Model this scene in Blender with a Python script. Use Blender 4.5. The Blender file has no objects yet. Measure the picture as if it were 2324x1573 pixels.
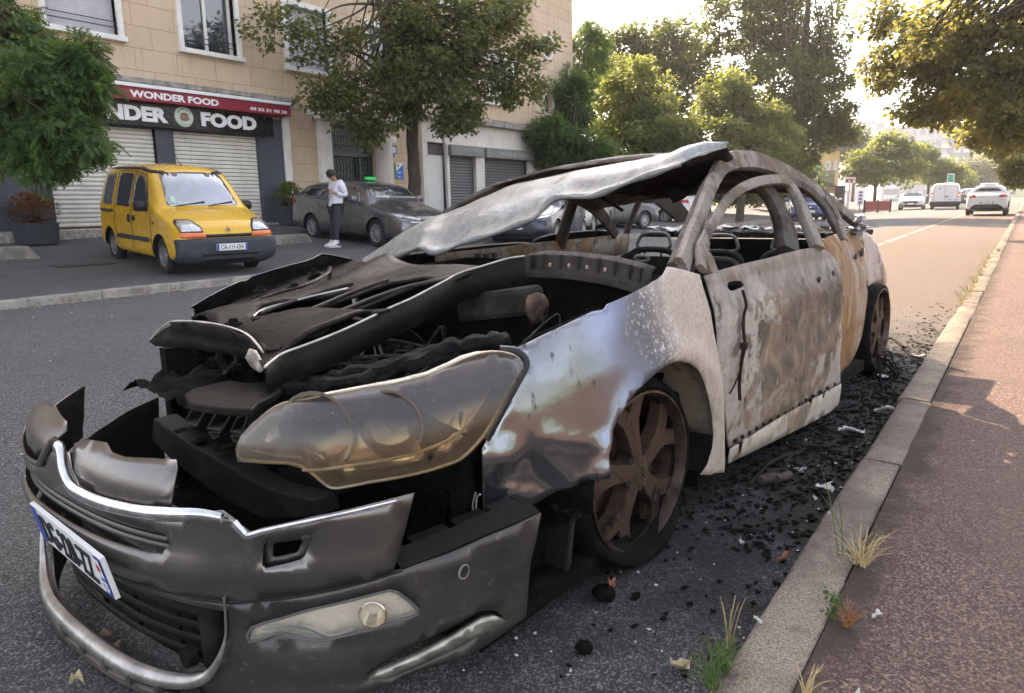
import bpy, bmesh, math, random
import numpy as np
from mathutils import Vector, Matrix, noise
from mathutils.geometry import delaunay_2d_cdt
from mathutils.bvhtree import BVHTree
scene = bpy.context.scene
C = scene.collection
R = math.radians
random.seed(7)
# ---------------------------------------------------------------- camera
CAM_ROWS = [(0.821122, 0.570415, -0.019640), (0.091341, -0.165299, -0.982005), (-0.563396, 0.804552, -0.187833)]
EYE = Vector((0, 0, 1.057))
FPX = 1657.3                     # focal length in pixels of a 2324 px wide picture
cd = bpy.data.cameras.new('camera')
cd.sensor_width = 36; cd.lens = 36*FPX/2324; cd.clip_start = .05; cd.clip_end = 3000
cam = bpy.data.objects.new('camera', cd); C.objects.link(cam)
_r, _d, _f = [Vector(v) for v in CAM_ROWS]
m = Matrix((_r, -_d, -_f)).transposed().to_4x4(); m.translation = EYE
cam.matrix_world = m
scene.camera = cam
# ---------------------------------------------------------------- sky and sun
SUN_AZ, SUN_EL = R(46), R(36)    # azimuth from the road axis towards the houses on the left
w = bpy.data.worlds.new('World'); scene.world = w; w.use_nodes = True
nt = w.node_tree
sky = nt.nodes.new('ShaderNodeTexSky'); sky.sky_type = 'NISHITA'; sky.sun_disc = False
sky.sun_elevation = SUN_EL; sky.sun_rotation = -SUN_AZ
sky.air_density = 1.0; sky.dust_density = 2.2; sky.ozone_density = .8; sky.altitude = 50
hs = nt.nodes.new('ShaderNodeHueSaturation'); hs.inputs['Saturation'].default_value = .5     # a bright milky summer sky
nt.links.new(sky.outputs[0], hs.inputs['Color'])
mu = nt.nodes.new('ShaderNodeMix'); mu.data_type = 'RGBA'; mu.blend_type = 'MULTIPLY'; mu.inputs[0].default_value = 1; mu.inputs[7].default_value = (1.0, .955, .935, 1)
nt.links.new(hs.outputs[0], mu.inputs[6])
nt.links.new(mu.outputs[2], nt.nodes['Background'].inputs[0])
nt.nodes['Background'].inputs[1].default_value = .15
sl = bpy.data.lights.new('sun', 'SUN'); sl.energy = 5.0; sl.angle = R(.6); sl.color = (1, .77, .53)
sun = bpy.data.objects.new('sun', sl); C.objects.link(sun)
sdir = Vector((-math.sin(SUN_AZ)*math.cos(SUN_EL), math.cos(SUN_AZ)*math.cos(SUN_EL), math.sin(SUN_EL)))
sun.rotation_euler = sdir.to_track_quat('Z', 'Y').to_euler()
scene.view_settings.view_transform = 'Standard'; scene.view_settings.look = 'None'
scene.view_settings.exposure = 2.0; scene.view_settings.gamma = 1
scene.render.resolution_x, scene.render.resolution_y = 1024, 693
# ---------------------------------------------------------------- helpers
def ray(px, py):
    """direction in the world through a point of the 2324 px wide photograph"""
    a = Vector((px-1162, py-786.5, FPX))
    return _r*a.x + _d*a.y + _f*a.z
def at_x(px, py, X):
    d = ray(px, py); return EYE + d*((X-EYE.x)/d.x)
def at_y(px, py, Y):
    d = ray(px, py); return EYE + d*((Y-EYE.y)/d.y)
def at_z(px, py, Z):
    d = ray(px, py); return EYE + d*((Z-EYE.z)/d.z)
def project(p):
    v = Vector(p)-EYE; return (1162+FPX*v.dot(_r)/v.dot(_f), 786.5+FPX*v.dot(_d)/v.dot(_f))
def at_depth(px, py, dep):
    return EYE + ray(px, py)*(dep/FPX)
def tag(o, label=None, cat=None, group=None, kind=None):
    if label: o['label'] = label
    if cat: o['category'] = cat
    if group: o['group'] = group
    if kind: o['kind'] = kind
    return o
def empty(name, loc, rz=0, label=None, cat=None, group=None):
    o = bpy.data.objects.new(name, None); C.objects.link(o)
    o.empty_display_size = .1
    o.location = loc; o.rotation_euler = (0, 0, rz)
    return tag(o, label, cat, group)
class MB:
    """collects shapes and links them as one mesh object"""
    def __init__(s): s.v = []; s.f = []; s.mi = []; s.cur = 0
    def add(s, vs, fs):
        n = len(s.v); s.v += [tuple(v) for v in vs]; s.f += [tuple(i+n for i in f) for f in fs]; s.mi += [s.cur]*len(fs); return s
    def box(s, c, d, rot=None):
        hx, hy, hz = d[0]/2, d[1]/2, d[2]/2
        vs = [Vector((x, y, z)) for x in (-hx, hx) for y in (-hy, hy) for z in (-hz, hz)]
        if rot is not None: vs = [rot @ v for v in vs]
        vs = [v+Vector(c) for v in vs]
        return s.add(vs, [(0,1,3,2),(4,6,7,5),(0,4,5,1),(2,3,7,6),(0,2,6,4),(1,5,7,3)])
    def b2(s, a, b):
        return s.box([(a[i]+b[i])/2 for i in range(3)], [abs(a[i]-b[i]) for i in range(3)])
    def tube(s, pts, r, n=8, flat=1, caps=True, up=None, sq=1.):
        pts = [Vector(p) for p in pts]; rs = r if isinstance(r, (list, tuple)) else [r]*len(pts)
        vs = []; fs = []; prev = None
        for i, p in enumerate(pts):
            t = (pts[min(i+1, len(pts)-1)]-pts[max(i-1, 0)])
            t = t.normalized() if t.length > 1e-9 else Vector((0, 0, 1))
            if prev is None:
                ref = Vector(up) if up is not None else (Vector((0, 0, 1)) if abs(t.z) < .9 else Vector((1, 0, 0)))
            else: ref = prev
            a = (ref - t*ref.dot(t)); a = a.normalized() if a.length > 1e-6 else t.orthogonal().normalized()
            b = t.cross(a); prev = a
            for k in range(n):
                th = 2*math.pi*k/n
                cx_, sx_ = math.cos(th), math.sin(th)
                if sq != 1: cx_ = math.copysign(abs(cx_)**sq, cx_); sx_ = math.copysign(abs(sx_)**sq, sx_)
                vs.append(p + (a*cx_+b*sx_*flat)*rs[i])
        for i in range(len(pts)-1):
            for k in range(n):
                k2 = (k+1) % n
                fs.append((i*n+k, i*n+k2, (i+1)*n+k2, (i+1)*n+k))
        if caps: fs += [tuple(range(n-1, -1, -1)), tuple((len(pts)-1)*n+k for k in range(n))]
        return s.add(vs, fs)
    def lathe(s, prof, c, axis='x', n=32):
        """profile of (radius, along) turned about an axis through c; closed if the profile closes"""
        vs = []; fs = []; m_ = len(prof)
        for k in range(n):
            th = 2*math.pi*k/n; cs, sn = math.cos(th), math.sin(th)
            for r_, a in prof:
                p = (a, r_*cs, r_*sn) if axis == 'x' else ((r_*cs, a, r_*sn) if axis == 'y' else (r_*cs, r_*sn, a))
                vs.append(Vector(c)+Vector(p))
        for k in range(n):
            k2 = (k+1) % n
            for j in range(m_-1): fs.append((k*m_+j, k*m_+j+1, k2*m_+j+1, k2*m_+j))
        return s.add(vs, fs)
    def poly_extrude(s, pts, off):
        """a flat polygon (3-D points) given thickness by the vector off"""
        n = len(pts); off = Vector(off); a = [Vector(p) for p in pts]
        return s.add(a+[p+off for p in a], [tuple(range(n-1, -1, -1)), tuple(range(n, 2*n))]+[(i, (i+1) % n, n+(i+1) % n, n+i) for i in range(n)])
    def build(s, name, mat, parent=None, smooth=None, bevel=0, solid=0, loc=None, sub=0):
        me = bpy.data.meshes.new(name); me.from_pydata(s.v, [], s.f)
        mats = mat if isinstance(mat, (list, tuple)) else [mat]
        for k in mats: me.materials.append(k)
        if len(mats) > 1: me.polygons.foreach_set('material_index', s.mi)
        o = bpy.data.objects.new(name, me); C.objects.link(o)
        bm = bmesh.new(); bm.from_mesh(me); bmesh.ops.remove_doubles(bm, verts=bm.verts, dist=1e-5); bmesh.ops.recalc_face_normals(bm, faces=bm.faces); bm.to_mesh(me); bm.free()
        if smooth is not None: smooth_by(me, smooth)
        if parent: o.parent = parent
        if loc is not None: o.location = loc
        if solid:
            q = o.modifiers.new('solid', 'SOLIDIFY'); q.thickness = abs(solid); q.offset = -1 if solid > 0 else 1
        if bevel:
            q = o.modifiers.new('bevel', 'BEVEL'); q.width = bevel; q.segments = 2; q.limit_method = 'ANGLE'; q.angle_limit = R(35)
        if sub:
            q = o.modifiers.new('sub', 'SUBSURF'); q.levels = q.render_levels = sub
        return o
def smooth_by(me, ang):
    me.polygons.foreach_set('use_smooth', [True]*len(me.polygons))
    me.update()
    try: me.set_sharp_from_angle(angle=R(ang))
    except Exception: pass
def fill2d(poly, holes=(), step=.05, jit=.0):
    """triangulate a 2-D polygon with holes and inner points; returns verts2d, faces"""
    def dens(p):
        out = []
        for i in range(len(p)):
            a, b = Vector(p[i]), Vector(p[(i+1) % len(p)]); n = max(1, int((b-a).length/step))
            for k in range(n): out.append(a+(b-a)*k/n)
        return out
    loops = [dens(poly)]+[dens(h) for h in holes]
    vs = []; es = []; fs = []
    for L in loops:
        n0 = len(vs); vs += L; n = len(L)
        es += [(n0+i, n0+(i+1) % n) for i in range(n)]
    arrs = [np.array([tuple(p) for p in L]) for L in loops]
    def inside(P, A):
        x, y = P; x1 = A[:, 0]; y1 = A[:, 1]; x2 = np.roll(x1, -1); y2 = np.roll(y1, -1)
        cnd = (y1 > y) != (y2 > y)
        with np.errstate(divide='ignore', invalid='ignore'): xx = (x2-x1)*(y-y1)/(y2-y1)+x1
        return np.count_nonzero(cnd & (x < xx)) % 2 == 1
    mn = arrs[0].min(0); mx = arrs[0].max(0)
    allp = np.concatenate(arrs)
    rnd = random.Random(3)
    y = mn[1]+step/2; row = 0
    while y < mx[1]:
        x = mn[0]+step/2+(row % 2)*step/2
        while x < mx[0]:
            P = (x+rnd.uniform(-1, 1)*jit*step, y+rnd.uniform(-1, 1)*jit*step)
            if inside(P, arrs[0]) and not any(inside(P, A) for A in arrs[1:]):
                if ((allp-P)**2).sum(1).min() > (step*.45)**2: vs.append(Vector(P))
            x += step
        y += step*.87; row += 1
    ov, oe, of, *_ = delaunay_2d_cdt(vs, es, [], 0, 1e-6, False)
    res = []
    for f in of:
        c = sum((ov[i] for i in f), Vector((0, 0)))/len(f)
        if inside(c, arrs[0]) and not any(inside(c, A) for A in arrs[1:]): res.append(tuple(f))
    return ov, res
def crom(pts, n=6, closed=False):
    """smooth curve through points"""
    P = [Vector(p) for p in pts]; out = []
    N = len(P); rng = N if closed else N-1
    for i in range(rng):
        p0 = P[(i-1) % N] if closed or i > 0 else P[0]; p1 = P[i]; p2 = P[(i+1) % N]; p3 = P[(i+2) % N] if closed or i+2 < N else P[-1]
        for k in range(n):
            t = k/n
            out.append(.5*((2*p1)+(p2-p0)*t+(2*p0-5*p1+4*p2-p3)*t*t+(3*p1-p0-3*p2+p3)*t**3))
    if not closed: out.append(P[-1].copy())
    return out
def fbm(x, y, z, s=1.0, o=4):
    return noise.fractal(Vector((x*s, y*s, z*s)), 1.0, 2.0, o)
# ---------------------------------------------------------------- materials
class N:
    def __init__(s, name):
        s.m = bpy.data.materials.new(name); s.m.use_nodes = True; s.t = s.m.node_tree
        s.b = s.t.nodes['Principled BSDF']; s.out = s.t.nodes['Material Output']
    def n(s, typ, **kw):
        q = s.t.nodes.new(typ)
        for k, v in kw.items():
            if k.startswith('_'): setattr(q, k[1:], v)
            else: q.inputs[k.replace('__', ' ')].default_value = v
        return q
    def l(s, a, b): s.t.links.new(a, b)
    def coord(s, kind='Object'):
        return s.n('ShaderNodeTexCoord').outputs[kind]
    def noise(s, co, scale, detail=6, rough=.6, dist=0):
        q = s.n('ShaderNodeTexNoise', Scale=scale, Detail=detail, Roughness=rough, Distortion=dist); s.l(co, q.inputs['Vector']); return q.outputs['Fac']
    def ramp(s, fac, stops, interp='LINEAR'):
        q = s.n('ShaderNodeValToRGB'); q.color_ramp.interpolation = interp
        e = q.color_ramp.elements
        while len(e) < len(stops): e.new(.5)
        for k, (p, c) in enumerate(stops):
            e[k].position = p; e[k].color = (*c, 1) if isinstance(c, (tuple, list)) else (c, c, c, 1)
        s.l(fac, q.inputs[0]); return q.outputs[0]
    def mix(s, fac, a, b, blend='MIX'):
        q = s.n('ShaderNodeMix', _data_type='RGBA', _blend_type=blend)
        for v, i in ((fac, 0), (a, 6), (b, 7)):
            if isinstance(v, (int, float)): q.inputs[i].default_value = v
            elif isinstance(v, (tuple, list)): q.inputs[i].default_value = (*v, 1) if len(v) == 3 else v
            else: s.l(v, q.inputs[i])
        return q.outputs[2]
    def math(s, op, a, b=0.):
        q = s.n('ShaderNodeMath', _operation=op)
        for v, i in ((a, 0), (b, 1)):
            if isinstance(v, (int, float)): q.inputs[i].default_value = v
            else: s.l(v, q.inputs[i])
        q.use_clamp = False
        return q.outputs[0]
    def mapr(s, v, a, b, c=0., d=1.):
        q = s.n('ShaderNodeMapRange'); q.inputs[1].default_value = a; q.inputs[2].default_value = b; q.inputs[3].default_value = c; q.inputs[4].default_value = d
        s.l(v, q.inputs[0]); return q.outputs[0]
    def sep(s, co):
        q = s.n('ShaderNodeSeparateXYZ'); s.l(co, q.inputs[0]); return q.outputs
    def scaled(s, co, sc):
        q = s.n('ShaderNodeVectorMath', _operation='MULTIPLY'); s.l(co, q.inputs[0]); q.inputs[1].default_value = sc; return q.outputs[0]
    def set(s, **kw):
        for k, v in kw.items():
            i = s.b.inputs[{'color': 'Base Color', 'rough': 'Roughness', 'metal': 'Metallic', 'spec': 'Specular IOR Level', 'alpha': 'Alpha', 'coat': 'Coat Weight', 'trans': 'Transmission Weight', 'emit': 'Emission Color', 'estr': 'Emission Strength', 'ior': 'IOR', 'coatr': 'Coat Roughness'}[k]]
            if isinstance(v, (int, float)): i.default_value = v
            elif isinstance(v, (tuple, list)): i.default_value = (*v, 1) if len(v) == 3 else v
            else: s.l(v, i)
        return s
    def bump(s, h, strength=.3, dist=.02):
        q = s.n('ShaderNodeBump', Strength=strength, Distance=dist); s.l(h, q.inputs['Height']); s.l(q.outputs[0], s.b.inputs['Normal']); return s
_mats = {}
def M(name, color=(.5, .5, .5), rough=.6, metal=0, vary=.25, scale=6, bump=0, coat=0, bscale=60, **kw):
    """a plain material with mottled colour"""
    if name in _mats: return _mats[name]
    q = N(name); co = q.coord()
    f = q.noise(co, scale, 6)
    lo = tuple(c*(1-vary) for c in color); hi = tuple(min(1, c*(1+vary)) for c in color)
    q.set(color=q.ramp(f, [(.3, lo), (.7, hi)]), metal=metal, coat=coat, **kw)
    q.set(rough=q.mapr(q.noise(co, scale*3, 3), .3, .7, max(.02, rough-.08), min(1, rough+.08)))
    if bump: q.bump(q.noise(co, bscale, 4), bump, .01)
    _mats[name] = q.m
    return q.m
# ---------------------------------------------------------------- setting: ground, road, kerbs, pavements
def gz(Y): return .0062*max(0., Y-10) if Y < 90 else .0062*80
CX, CY, YAW = -1.693, 1.951, -.063     # the wreck's front axle and its heading
def park_z(X, Y):
    pts = [(-10.4, .03), (-11.8, .07), (-14.3, .235), (-16.3, .50), (-17.0, .56), (-40, .56)]
    z = pts[-1][1]
    for (xa, za), (xb, zb) in zip(pts, pts[1:]):
        if xb <= X <= xa: z = za+(zb-za)*(xa-X)/(xa-xb); break
    return z + .03*min(6, max(0, Y-7))*min(1, max(0, (-10.4-X)/1.3))
def road_z(X, Y):
    t = min(1, max(0, (-X-3)/7.4)); return -.08*t*t + gz(Y)*(1-.4*t)
def sheet(name, xs, ys, zf, mat, kind='structure'):
    vs = [(x, y, zf(x, y)) for y in ys for x in xs]; n = len(xs)
    fs = [(j*n+i, j*n+i+1, (j+1)*n+i+1, (j+1)*n+i) for j in range(len(ys)-1) for i in range(n-1)]
    b = MB().add(vs, fs); return tag(b.build(name, mat, smooth=60), kind=kind)
def frange(a, b, s):
    n = max(1, round((b-a)/s)); return [a+(b-a)*i/n for i in range(n+1)]
def asphalt(name, base, warm, char=False):
    q = N(name); co = q.coord()
    fine = q.noise(co, 150, 4, .8); med = q.noise(co, 60, 3, .6); big = q.noise(co, .55, 5, .6); streak = q.noise(q.scaled(co, (1.3, .12, 1)), 2.2, 5)
    agg = q.n('ShaderNodeTexVoronoi', Scale=210, _feature='F1'); q.l(co, agg.inputs['Vector']); ag = q.sep(agg.outputs['Color'])[1]
    c = q.ramp(q.math('ADD', q.math('MULTIPLY', fine, .45), q.math('MULTIPLY', ag, .62)), [(.22, tuple(v*.16 for v in base)), (.50, tuple(v*.95 for v in base)), (.68, tuple(v*1.45 for v in base)), (.78, tuple(min(.9, v*(2.9 if name == 'asphalt_pavement' else 4.2)) for v in base))])
    c = q.mix(q.mapr(med, .40, .72, 0, .5), c, tuple(v*.5 for v in base))
    if name != 'asphalt_parking':      # fine cracks
        cr = q.n('ShaderNodeTexVoronoi', Scale=1.1, _feature='DISTANCE_TO_EDGE'); wq = q.n('ShaderNodeVectorMath', _operation='ADD'); nz = q.n('ShaderNodeTexNoise', Scale=3.5, Detail=6); q.l(co, nz.inputs['Vector']); q.l(co, wq.inputs[0]); q.l(q.scaled(nz.outputs['Color'], (.5, .5, .5)), wq.inputs[1]); q.l(wq.outputs[0], cr.inputs['Vector'])
        c = q.mix(q.math('MULTIPLY', q.mapr(cr.outputs['Distance'], .002, .006, 1, 0), q.mapr(big, .50, .58, 0, .75)), c, (.02, .018, .016))
    c = q.mix(q.mapr(big, .4, .68, 0, .55), c, warm)
    c = q.mix(q.mapr(streak, .45, .7, 0, .35), c, tuple(v*1.5 for v in base))
    # pale grit: sparse specks
    vo = q.n('ShaderNodeTexVoronoi', Scale=21, _feature='F1'); q.l(co, vo.inputs['Vector'])
    rnd = q.sep(vo.outputs['Color'])[0]
    sp = q.math('MULTIPLY', q.math('LESS_THAN', q.math('ADD', vo.outputs['Distance'], q.math('MULTIPLY', fine, .25)), .26), q.math('GREATER_THAN', rnd, .93))
    c = q.mix(q.math('MULTIPLY', sp, .8), c, (.45, .40, .36))
    if char:
        # pinkish sunlit tone painted into the kerb side lane further on
        g0 = q.n('ShaderNodeNewGeometry'); sp0 = q.sep(g0.outputs['Position'])
        kk = q.math('MULTIPLY', q.mapr(q.math('ADD', sp0[0], q.math('MULTIPLY', q.noise(co, .8, 5), .8)), -3.6, -2.6, 0, 1), q.mapr(sp0[1], 5, 9, 0, .75)); c = q.mix(kk, c, q.ramp(fine, [(.3, (.085, .060, .048)), (.55, (.165, .118, .092)), (.75, (.27, .20, .16))]))
        # soot and burnt residue lie around the wreck
        geo = q.n('ShaderNodeNewGeometry'); s = q.sep(geo.outputs['Position'])
        dx = q.math('DIVIDE', q.math('SUBTRACT', s[0], -1.15), 1.45); dy = q.math('DIVIDE', q.math('SUBTRACT', s[1], 4.1), 2.9)
        d = q.math('ADD', q.math('MULTIPLY', dx, dx), q.math('MULTIPLY', dy, dy))
        d = q.math('ADD', d, q.mapr(q.noise(co, 2.6, 6, .65), .25, .75, -.75, .75))
        k = q.mapr(d, .40, 1.25, .86, 0)
        c = q.mix(k, c, q.ramp(q.noise(co, 45, 5, .7), [(.32, (.007, .007, .007)), (.52, (.026, .024, .023)), (.64, (.07, .065, .06)), (.76, (.15, .14, .13))]))
        q.set(rough=q.mapr(k, 0, 1, .85, .7))
    if name == 'asphalt_pavement':      # earth and soot caught along the kerb joint
        geo = q.n('ShaderNodeNewGeometry'); sx = q.sep(geo.outputs['Position'])[0]
        e = q.math('ADD', sx, q.math('MULTIPLY', q.math('SUBTRACT', q.noise(co, 6, 7, .75), .5), .42)); c = q.mix(q.mapr(e, -.27, -.17, .9, 0), c, (.065, .047, .034))
        c = q.mix(q.mapr(q.noise(co, 1.1, 7, .7), .52, .72, 0, .5), c, (.095, .07, .062))
    q.set(color=c, spec=.3)
    if not char: q.set(rough=.85)
    h = q.math('ADD', q.noise(co, 190, 3, .7), q.math('MULTIPLY', q.noise(co, 45, 3), .7))
    q.bump(h, 1.0, .014)
    return q.m
M_road = asphalt('asphalt_road', (.104, .100, .100), (.112, .100, .093), True)
M_park = asphalt('asphalt_parking', (.095, .092, .096), (.085, .08, .078))
M_walk = asphalt('asphalt_pavement', (.150, .100, .086), (.185, .132, .105))
M_soil = M('soil', (.16, .13, .09), .9, scale=2, vary=.4)
def M_concrete(name, col):
    q = N(name); co = q.coord()
    c = q.ramp(q.noise(co, 170, 4, .75), [(.3, tuple(v*.30 for v in col)), (.5, col), (.68, tuple(min(1, v*1.8) for v in col))])
    c = q.mix(q.mapr(q.noise(co, 3, 7, .68), .40, .62, 0, .75), c, tuple(v*.42 for v in col)); c = q.mix(q.mapr(q.noise(co, 14, 6, .7), .56, .68, 0, .6), c, (.075, .06, .05))
    c = q.mix(q.mapr(q.noise(co, 9, 4), .55, .7, 0, .4), c, tuple(min(1, v*1.25) for v in col))
    q.set(color=c, rough=.9, spec=.25); q.bump(q.noise(co, 110, 4, .7), .6, .012); return q.m
M_kerb = M_concrete('kerb_concrete', (.25, .205, .165)); M_granite = M_concrete('kerb_granite', (.33, .30, .26))
sheet('ground', [-900, -300, -60, -30, 0, 30, 60, 300, 900], [-60, -20, 10, 90, 300, 900, 2000], lambda x, y: gz(y)-.22, M_soil)
sheet('road', frange(-10.4, -.40, .8), frange(-14, 20, 1)+frange(22, 420, 10), road_z, M_road)
sheet('parking_strip', frange(-17.4, -10.53, .6), frange(-12, 20, 1)+frange(22, 120, 7), park_z, M_park)
sheet('left_pavement', frange(-60, -17.4, 8), frange(29.5, 120, 9), lambda x, y: park_z(max(x, -17.4), y)+.0, M_park)
sheet('pavement', frange(-.285, 9, .6), frange(-14, 20, 1)+frange(22, 420, 12), lambda x, y: .128+gz(y)+.004*max(0, x), M_walk)
def kerb(name, xa, xb, za, zt, y0, y1, step, mat, bev):
    """kerb stones with worn, slightly chipped arrises"""
    b = MB(); y = y0; rnd = random.Random(5)
    while y < y1:
        L = step if y < 30 else 6*step; top = zt+rnd.uniform(-.004, .004); j = rnd.uniform(-.005, .005); g = .004
        n = 26 if -1 < y < 11 else 1; sg = 1 if xa < xb else -1; vs = []
        for i in range(n+1):
            yy = y+g+(L-2*g)*i/n; e = 0 if 0 < i < n else 1
            def nz(k, s_=1.): return noise.noise(Vector((yy*11, k*7.3, zt)))*.0035*s_+noise.noise(Vector((yy*34, k*3.1, 2)))*.002*s_-max(0, noise.noise(Vector((yy*5, k*5.7, 8)))-.35)*.025*s_
            z_ = gz(yy); w_ = xb-xa
            vs += [(xa+j, yy, za+z_), (xa+j+sg*nz(1), yy, top-.030-e*.002+z_), (xa+j+sg*(.008-nz(2)), yy, top-.010+nz(3)-e*.003+z_), (xa+j+sg*.020, yy, top+nz(4, .6)-e*.003+z_), (xa+j+w_*.5, yy, top+nz(5, .5)+z_), (xb+j-sg*.010, yy, top+nz(6, .6)-e*.003+z_), (xb+j, yy, top-.008+z_), (xb+j, yy, za+z_)]
        fs = [(8*i+k, 8*i+8+k, 8*i+9+k, 8*i+1+k) for i in range(n) for k in range(7)]+[tuple(range(7, -1, -1)), tuple(8*n+k for k in range(8))]
        b.add(vs, fs); y += L
    return tag(b.build(name, mat, smooth=50), kind='structure')
kerb('kerb', -.428, -.290, -.25, .130, -6, 400, .98, M_kerb, .012)
_gz = gz
kerb('left_kerb', -10.385, -10.54, -.35, .035, -10, 64, 1.0, M_granite, .025)
# worn pale line between the parking lane and the carriageway
M_line = asphalt('worn_paint', (.30, .27, .24), (.12, .11, .11))
b = MB()
for y in frange(7, 90, 4.2): b.add([(-2.75, y, road_z(-2.75, y)+.004), (-2.62, y, road_z(-2.62, y)+.004), (-2.62, y+3.6, road_z(-2.62, y+3.6)+.004), (-2.75, y+3.6, road_z(-2.75, y+3.6)+.004)], [(0,1,2,3)])
tag(b.build('road_marking', M_line), kind='structure')
# hill far off
hv = []; hf = []; n = 60
for i in range(n+1):
    x = -700+1700*i/n; h = 26+14*math.sin(i*.33)+8*fbm(i*.21, 3, 0)
    hv += [(x, 620, -2), (x, 700, max(4, h)), (x, 900, h*.8)]
for i in range(n): hf += [(3*i, 3*i+3, 3*i+4, 3*i+1), (3*i+1, 3*i+4, 3*i+5, 3*i+2)]
tag(MB().add(hv, hf).build('hills', M('hill_green', (.05, .075, .03), .9, scale=.06, vary=.6), smooth=80), kind='structure')
# ---------------------------------------------------------------- the apartment building on the left
def text_mesh(s, size, bold=0., extr=.01, width=None, space=1.0):
    cu = bpy.data.curves.new('t', 'FONT'); cu.body = s; cu.size = size; cu.extrude = extr; cu.offset = bold; cu.space_character = space; cu.resolution_u = 3
    o = bpy.data.objects.new('t', cu); C.objects.link(o)
    dg = bpy.context.evaluated_depsgraph_get(); me = bpy.data.meshes.new_from_object(o.evaluated_get(dg))
    vs = [v.co.copy() for v in me.vertices]; fs = [tuple(p.vertices) for p in me.polygons]
    bpy.data.objects.remove(o); bpy.data.curves.remove(cu); bpy.data.meshes.remove(me)
    x0 = min(v.x for v in vs); x1 = max(v.x for v in vs); y0 = min(v.y for v in vs)
    k = (width/(x1-x0)) if width else 1
    return [Vector(((v.x-x0)*k, v.y-y0, v.z)) for v in vs], fs
FAC = Matrix(((0, 0, 1), (1, 0, 0), (0, 1, 0)))      # text x -> +Y, text y -> +Z, out of the wall -> +X
def add_text(b, s, size, pos, rot, **kw):
    vs, fs = text_mesh(s, size, **kw); b.add([rot @ v + Vector(pos) for v in vs], fs)
def stone_wall(name, c1, c2, mort, bw=1.02, bh=.482, z0=.06):
    q = N(name); co = q.coord(); s = q.sep(co)
    cb = q.n('ShaderNodeCombineXYZ'); q.l(s[1], cb.inputs[0]); q.l(q.math('ADD', s[2], z0), cb.inputs[1])
    br = q.n('ShaderNodeTexBrick', Scale=1, Mortar__Size=.007, Mortar__Smooth=.3, Brick__Width=bw, Row__Height=bh)
    br.offset = .43; br.inputs['Color1'].default_value = (*c1, 1); br.inputs['Color2'].default_value = (*c2, 1); br.inputs['Mortar'].default_value = (*mort, 1); br.inputs['Bias'].default_value = -.1
    q.l(cb.outputs[0], br.inputs['Vector'])
    c = q.mix(q.mapr(q.noise(co, 1.2, 8, .65), .35, .7, 0, .35), br.outputs['Color'], tuple(v*.72 for v in c1))
    c = q.mix(q.mapr(q.noise(co, 40, 5, .7), .3, .75, 0, .3), c, tuple(v*.65 for v in c2))
    c = q.mix(q.mapr(q.noise(q.scaled(co, (1, 2.6, .28)), 1.8, 7, .7), .54, .74, 0, .55), c, (.24, .19, .145)); c = q.mix(q.mapr(q.noise(co, 7, 8, .72), .60, .70, 0, .4), c, tuple(min(1, v*1.35) for v in c1))
    q.set(color=c, rough=.9, spec=.2)
    q.bump(q.math('ADD', q.math('MULTIPLY', br.outputs['Fac'], -1.2), q.math('MULTIPLY', q.noise(co, 55, 5, .7), .5)), .5, .015)
    return q.m
M_stone = stone_wall('stone_blocks', (.65, .505, .365), (.585, .44, .305), (.30, .215, .14))
M_stone2 = stone_wall('stone_blocks_pale', (.68, .54, .40), (.62, .475, .335), (.32, .235, .16), .86, .44)
M_render_w = M('white_render', (.68, .64, .58), .9, scale=1.3, vary=.16, bump=.25)
M_white = M('white_stone', (.70, .68, .64), .75, scale=3, vary=.14)
M_grey = M('dirty_cornice', (.27, .25, .22), .9, scale=5, vary=.5, bump=.4)
M_dgrey = M('dark_grey_paint', (.060, .066, .085), .6, scale=2, vary=.2)
M_glass_w = M('window_glass', (.03, .034, .04), .05, vary=.5, scale=3, ior=2.3)
M_dark = M('dark_inside', (.012, .012, .013), .9)
M_rail = M('black_rail', (.02, .022, .022), .5)
def slat_mat(name, col, pitch, dark=.25, duty=.16, metal=0., rough=.5):
    q = N(name); co = q.coord(); s = q.sep(co)
    fr = q.math('FRACT', q.math('DIVIDE', s[2], pitch))
    gap = q.math('LESS_THAN', fr, duty)
    c = q.ramp(q.noise(co, 2.5, 7, .65), [(.3, tuple(v*.74 for v in col)), (.7, col)])
    c = q.mix(q.mapr(q.noise(q.scaled(co, (1, 5, .6)), 2, 5), .55, .75, 0, .35), c, tuple(v*.55 for v in col))
    q.set(color=q.mix(gap, c, tuple(v*dark for v in col)), rough=rough, metal=metal)
    q.bump(q.math('ABSOLUTE', q.math('SUBTRACT', fr, .55)), -.7, .03)
    return q.m
M_shut_l = slat_mat('pale_shutter', (.80, .76, .67), .098, .12, .12)
M_shut_d = slat_mat('grey_shutter', (.17, .17, .165), .105, .30, .2)
M_shut_w = slat_mat('white_shutter', (.52, .51, .55), .052, .55, .14)
bld = empty('apartment_building', (-17, 10, .5), 0, 'beige stone block apartment building with white framed windows above the shuttered snack shop', 'building')
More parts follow.
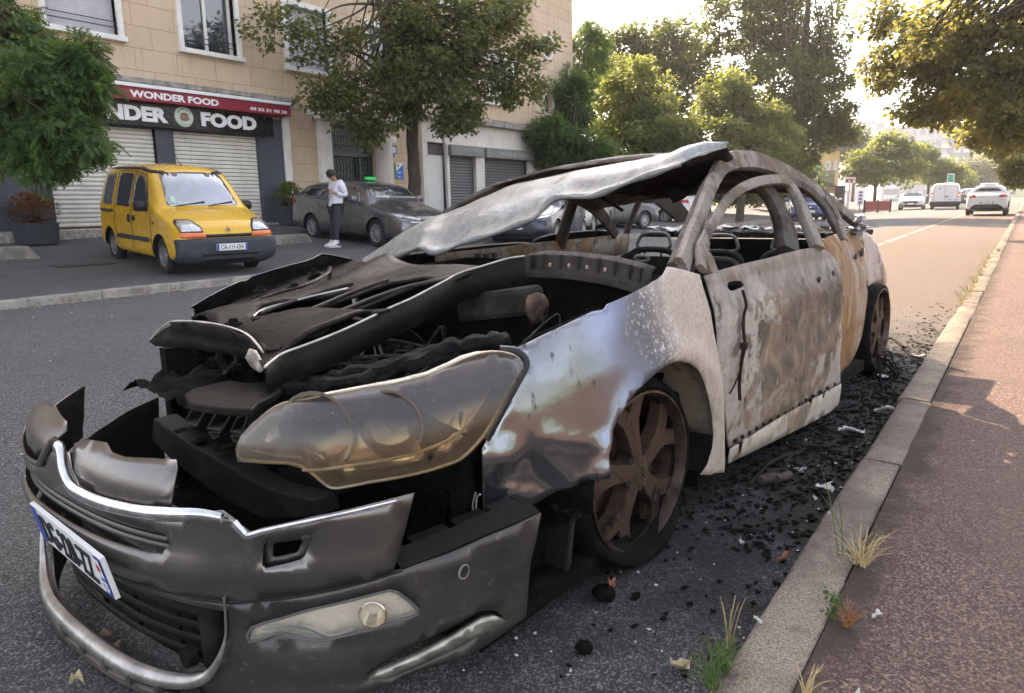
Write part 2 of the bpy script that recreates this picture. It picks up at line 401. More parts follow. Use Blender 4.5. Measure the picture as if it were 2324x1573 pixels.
def wall_panel(name, y0, y1, z0, z1, holes, mat, x=-17., th=.35, parent=None):
    ov, fs = fill2d([(y0, z0), (y1, z0), (y1, z1), (y0, z1)], holes, step=3.0)
    b = MB().add([(x+17, v.x-10, v.y-.5) for v in ov], fs)
    n = len(ov)
    b2 = MB(); b2.add([(x+17, v.x-10, v.y-.5) for v in ov], fs); b2.add([(x+17-th, v.x-10, v.y-.5) for v in ov], fs)
    loops = [[(y0, z0), (y1, z0), (y1, z1), (y0, z1)]]+[list(h) for h in holes]
    for L in loops:
        m_ = len(L); vs = [(x+17, a-10, c-.5) for a, c in L]+[(x+17-th, a-10, c-.5) for a, c in L]
        b2.add(vs, [(i, (i+1) % m_, m_+(i+1) % m_, m_+i) for i in range(m_)])
    return b2.build(name, mat, parent or bld)
def rect(y0, y1, z0, z1): return [(y0, z0), (y1, z0), (y1, z1), (y0, z1)]
def L3(x, y, z): return (x+17, y-10, z-.5)
WIN = [(4.55, 6.25), (7.62, 9.34), (10.66, 12.38), (13.74, 15.42), (16.78, 18.45), (19.85, 21.5), (22.98, 24.68)]
holes = []; wins = []
for fl in range(4):
    for k, (a, c) in enumerate(WIN):
        z0 = 4.93+fl*2.95; z1 = z0+1.62
        holes.append(rect(a+.12, c-.12, z0, z1)); wins.append((a, c, z0, z1, fl, k))
ovals = [[(27.12+.40*math.cos(t*math.pi/10), zc+.42*math.sin(t*math.pi/10)) for t in range(20)] for zc in (5.24, 7.5, 10.45)]
shop = [rect(7.42, 9.82, .77, 3.35), rect(10.27, 12.67, .77, 3.35), rect(15.1, 16.97, .55, 3.56)]
wall_panel('wall', -4, 26.05, .45, 13.2, [h for h in holes if h[2][1] < 12.9]+shop+[rect(19.35, 20.36, .6, 3.28), rect(20.5, 22.03, .6, 2.95), rect(22.56, 25.55, .6, 2.95)], M_stone)
wall_panel('unseen_shade_wall', -4, 18.6, 13.203, 17.9, [], M_stone); wall_panel('unseen_shade_wall', 18.603, 21.5, 13.203, 17.0, [], M_stone)  # unseen top storeys, added and stepped in height to shade wreck and pavement
wall_panel('wall', 26.05, 29.22, .45, 13.2, ovals, M_stone2, x=-16.93, th=.40)
b = MB(); b.b2(L3(-27, -4, .4), L3(-17.36, 18.6, 17.88)); b.b2(L3(-27, 18.61, .4), L3(-17.37, 21.5, 16.98)); b.b2(L3(-27, 21.51, .4), L3(-17.36, 26.05, 13.18)); b.b2(L3(-27, 26.06, .4), L3(-17.34, 29.2, 13.18)); b.build('inner_volume', M_stone2, bld)  # upper steps follow the added shade walls
# windows
def window(a, c, z0, z1, fl, k):
    f = MB(); w_ = .12
    f.b2(L3(-17.25, a, z0-.02), L3(-16.92, a+w_, z1+.12)); f.b2(L3(-17.25, c-w_, z0-.02), L3(-16.92, c, z1+.12))
    f.b2(L3(-17.25, a-.02, z1+.0), L3(-16.90, c+.02, z1+.14)); f.b2(L3(-17.25, a-.03, z0-.09), L3(-16.85, c+.03, z0+.02))
    win = f.build('window', M_white, bld, bevel=.008)
    open_ = (fl == 0 and k in (2, 6, 5)) or (fl > 0 and (k*3+fl*5) % 3 == 0)
    if open_:
        g = MB().b2(L3(-17.20, a+.12, z0), L3(-17.19, c-.12, z1)).build('pane', M_glass_w, win)
        fr = MB()
        for yy in (a+.12, (a+c)/2-.04, c-.2): fr.b2(L3(-17.185, yy, z0), L3(-17.14, yy+.08, z1))
        fr.b2(L3(-17.185, a+.2, z0), L3(-17.145, c-.2, z0+.08)); fr.b2(L3(-17.185, a+.2, z1-.08), L3(-17.145, c-.2, z1))
        fr.build('sash', M_white, win, bevel=.006)
    else:
        MB().b2(L3(-17.16, a+.12, z0), L3(-17.12, c-.12, z1)).build('roller_shutter', M_shut_w, win)
    r_ = MB()
    for zz in (z0+.20, z0+.32): r_.tube([L3(-16.98, a+.10, zz), L3(-16.98, c-.10, zz)], .012, 6)
    r_.build('window_rail', M_rail, win)
for q_ in wins:
    if q_[3] < 12.9: window(*q_)
for zc in (5.24, 7.5, 10.45):
    ring = MB(); P0 = [(27.12+.40*math.cos(t*math.pi/16), zc+.42*math.sin(t*math.pi/16)) for t in range(32)]
    P1 = [(27.12+.48*math.cos(t*math.pi/16), zc+.50*math.sin(t*math.pi/16)) for t in range(32)]
    vs = [L3(-17.1, *p) for p in P0]+[L3(-16.87, *p) for p in P0]+[L3(-16.87, *p) for p in P1]+[L3(-17.1, *p) for p in P1]
    ring.add(vs, [(j*32+i, j*32+(i+1) % 32, (j+1)*32+(i+1) % 32, (j+1)*32+i) for j in range(3) for i in range(32)])
    rw = ring.build('round_window', M_white, bld, smooth=40)
    b = MB(); b.add([L3(-17.12, *p) for p in P0], [tuple(range(32))]); b.build('pane', M_glass_w, rw)
    MB().b2(L3(-17.11, 27.1, zc-.4), L3(-17.07, 27.14, zc+.4)).build('glazing_bar', M_white, rw)
# ground floor
b = MB(); b.b2(L3(-17.3, 2.0, 3.95), L3(-16.62, 13.83, 4.07)); b.b2(L3(-17.3, 2.0, 3.88), L3(-16.72, 13.7, 3.95))
b.build('cornice', M_grey, bld, bevel=.02)
b = MB(); b.b2(L3(-17.2, 18.95, 4.0), L3(-16.58, 26.04, 4.17)); b.b2(L3(-17.2, 18.95, 4.17), L3(-16.86, 26.04, 4.30)); b.build('cornice', M_grey, bld, bevel=.02)
b = MB()
for a, c in ((5.6, 7.42), (9.82, 10.27), (12.67, 13.45)): b.b2(L3(-17.2, a, .55), L3(-16.95, c, 3.5))
b.b2(L3(-17.2, 7.42, 3.0), L3(-16.97, 9.82, 3.5)); b.b2(L3(-17.2, 10.27, 3.0), L3(-16.97, 12.67, 3.5))
b.build('shop_front', M_dgrey, bld, bevel=.01)
for a, c in ((13.45, 13.68), (5.3, 5.6)): MB().b2(L3(-17.2, a, .55), L3(-16.90, c, 3.95)).build('pilaster', M_white, bld, bevel=.01)
def shutter(a, c, z0, z1, mat, parent=bld):
    pit = {'pale_shutter': .098, 'grey_shutter': .105}[mat.name]
    b = MB(); z = z0; k = 0
    prof = []
    while z < z1-.001:
        zz = min(z1, z+pit); prof += [(0, z+.012), (.016, z+.03), (.018, (z+zz)/2), (.012, zz-.012), (0, zz)]; z = zz
    vs = []
    for x, zq in prof: vs += [L3(-17.10+x, a, zq), L3(-17.10+x, c, zq)]
    b.add(vs, [(2*i, 2*i+1, 2*i+3, 2*i+2) for i in range(len(prof)-1)])
    return b.build('roller_shutter', mat, parent)
shutter(7.42, 9.82, .80, 3.1, M_shut_l); shutter(10.27, 12.67, .78, 3.1, M_shut_l)
s1 = shutter(20.5, 22.03, .6, 2.95, M_shut_d); s2 = shutter(22.56, 25.55, .6, 2.95, M_shut_d)
M_box = M('shutter_box_paint', (.20, .205, .195), .6, scale=3, vary=.25)
for (a, c), s_ in (((20.44, 22.34), s1), ((22.51, 25.95), s2)):
    b = MB().b2(L3(-17.2, a, 2.88), L3(-16.72, c, 3.24)); bx = b.build('shutter_box', M_box, bld, bevel=.012)
    t = MB()
    if a < 21: add_text(t, 'Tel. 09 16 97 70 00', .15, L3(-16.718, a+.35, 3.0), FAC, extr=.003, width=1.35)
    else: add_text(t, 'TAILLEUR 2000', .19, L3(-16.718, a+.75, 2.98), FAC, extr=.003, width=1.9, bold=.006)
    t.build('faded_lettering', M('faded_letter', (.34, .34, .33), .7), bx)
b = MB()
# white rendered ground floor to the right of the entrance, built round its openings
for a, c, z0, z1 in ((19.1, 19.35, .5, 4.0), (20.36, 20.5, .5, 4.0), (22.03, 22.56, .5, 4.0), (25.55, 26.05, .5, 4.0), (19.35, 20.36, 3.28, 4.0), (20.5, 22.03, 2.95, 4.0), (22.56, 25.55, 2.95, 4.0)):
    b.b2(L3(-17.1, a, z0), L3(-16.88, c, z1))
b.build('rendered_ground_floor', M_render_w, bld)
MB().b2(L3(-17.15, 19.35, .6), L3(-17.08, 20.36, 2.88)).build('white_door', M('door_white', (.66, .65, .62), .5, vary=.06), bld)
MB().b2(L3(-17.15, 19.35, 2.88), L3(-17.05, 20.36, 3.28)).build('transom_panel', M('transom_brown', (.06, .05, .045), .5), bld)
# entrance
en = MB(); en.b2(L3(-17.2, 14.68, .5), L3(-16.82, 15.1, 3.62)); en.build('door_jamb', M_white, bld, bevel=.01)
cl = MB(); cl.lathe([(.0, 0), (.30, 0), (.30, 3.1), (0, 3.1)], (0, 0, 0), 'z', 28); cl.build('round_column', M('column_white', (.66, .61, .55), .8, scale=3, vary=.1), bld, smooth=40, loc=L3(-16.95, 17.3, .52))
cn = MB(); cn.b2(L3(-17.2, 14.42, 3.72), L3(-16.42, 17.8, 3.86)); cn.b2(L3(-17.2, 14.5, 3.62), L3(-16.55, 17.72, 3.72)); cn.build('entrance_canopy', M_white, bld, bevel=.012)
d = MB(); d.b2(L3(-17.28, 15.1, .5), L3(-17.24, 16.97, 3.56)); dr = d.build('entrance_door', M('door_dark', (.012, .02, .02), .25), bld)
g = MB()
for i in range(17):
    y = 15.14+i*.113; g.tube([L3(-17.12, y, 2.75), L3(-17.12, y, 3.56)], .012, 5)
for z in (2.75, 3.0, 3.25, 3.5): g.b2(L3(-17.13, 15.1, z), L3(-17.11, 16.97, z+.02))
for y in (15.12, 16.4, 16.9): g.b2(L3(-17.2, y, .6), L3(-17.1, y+.06, 2.75))
g.b2(L3(-17.2, 15.1, 2.66), L3(-17.1, 16.97, 2.75))
for i in range(9):
    y = 15.28+i*.13; g.tube([L3(-17.15, y+.015*math.sin(z*9), z) for z in frange(.7, 2.66, .2)], .016, 6)
for z in frange(.7, 2.66, .16): g.b2(L3(-17.12, 16.5, z), L3(-17.10, 16.9, z+.015))
for y in (16.56, 16.67, 16.78): g.b2(L3(-17.121, y, .7), L3(-17.099, y+.02, 2.66))
g.build('door_grille', M('grille_green_grey', (.055, .075, .072), .5), dr)
b = MB()
for a, c in ((13.68, 14.68), (17.6, 19.1), (2, 5.3)): b.b2(L3(-17.2, a, .4), L3(-16.93, c, 1.52))
b.b2(L3(-17.2, 5.3, .3), L3(-16.80, 13.7, .76))
b.build('stone_base', M('rough_base', (.36, .33, .29), .95, scale=9, vary=.5, bump=.9, bscale=18), bld, bevel=.015)
# ------------------------------------------------ shop signs
M_black = M('sign_black', (.012, .011, .010), .25, vary=.3)
M_red = M('awning_red', (.24, .018, .035), .55, vary=.12)
M_letter = M('letter_white', (.80, .79, .78), .45, vary=.05)
sg = empty('shop_sign', (-16.9, 8, 3.3), 0, 'long black shop sign with big white letters WONDER FOOD around a round emblem', 'sign')
def S3(x, y, z): return (x+16.9, y-8, z-3.3)
MB().b2(S3(-16.96, 6.2, 3.03), S3(-16.78, 13.04, 3.53)).build('sign_board', M_black, sg, bevel=.006)
for ch, y0, y1 in (('WO', 7.55, 8.55), ('NDER', 8.62, 10.06), ('FOOD', 10.92, 12.5)):
    t = MB(); add_text(t, ch, .42, S3(-16.775, y0, 3.14), FAC, bold=.022, extr=.02, width=y1-y0); t.build('sign_lettering', M_letter, sg)
em = MB()
em.lathe([(0, .03), (.23, .03), (.24, .0)], (0, 0, 0), 'x', 32)
emo = em.build('emblem', M('emblem_mint', (.52, .60, .50), .5, vary=.06), sg, smooth=40, loc=S3(-16.775, 10.47, 3.32))
e2 = MB()
for k in range(9):
    th = R(150-k*15); e2.box((.035, -.0+.185*math.cos(th), .185*math.sin(th)), (.008, .022, .035), Matrix.Rotation(th-math.pi/2, 3, 'X'))
for k in range(7):
    th = R(-125+k*12); e2.box((.035, .19*math.cos(th), .19*math.sin(th)), (.008, .02, .014), Matrix.Rotation(th+math.pi/2, 3, 'X'))
e2.build('emblem_lettering', M('emblem_dark', (.10, .09, .07), .6), emo)
e3 = MB()
pts = [(.11*math.cos(R(a)), .02+.075*math.sin(R(a))) for a in range(0, 181, 15)]
e3.poly_extrude([(.031, y, z) for y, z in pts], (.01, 0, 0)); e3.b2((.03, -.115, -.012), (.042, .115, .008)); e3.b2((.03, -.12, -.04), (.041, .12, -.022))
e3.poly_extrude([(.031, y, -.05-.6*(z-.02)) for y, z in pts], (.01, 0, 0))
e3.build('burger_drawing', M('emblem_brown', (.22, .12, .08), .6), emo)
aw = empty('shop_awning', (-16.6, 8, 3.7), 0, 'closed dark red shop awning with a white top bar above the black sign', 'awning')
def A3(x, y, z): return (x+16.6, y-8, z-3.7)
MB().b2(A3(-16.95, 6.6, 3.84), A3(-16.52, 13.52, 3.92)).build('cassette', M_letter, aw, bevel=.01)
MB().b2(A3(-16.90, 6.6, 3.565), A3(-16.56, 13.48, 3.838)).build('valance', M_red, aw, bevel=.008)
t = MB(); add_text(t, 'WONDER FOOD', .20, A3(-16.557, 9.1, 3.60+.02), FAC, bold=.008, extr=.003, width=2.2); t.build('awning_lettering', M_letter, aw)
t = MB(); add_text(t, '09 52 31 98 38', .105, A3(-16.557, 12.2, 3.615), FAC, bold=.004, extr=.003, width=1.15)
t.build('awning_lettering', M_letter, aw)
# small signs by the entrance
s = MB().b2((-.02, 0, 0), (.0, .27, .17)).build('wall_sign', M_letter, None, loc=(-16.965, 17.66, 3.17), bevel=.004)
tag(s, 'small white sign plate on the stone beside the entrance column', 'sign')
t = MB(); add_text(t, 'Hotel', .06, (.002, .06, .05), FAC, extr=.001); t.build('lettering', M('sign_text_grey', (.25, .25, .3), .6), s)
s = empty('badge_sign', (-16.965, 17.80, 2.93), 0, 'green edged blue and white badge sign hung under the small white plate', 'sign')
MB().b2((-.03, -.17, -.12), (-.012, .17, .16)).build('backing', M('badge_green', (.05, .30, .12), .5), s)
q = MB(); q.lathe([(0, .012), (.135, .012), (.14, 0)], (0, 0, 0), 'x', 24); q.poly_extrude([(-.005, -.1, -.09), (-.005, .1, -.09), (-.005, 0, -.24)], (.012, 0, 0)); q.build('badge', M('badge_blue', (.12, .22, .42), .5), s)
q = MB(); q.lathe([(0, .016), (.09, .016), (.09, .012)], (0, 0, 0), 'x', 20); q.build('badge_centre', M_letter, s)
t = MB(); add_text(t, 'SAD', .075, (.017, -.07, -.03), FAC, extr=.002); t.build('lettering', M('sign_text_grey', (.25, .25, .3), .6), s)
s = empty('notice_board', (-16.96, 18.03, 2.28), 0, 'upright white and blue slanted notice panel on the stone left of the tree trunk', 'sign')
MB().b2((-.05, -.19, -.25), (-.02, .17, .25)).build('backing', M('badge_green', (.05, .30, .12), .5), s)
MB().b2((-.02, -.15, -.25), (-.005, .18, .25)).build('panel', M_letter, s)
MB().poly_extrude([(-.004, -.15, -.25), (-.004, .18, -.25), (-.004, .18, .22), (-.004, -.15, -.02)], (.004, 0, 0)).build('blue_field', M('notice_blue', (.03, .16, .55), .5, vary=.08), s)
t = MB(); t.lathe([(0, .004), (.045, .004), (.045, 0)], (0, -.06, .17), 'x', 16); t.build('round_mark', M('badge_blue', (.12, .22, .42), .5), s)
t = MB()
for k, (L_, z) in enumerate(((.16, -.05), (.12, -.08))): t.b2((.001, -.09, z), (.003, -.09+L_, z+.014))
t.b2((.001, -.07, -.21), (.003, .02, -.185)); t.build('text_lines', M_letter, s)
# ---------------------------------------------------------------- trees
def leaf_mat(name, c_dark, c_light, glow):
    q = N(name); geo = q.n('ShaderNodeNewGeometry'); r = geo.outputs['Random Per Island']
    co = q.coord(); f = q.math('ADD', q.math('MULTIPLY', r, .55), q.math('MULTIPLY', q.noise(co, .9, 4), .45))
    col = q.ramp(f, [(.22, c_dark), (.5, tuple((a+b_)/2 for a, b_ in zip(c_dark, c_light))), (.72, c_light)])
    q.set(color=col, rough=.55, spec=.3)
    tr = q.n('ShaderNodeBsdfTranslucent'); q.l(q.mix(.5, col, glow), tr.inputs['Color'])
    mx = q.n('ShaderNodeMixShader'); mx.inputs[0].default_value = .5
    q.l(q.b.outputs[0], mx.inputs[1]); q.l(tr.outputs[0], mx.inputs[2]); q.l(mx.outputs[0], q.out.inputs[0])
    return q.m
LM = {'maple': leaf_mat('maple_leaf', (.042, .060, .020), (.15, .168, .055), (.36, .38, .08)),
      'locust': leaf_mat('locust_leaf', (.022, .050, .016), (.105, .175, .05), (.26, .38, .06)),
      'lit': leaf_mat('lime_leaf', (.045, .078, .024), (.14, .18, .055), (.50, .52, .11)),
      'dark': leaf_mat('plane_leaf_dark', (.030, .042, .016), (.095, .11, .038), (.32, .36, .07)),
      'plane': leaf_mat('plane_leaf', (.045, .056, .018), (.14, .145, .045), (.62, .56, .12)),
      'far': leaf_mat('far_leaf', (.035, .055, .022), (.10, .125, .045), (.25, .28, .07))}
def bark(name, col):
    q = N(name); co = q.coord()
    f = q.noise(q.scaled(co, (1, 1, .22)), 22, 8, .7)
    q.set(color=q.ramp(f, [(.3, tuple(v*.4 for v in col)), (.55, col), (.75, tuple(v*1.7 for v in col))]), rough=.95, spec=.15)
    q.bump(f, .9, .03); return q.m
M_bark = bark('bark_grey', (.085, .07, .055)); M_bark2 = bark('bark_brown', (.10, .075, .05))
SH = {'leaf': ([(0, 0), (.5, .42), (1, 0), (.5, -.42)], [(0, 1, 2, 3)]),
      'maple': ([(0, 0), (.18, .34), (.42, .52), (.50, .22), (.80, .34), (1, 0), (.80, -.34), (.50, -.22), (.42, -.52), (.18, -.34)], [(0, 1, 2, 3), (0, 3, 4, 5), (0, 5, 6, 7), (0, 7, 8, 9)])}
_fr = []; _ff = []
for k in range(6):
    t = .12+.15*k
    for sgn in (1, -1):
        n0 = len(_fr); L = .36*(1-.35*abs(t-.45)); _fr += [(t, 0), (t+.13, sgn*L*.45), (t+.16, sgn*L), (t+.005, sgn*L*.6)]; _ff.append((n0, n0+1, n0+2, n0+3))
n0 = len(_fr); _fr += [(.0, .008), (1, .004), (1, -.004), (0, -.008)]; _ff.append((n0, n0+1, n0+2, n0+3))
SH['frond'] = (_fr, _ff)
def leaves(name, P, D, size, shape, mat, parent, seed, flat=.5):
    """many separate leaf blades: P positions, D growth directions"""
    rg = np.random.default_rng(seed); n = len(P)
    v2, fs = SH[shape]; v2 = np.array(v2); k = len(v2)
    d = D/np.linalg.norm(D, axis=1, keepdims=True)
    up = rg.normal(size=(n, 3))*flat+np.array([0, 0, 1.0]); s = np.cross(d, up); s /= np.linalg.norm(s, axis=1, keepdims=True)+1e-9
    nn = np.cross(s, d)
    L = size*rg.uniform(.65, 1.25, (n, 1, 1))
    bend = rg.uniform(-.35, .1, (n, 1, 1))
    V = P[:, None, :]+L*(d[:, None, :]*v2[None, :, 0:1]+s[:, None, :]*v2[None, :, 1:2]+nn[:, None, :]*(v2[None, :, 0:1]**2*bend+np.abs(v2[None, :, 1:2])*-.25))
    V = V.reshape(-1, 3)
    me = bpy.data.meshes.new(name); me.vertices.add(len(V)); me.vertices.foreach_set('co', V.astype(np.float32).ravel())
    idx = []; st = []; tot = 0; cnt = []
    for f in fs: idx.append(f)
    fl = np.concatenate([np.array(f) for f in fs]); lens = np.array([len(f) for f in fs])
    allidx = (fl[None, :]+(np.arange(n)*k)[:, None]).ravel(); alllen = np.tile(lens, n)
    me.loops.add(len(allidx)); me.loops.foreach_set('vertex_index', allidx.astype(np.int32))
    starts = np.concatenate([[0], np.cumsum(alllen)[:-1]])
    me.polygons.add(len(alllen)); me.polygons.foreach_set('loop_start', starts.astype(np.int32))
    me.update(calc_edges=True); me.validate()
    me.materials.append(mat)
    o = bpy.data.objects.new(name, me); C.objects.link(o); o.parent = parent
    return o
def tree(name, label, base, trunk, blobs, ncl, per, lsize, cr, mat, shape='leaf', seed=1, bk=None, droop=-.25, group=None, limbs=26, hollow=.35, cat='tree'):
    """base: world point; trunk: [(offset, radius)...]; blobs: [(world centre, (rx, ry, rz), weight)...]"""
    rg = np.random.default_rng(seed); base = Vector(base)
    root = empty(name, base, 0, label, cat, group)
    lsize *= .72; per = int(per*1.75)
    tb = MB(); pts = [Vector(p) for p, r_ in trunk]; rad = [r_ for p, r_ in trunk]
    sm = crom(pts, 5); rs = np.interp(np.linspace(0, len(pts)-1, len(sm)), range(len(pts)), rad).tolist()
    sm = [p+Vector((noise.noise(p*1.7), noise.noise(p*1.7+Vector((9, 1, 2))), 0))*rs[i]*.5 for i, p in enumerate(sm)]
    tb.tube(sm, rs, 12)
    wts = np.array([b_[2] for b_ in blobs], float); wts /= wts.sum()
    which = rg.choice(len(blobs), ncl, p=wts)
    u = rg.normal(size=(ncl, 3)); u /= np.linalg.norm(u, axis=1, keepdims=True); rr = (hollow+(1-hollow)*rg.random(ncl)**.7)[:, None]
    cen = np.array([tuple(Vector(blobs[k][0])-base) for k in which]); rad3 = np.array([blobs[k][1] for k in which])
    cl = cen+u*rr*rad3
    outd = u*.8+np.array([0, 0, -.1])
    # limbs from the trunk to clusters
    order = rg.permutation(ncl)[:limbs]
    top = sm[-1]
    for k in order:
        tgt = Vector(cl[k]); j = int(rg.integers(int(len(sm)*.55), len(sm))); a = sm[j]
        mid = a.lerp(tgt, .5)+Vector(rg.normal(size=3))*.06*(tgt-a).length+Vector((0, 0, .10*(tgt-a).length))
        c_ = crom([a, mid, tgt], 5); r0 = min(rs[j]*.55, .012*(tgt-a).length+.012)
        tb.tube(c_, [r0*(1-.85*i/(len(c_)-1)) for i in range(len(c_))], 6)
    # twigs
    for k in rg.permutation(ncl)[:min(ncl, 420)]:
        a = Vector(cl[k]); dd = Vector(outd[k]).normalized(); L = cr*1.2
        tb.tube([a-dd*L*1.3+Vector(rg.normal(size=3))*L*.2, a, a+dd*L*.7+Vector((0, 0, droop*L))], [.011, .007, .003], 4, caps=False)
    tb.build('trunk', bk or M_bark, root, smooth=70)
    n = ncl*per; own = np.repeat(np.arange(ncl), per)
    off = rg.normal(size=(n, 3)); off /= np.linalg.norm(off, axis=1, keepdims=True); off *= (cr*rg.random(n)**.5)[:, None]*np.array([1, 1, .7])
    P = cl[own]+off; P += outd[own]*cr*.2
    D = off/cr*.8+outd[own]*.6+rg.normal(size=(n, 3))*.35+np.array([0, 0, droop])
    leaves('crown', P, D, lsize, shape, mat, root, seed+1)
    return root
def B(px, py, dep, rx, ry, w_=1., dr=None):
    """a crown blob: centre on the photograph at a depth, half sizes in photograph pixels"""
    k = dep/FPX; c = at_depth(px, py, dep); return (c, (rx*k, (dr or rx*k*.8), ry*k), w_)
# maple in front of the entrance
bt = at_x(940, 452, -14.4); bz = park_z(bt.x, bt.y)
def mp(px, py, dx=0): p = at_x(px, py, -14.4+dx); return p-Vector((bt.x, bt.y, bz))
tree('maple_tree', 'leaning maple tree with a dark trunk, its thin crown crossing the facade', (bt.x, bt.y, bz),
     [((0, 0, -.05), .24), (mp(941, 430), .19), (mp(936, 350), .165), (mp(932, 268), .17), (mp(905, 190), .12), (mp(880, 110, .2), .10), (mp(862, 10, .3), .08), (mp(850, -90, .3), .05)],
     [B(900, 185, 19.5, 165, 95, 1.5), B(1040, 150, 20.5, 150, 110, 1.5), B(1130, 60, 20.5, 135, 80, 1.1), B(970, 60, 19.5, 190, 95, 1.3), B(765, 110, 18.5, 100, 80, .45), B(620, 65, 18, 100, 60, .28), B(735, 225, 18.5, 75, 55, .5), B(1165, 190, 20.5, 90, 55, .5), B(1225, 105, 20.5, 60, 45, .25), B(830, 280, 19, 70, 40, .4), B(1040, 265, 20, 80, 38, .4), B(1010, 40, 19, 260, 60, .6)],
     330, 38, .15, .40, LM['maple'], 'maple', 11, limbs=90, hollow=.1)
# locust hanging in from the left
tree('locust_tree', 'bright green feathery tree hanging into the left edge in front of the snack shop', at_depth(-260, 610, 11),
     [((0, 0, -.3), .2), ((.1, .1, 1.8), .16), ((.5, .3, 3.2), .12), ((1.0, .4, 4.4), .07)],
     [B(30, 105, 10.5, 110, 70, 1.1), B(85, 225, 10.2, 120, 70, 1.2), B(30, 330, 10.2, 80, 38, .7), B(135, 300, 10, 62, 40, .55), B(10, 40, 10.5, 60, 40, .4), B(165, 125, 10.4, 62, 30, .5), B(-40, 200, 10.5, 100, 140, 1.2), B(185, 205, 10.2, 52, 26, .4), B(200, 145, 10.2, 46, 16, .3), B(195, 330, 10.0, 40, 14, .25), B(100, 370, 10.0, 50, 14, .3), B(90, 165, 10.0, 120, 50, .7), B(-60, -30, 10.5, 110, 80, .6)],
     430, 9, .30, .22, LM['locust'], 'frond', 21, bk=M_bark2, droop=-.75, limbs=70, hollow=.1)
# trees beyond the end of the building
G = 'trees growing beyond the end of the apartment building'
def ground_at(px, dep):
    p = at_depth(px, 450, dep); return Vector((p.x, p.y, park_z(max(p.x, -17.4), p.y) if p.x < -10.4 else gz(p.y)))
tree('locust_tree', 'dark green feathery tree pressed against the corner of the building', ground_at(1300, 31), [((0, 0, 0), .16), ((.1, 0, 2.2), .12), ((.2, .1, 5), .05)],
     [B(1265, 330, 30, 62, 60, 1.1), B(1300, 230, 31, 50, 80, 1.1), B(1235, 300, 29, 32, 40, .5), B(1330, 360, 30, 60, 55, 1), B(1330, 120, 33, 45, 60, .8)], 260, 26, .30, .42, LM['locust'], 'frond', 31, group=G, droop=-.4)
tree('lime_tree', 'sunlit yellow green bushy tree between the corner tree and the tall dark trees', ground_at(1450, 34), [((0, 0, 0), .2), ((.1, 0, 2.5), .15), ((0, .1, 6), .06)],
     [B(1445, 235, 34, 95, 90, 1.5), B(1440, 330, 33, 110, 70, 1.2), B(1500, 320, 33, 80, 60, .8), B(1390, 160, 36, 40, 50, .4)], 330, 46, .24, .50, LM['lit'], 'leaf', 41, group=G)
tree('tall_dark_tree', 'dark green tall tree standing behind the yellow green bushy tree', ground_at(1440, 46), [((0, 0, 0), .25), ((.1, 0, 4), .2), ((0, .1, 10), .07)],
     [B(1400, 130, 46, 70, 65, 1), B(1500, 120, 46, 90, 65, 1.2), B(1560, 200, 45, 90, 80, 1.2), B(1380, 240, 46, 90, 90, .8), B(1460, 330, 45, 150, 80, .9)], 320, 40, .34, .75, LM['dark'], 'leaf', 51, group=G)
tree('lime_tree', 'soft green rounded tree right behind the roof of the burnt car', ground_at(1680, 33), [((0, 0, 0), .2), ((.1, 0, 2.5), .15), ((0, .1, 6), .06)],
     [B(1650, 235, 33, 65, 65, 1.1), B(1720, 290, 33, 70, 60, 1), B(1600, 320, 32, 90, 55, 1.1), B(1690, 340, 32, 90, 45, .9), B(1780, 330, 34, 40, 40, .4)], 330, 42, .24, .48, LM['lit'], 'leaf', 61, group=G)
tree('plane_tree', 'very tall plane tree with dark lower foliage left of the gap of sky', ground_at(1800, 40), [((0, 0, 0), .35), ((.1, 0, 4), .3), ((.2, .1, 8), .2), ((.2, .3, 14), .06)],
     [B(1690, 50, 41, 130, 70, 1.3), B(1800, 80, 40, 120, 90, 1.5), B(1780, 190, 39, 135, 75, 1.4), B(1830, 270, 38, 95, 60, 1.1), B(1905, 300, 38, 55, 26, .4), B(1760, -60, 40, 190, 70, 1), B(1880, 150, 39, 45, 70, .4), B(1800, 350, 38, 55, 30, .4)], 430, 44, .28, .60, LM['dark'], 'leaf', 71, group=G, limbs=40)
for k, (bl, dp) in enumerate((([(1300, 395, 60, 45), (1360, 400, 60, 45)], 40), ([(1440, 400, 70, 42), (1520, 400, 70, 42)], 44), ([(1610, 395, 70, 45), (1680, 398, 60, 42)], 42), ([(1750, 395, 60, 45), (1810, 400, 50, 38)], 50))):
    tree('broad_bush', ['broad dark bush below the corner tree, leftmost of its row', 'broad bush seen through the windscreen opening of the wreck', 'broad bush seen over the roof edge of the wreck', 'broad bush below the tall plane tree'][k], ground_at(bl[0][0], dp), [((0, 0, -.2), .14), ((0, 0, .8), .12), ((.1, 0, 2.2), .05)],
         [B(x, y, dp, rx, ry, 1, 1.2) for x, y, rx, ry in bl]+[B(x, y+32, dp, rx, 26, .8, 1.2) for x, y, rx, ry in bl], 300, 26, .28, .55, LM['locust' if k % 2 else 'dark'], 'leaf', 140+k, group='bushes beyond the end of the apartment building', limbs=16)
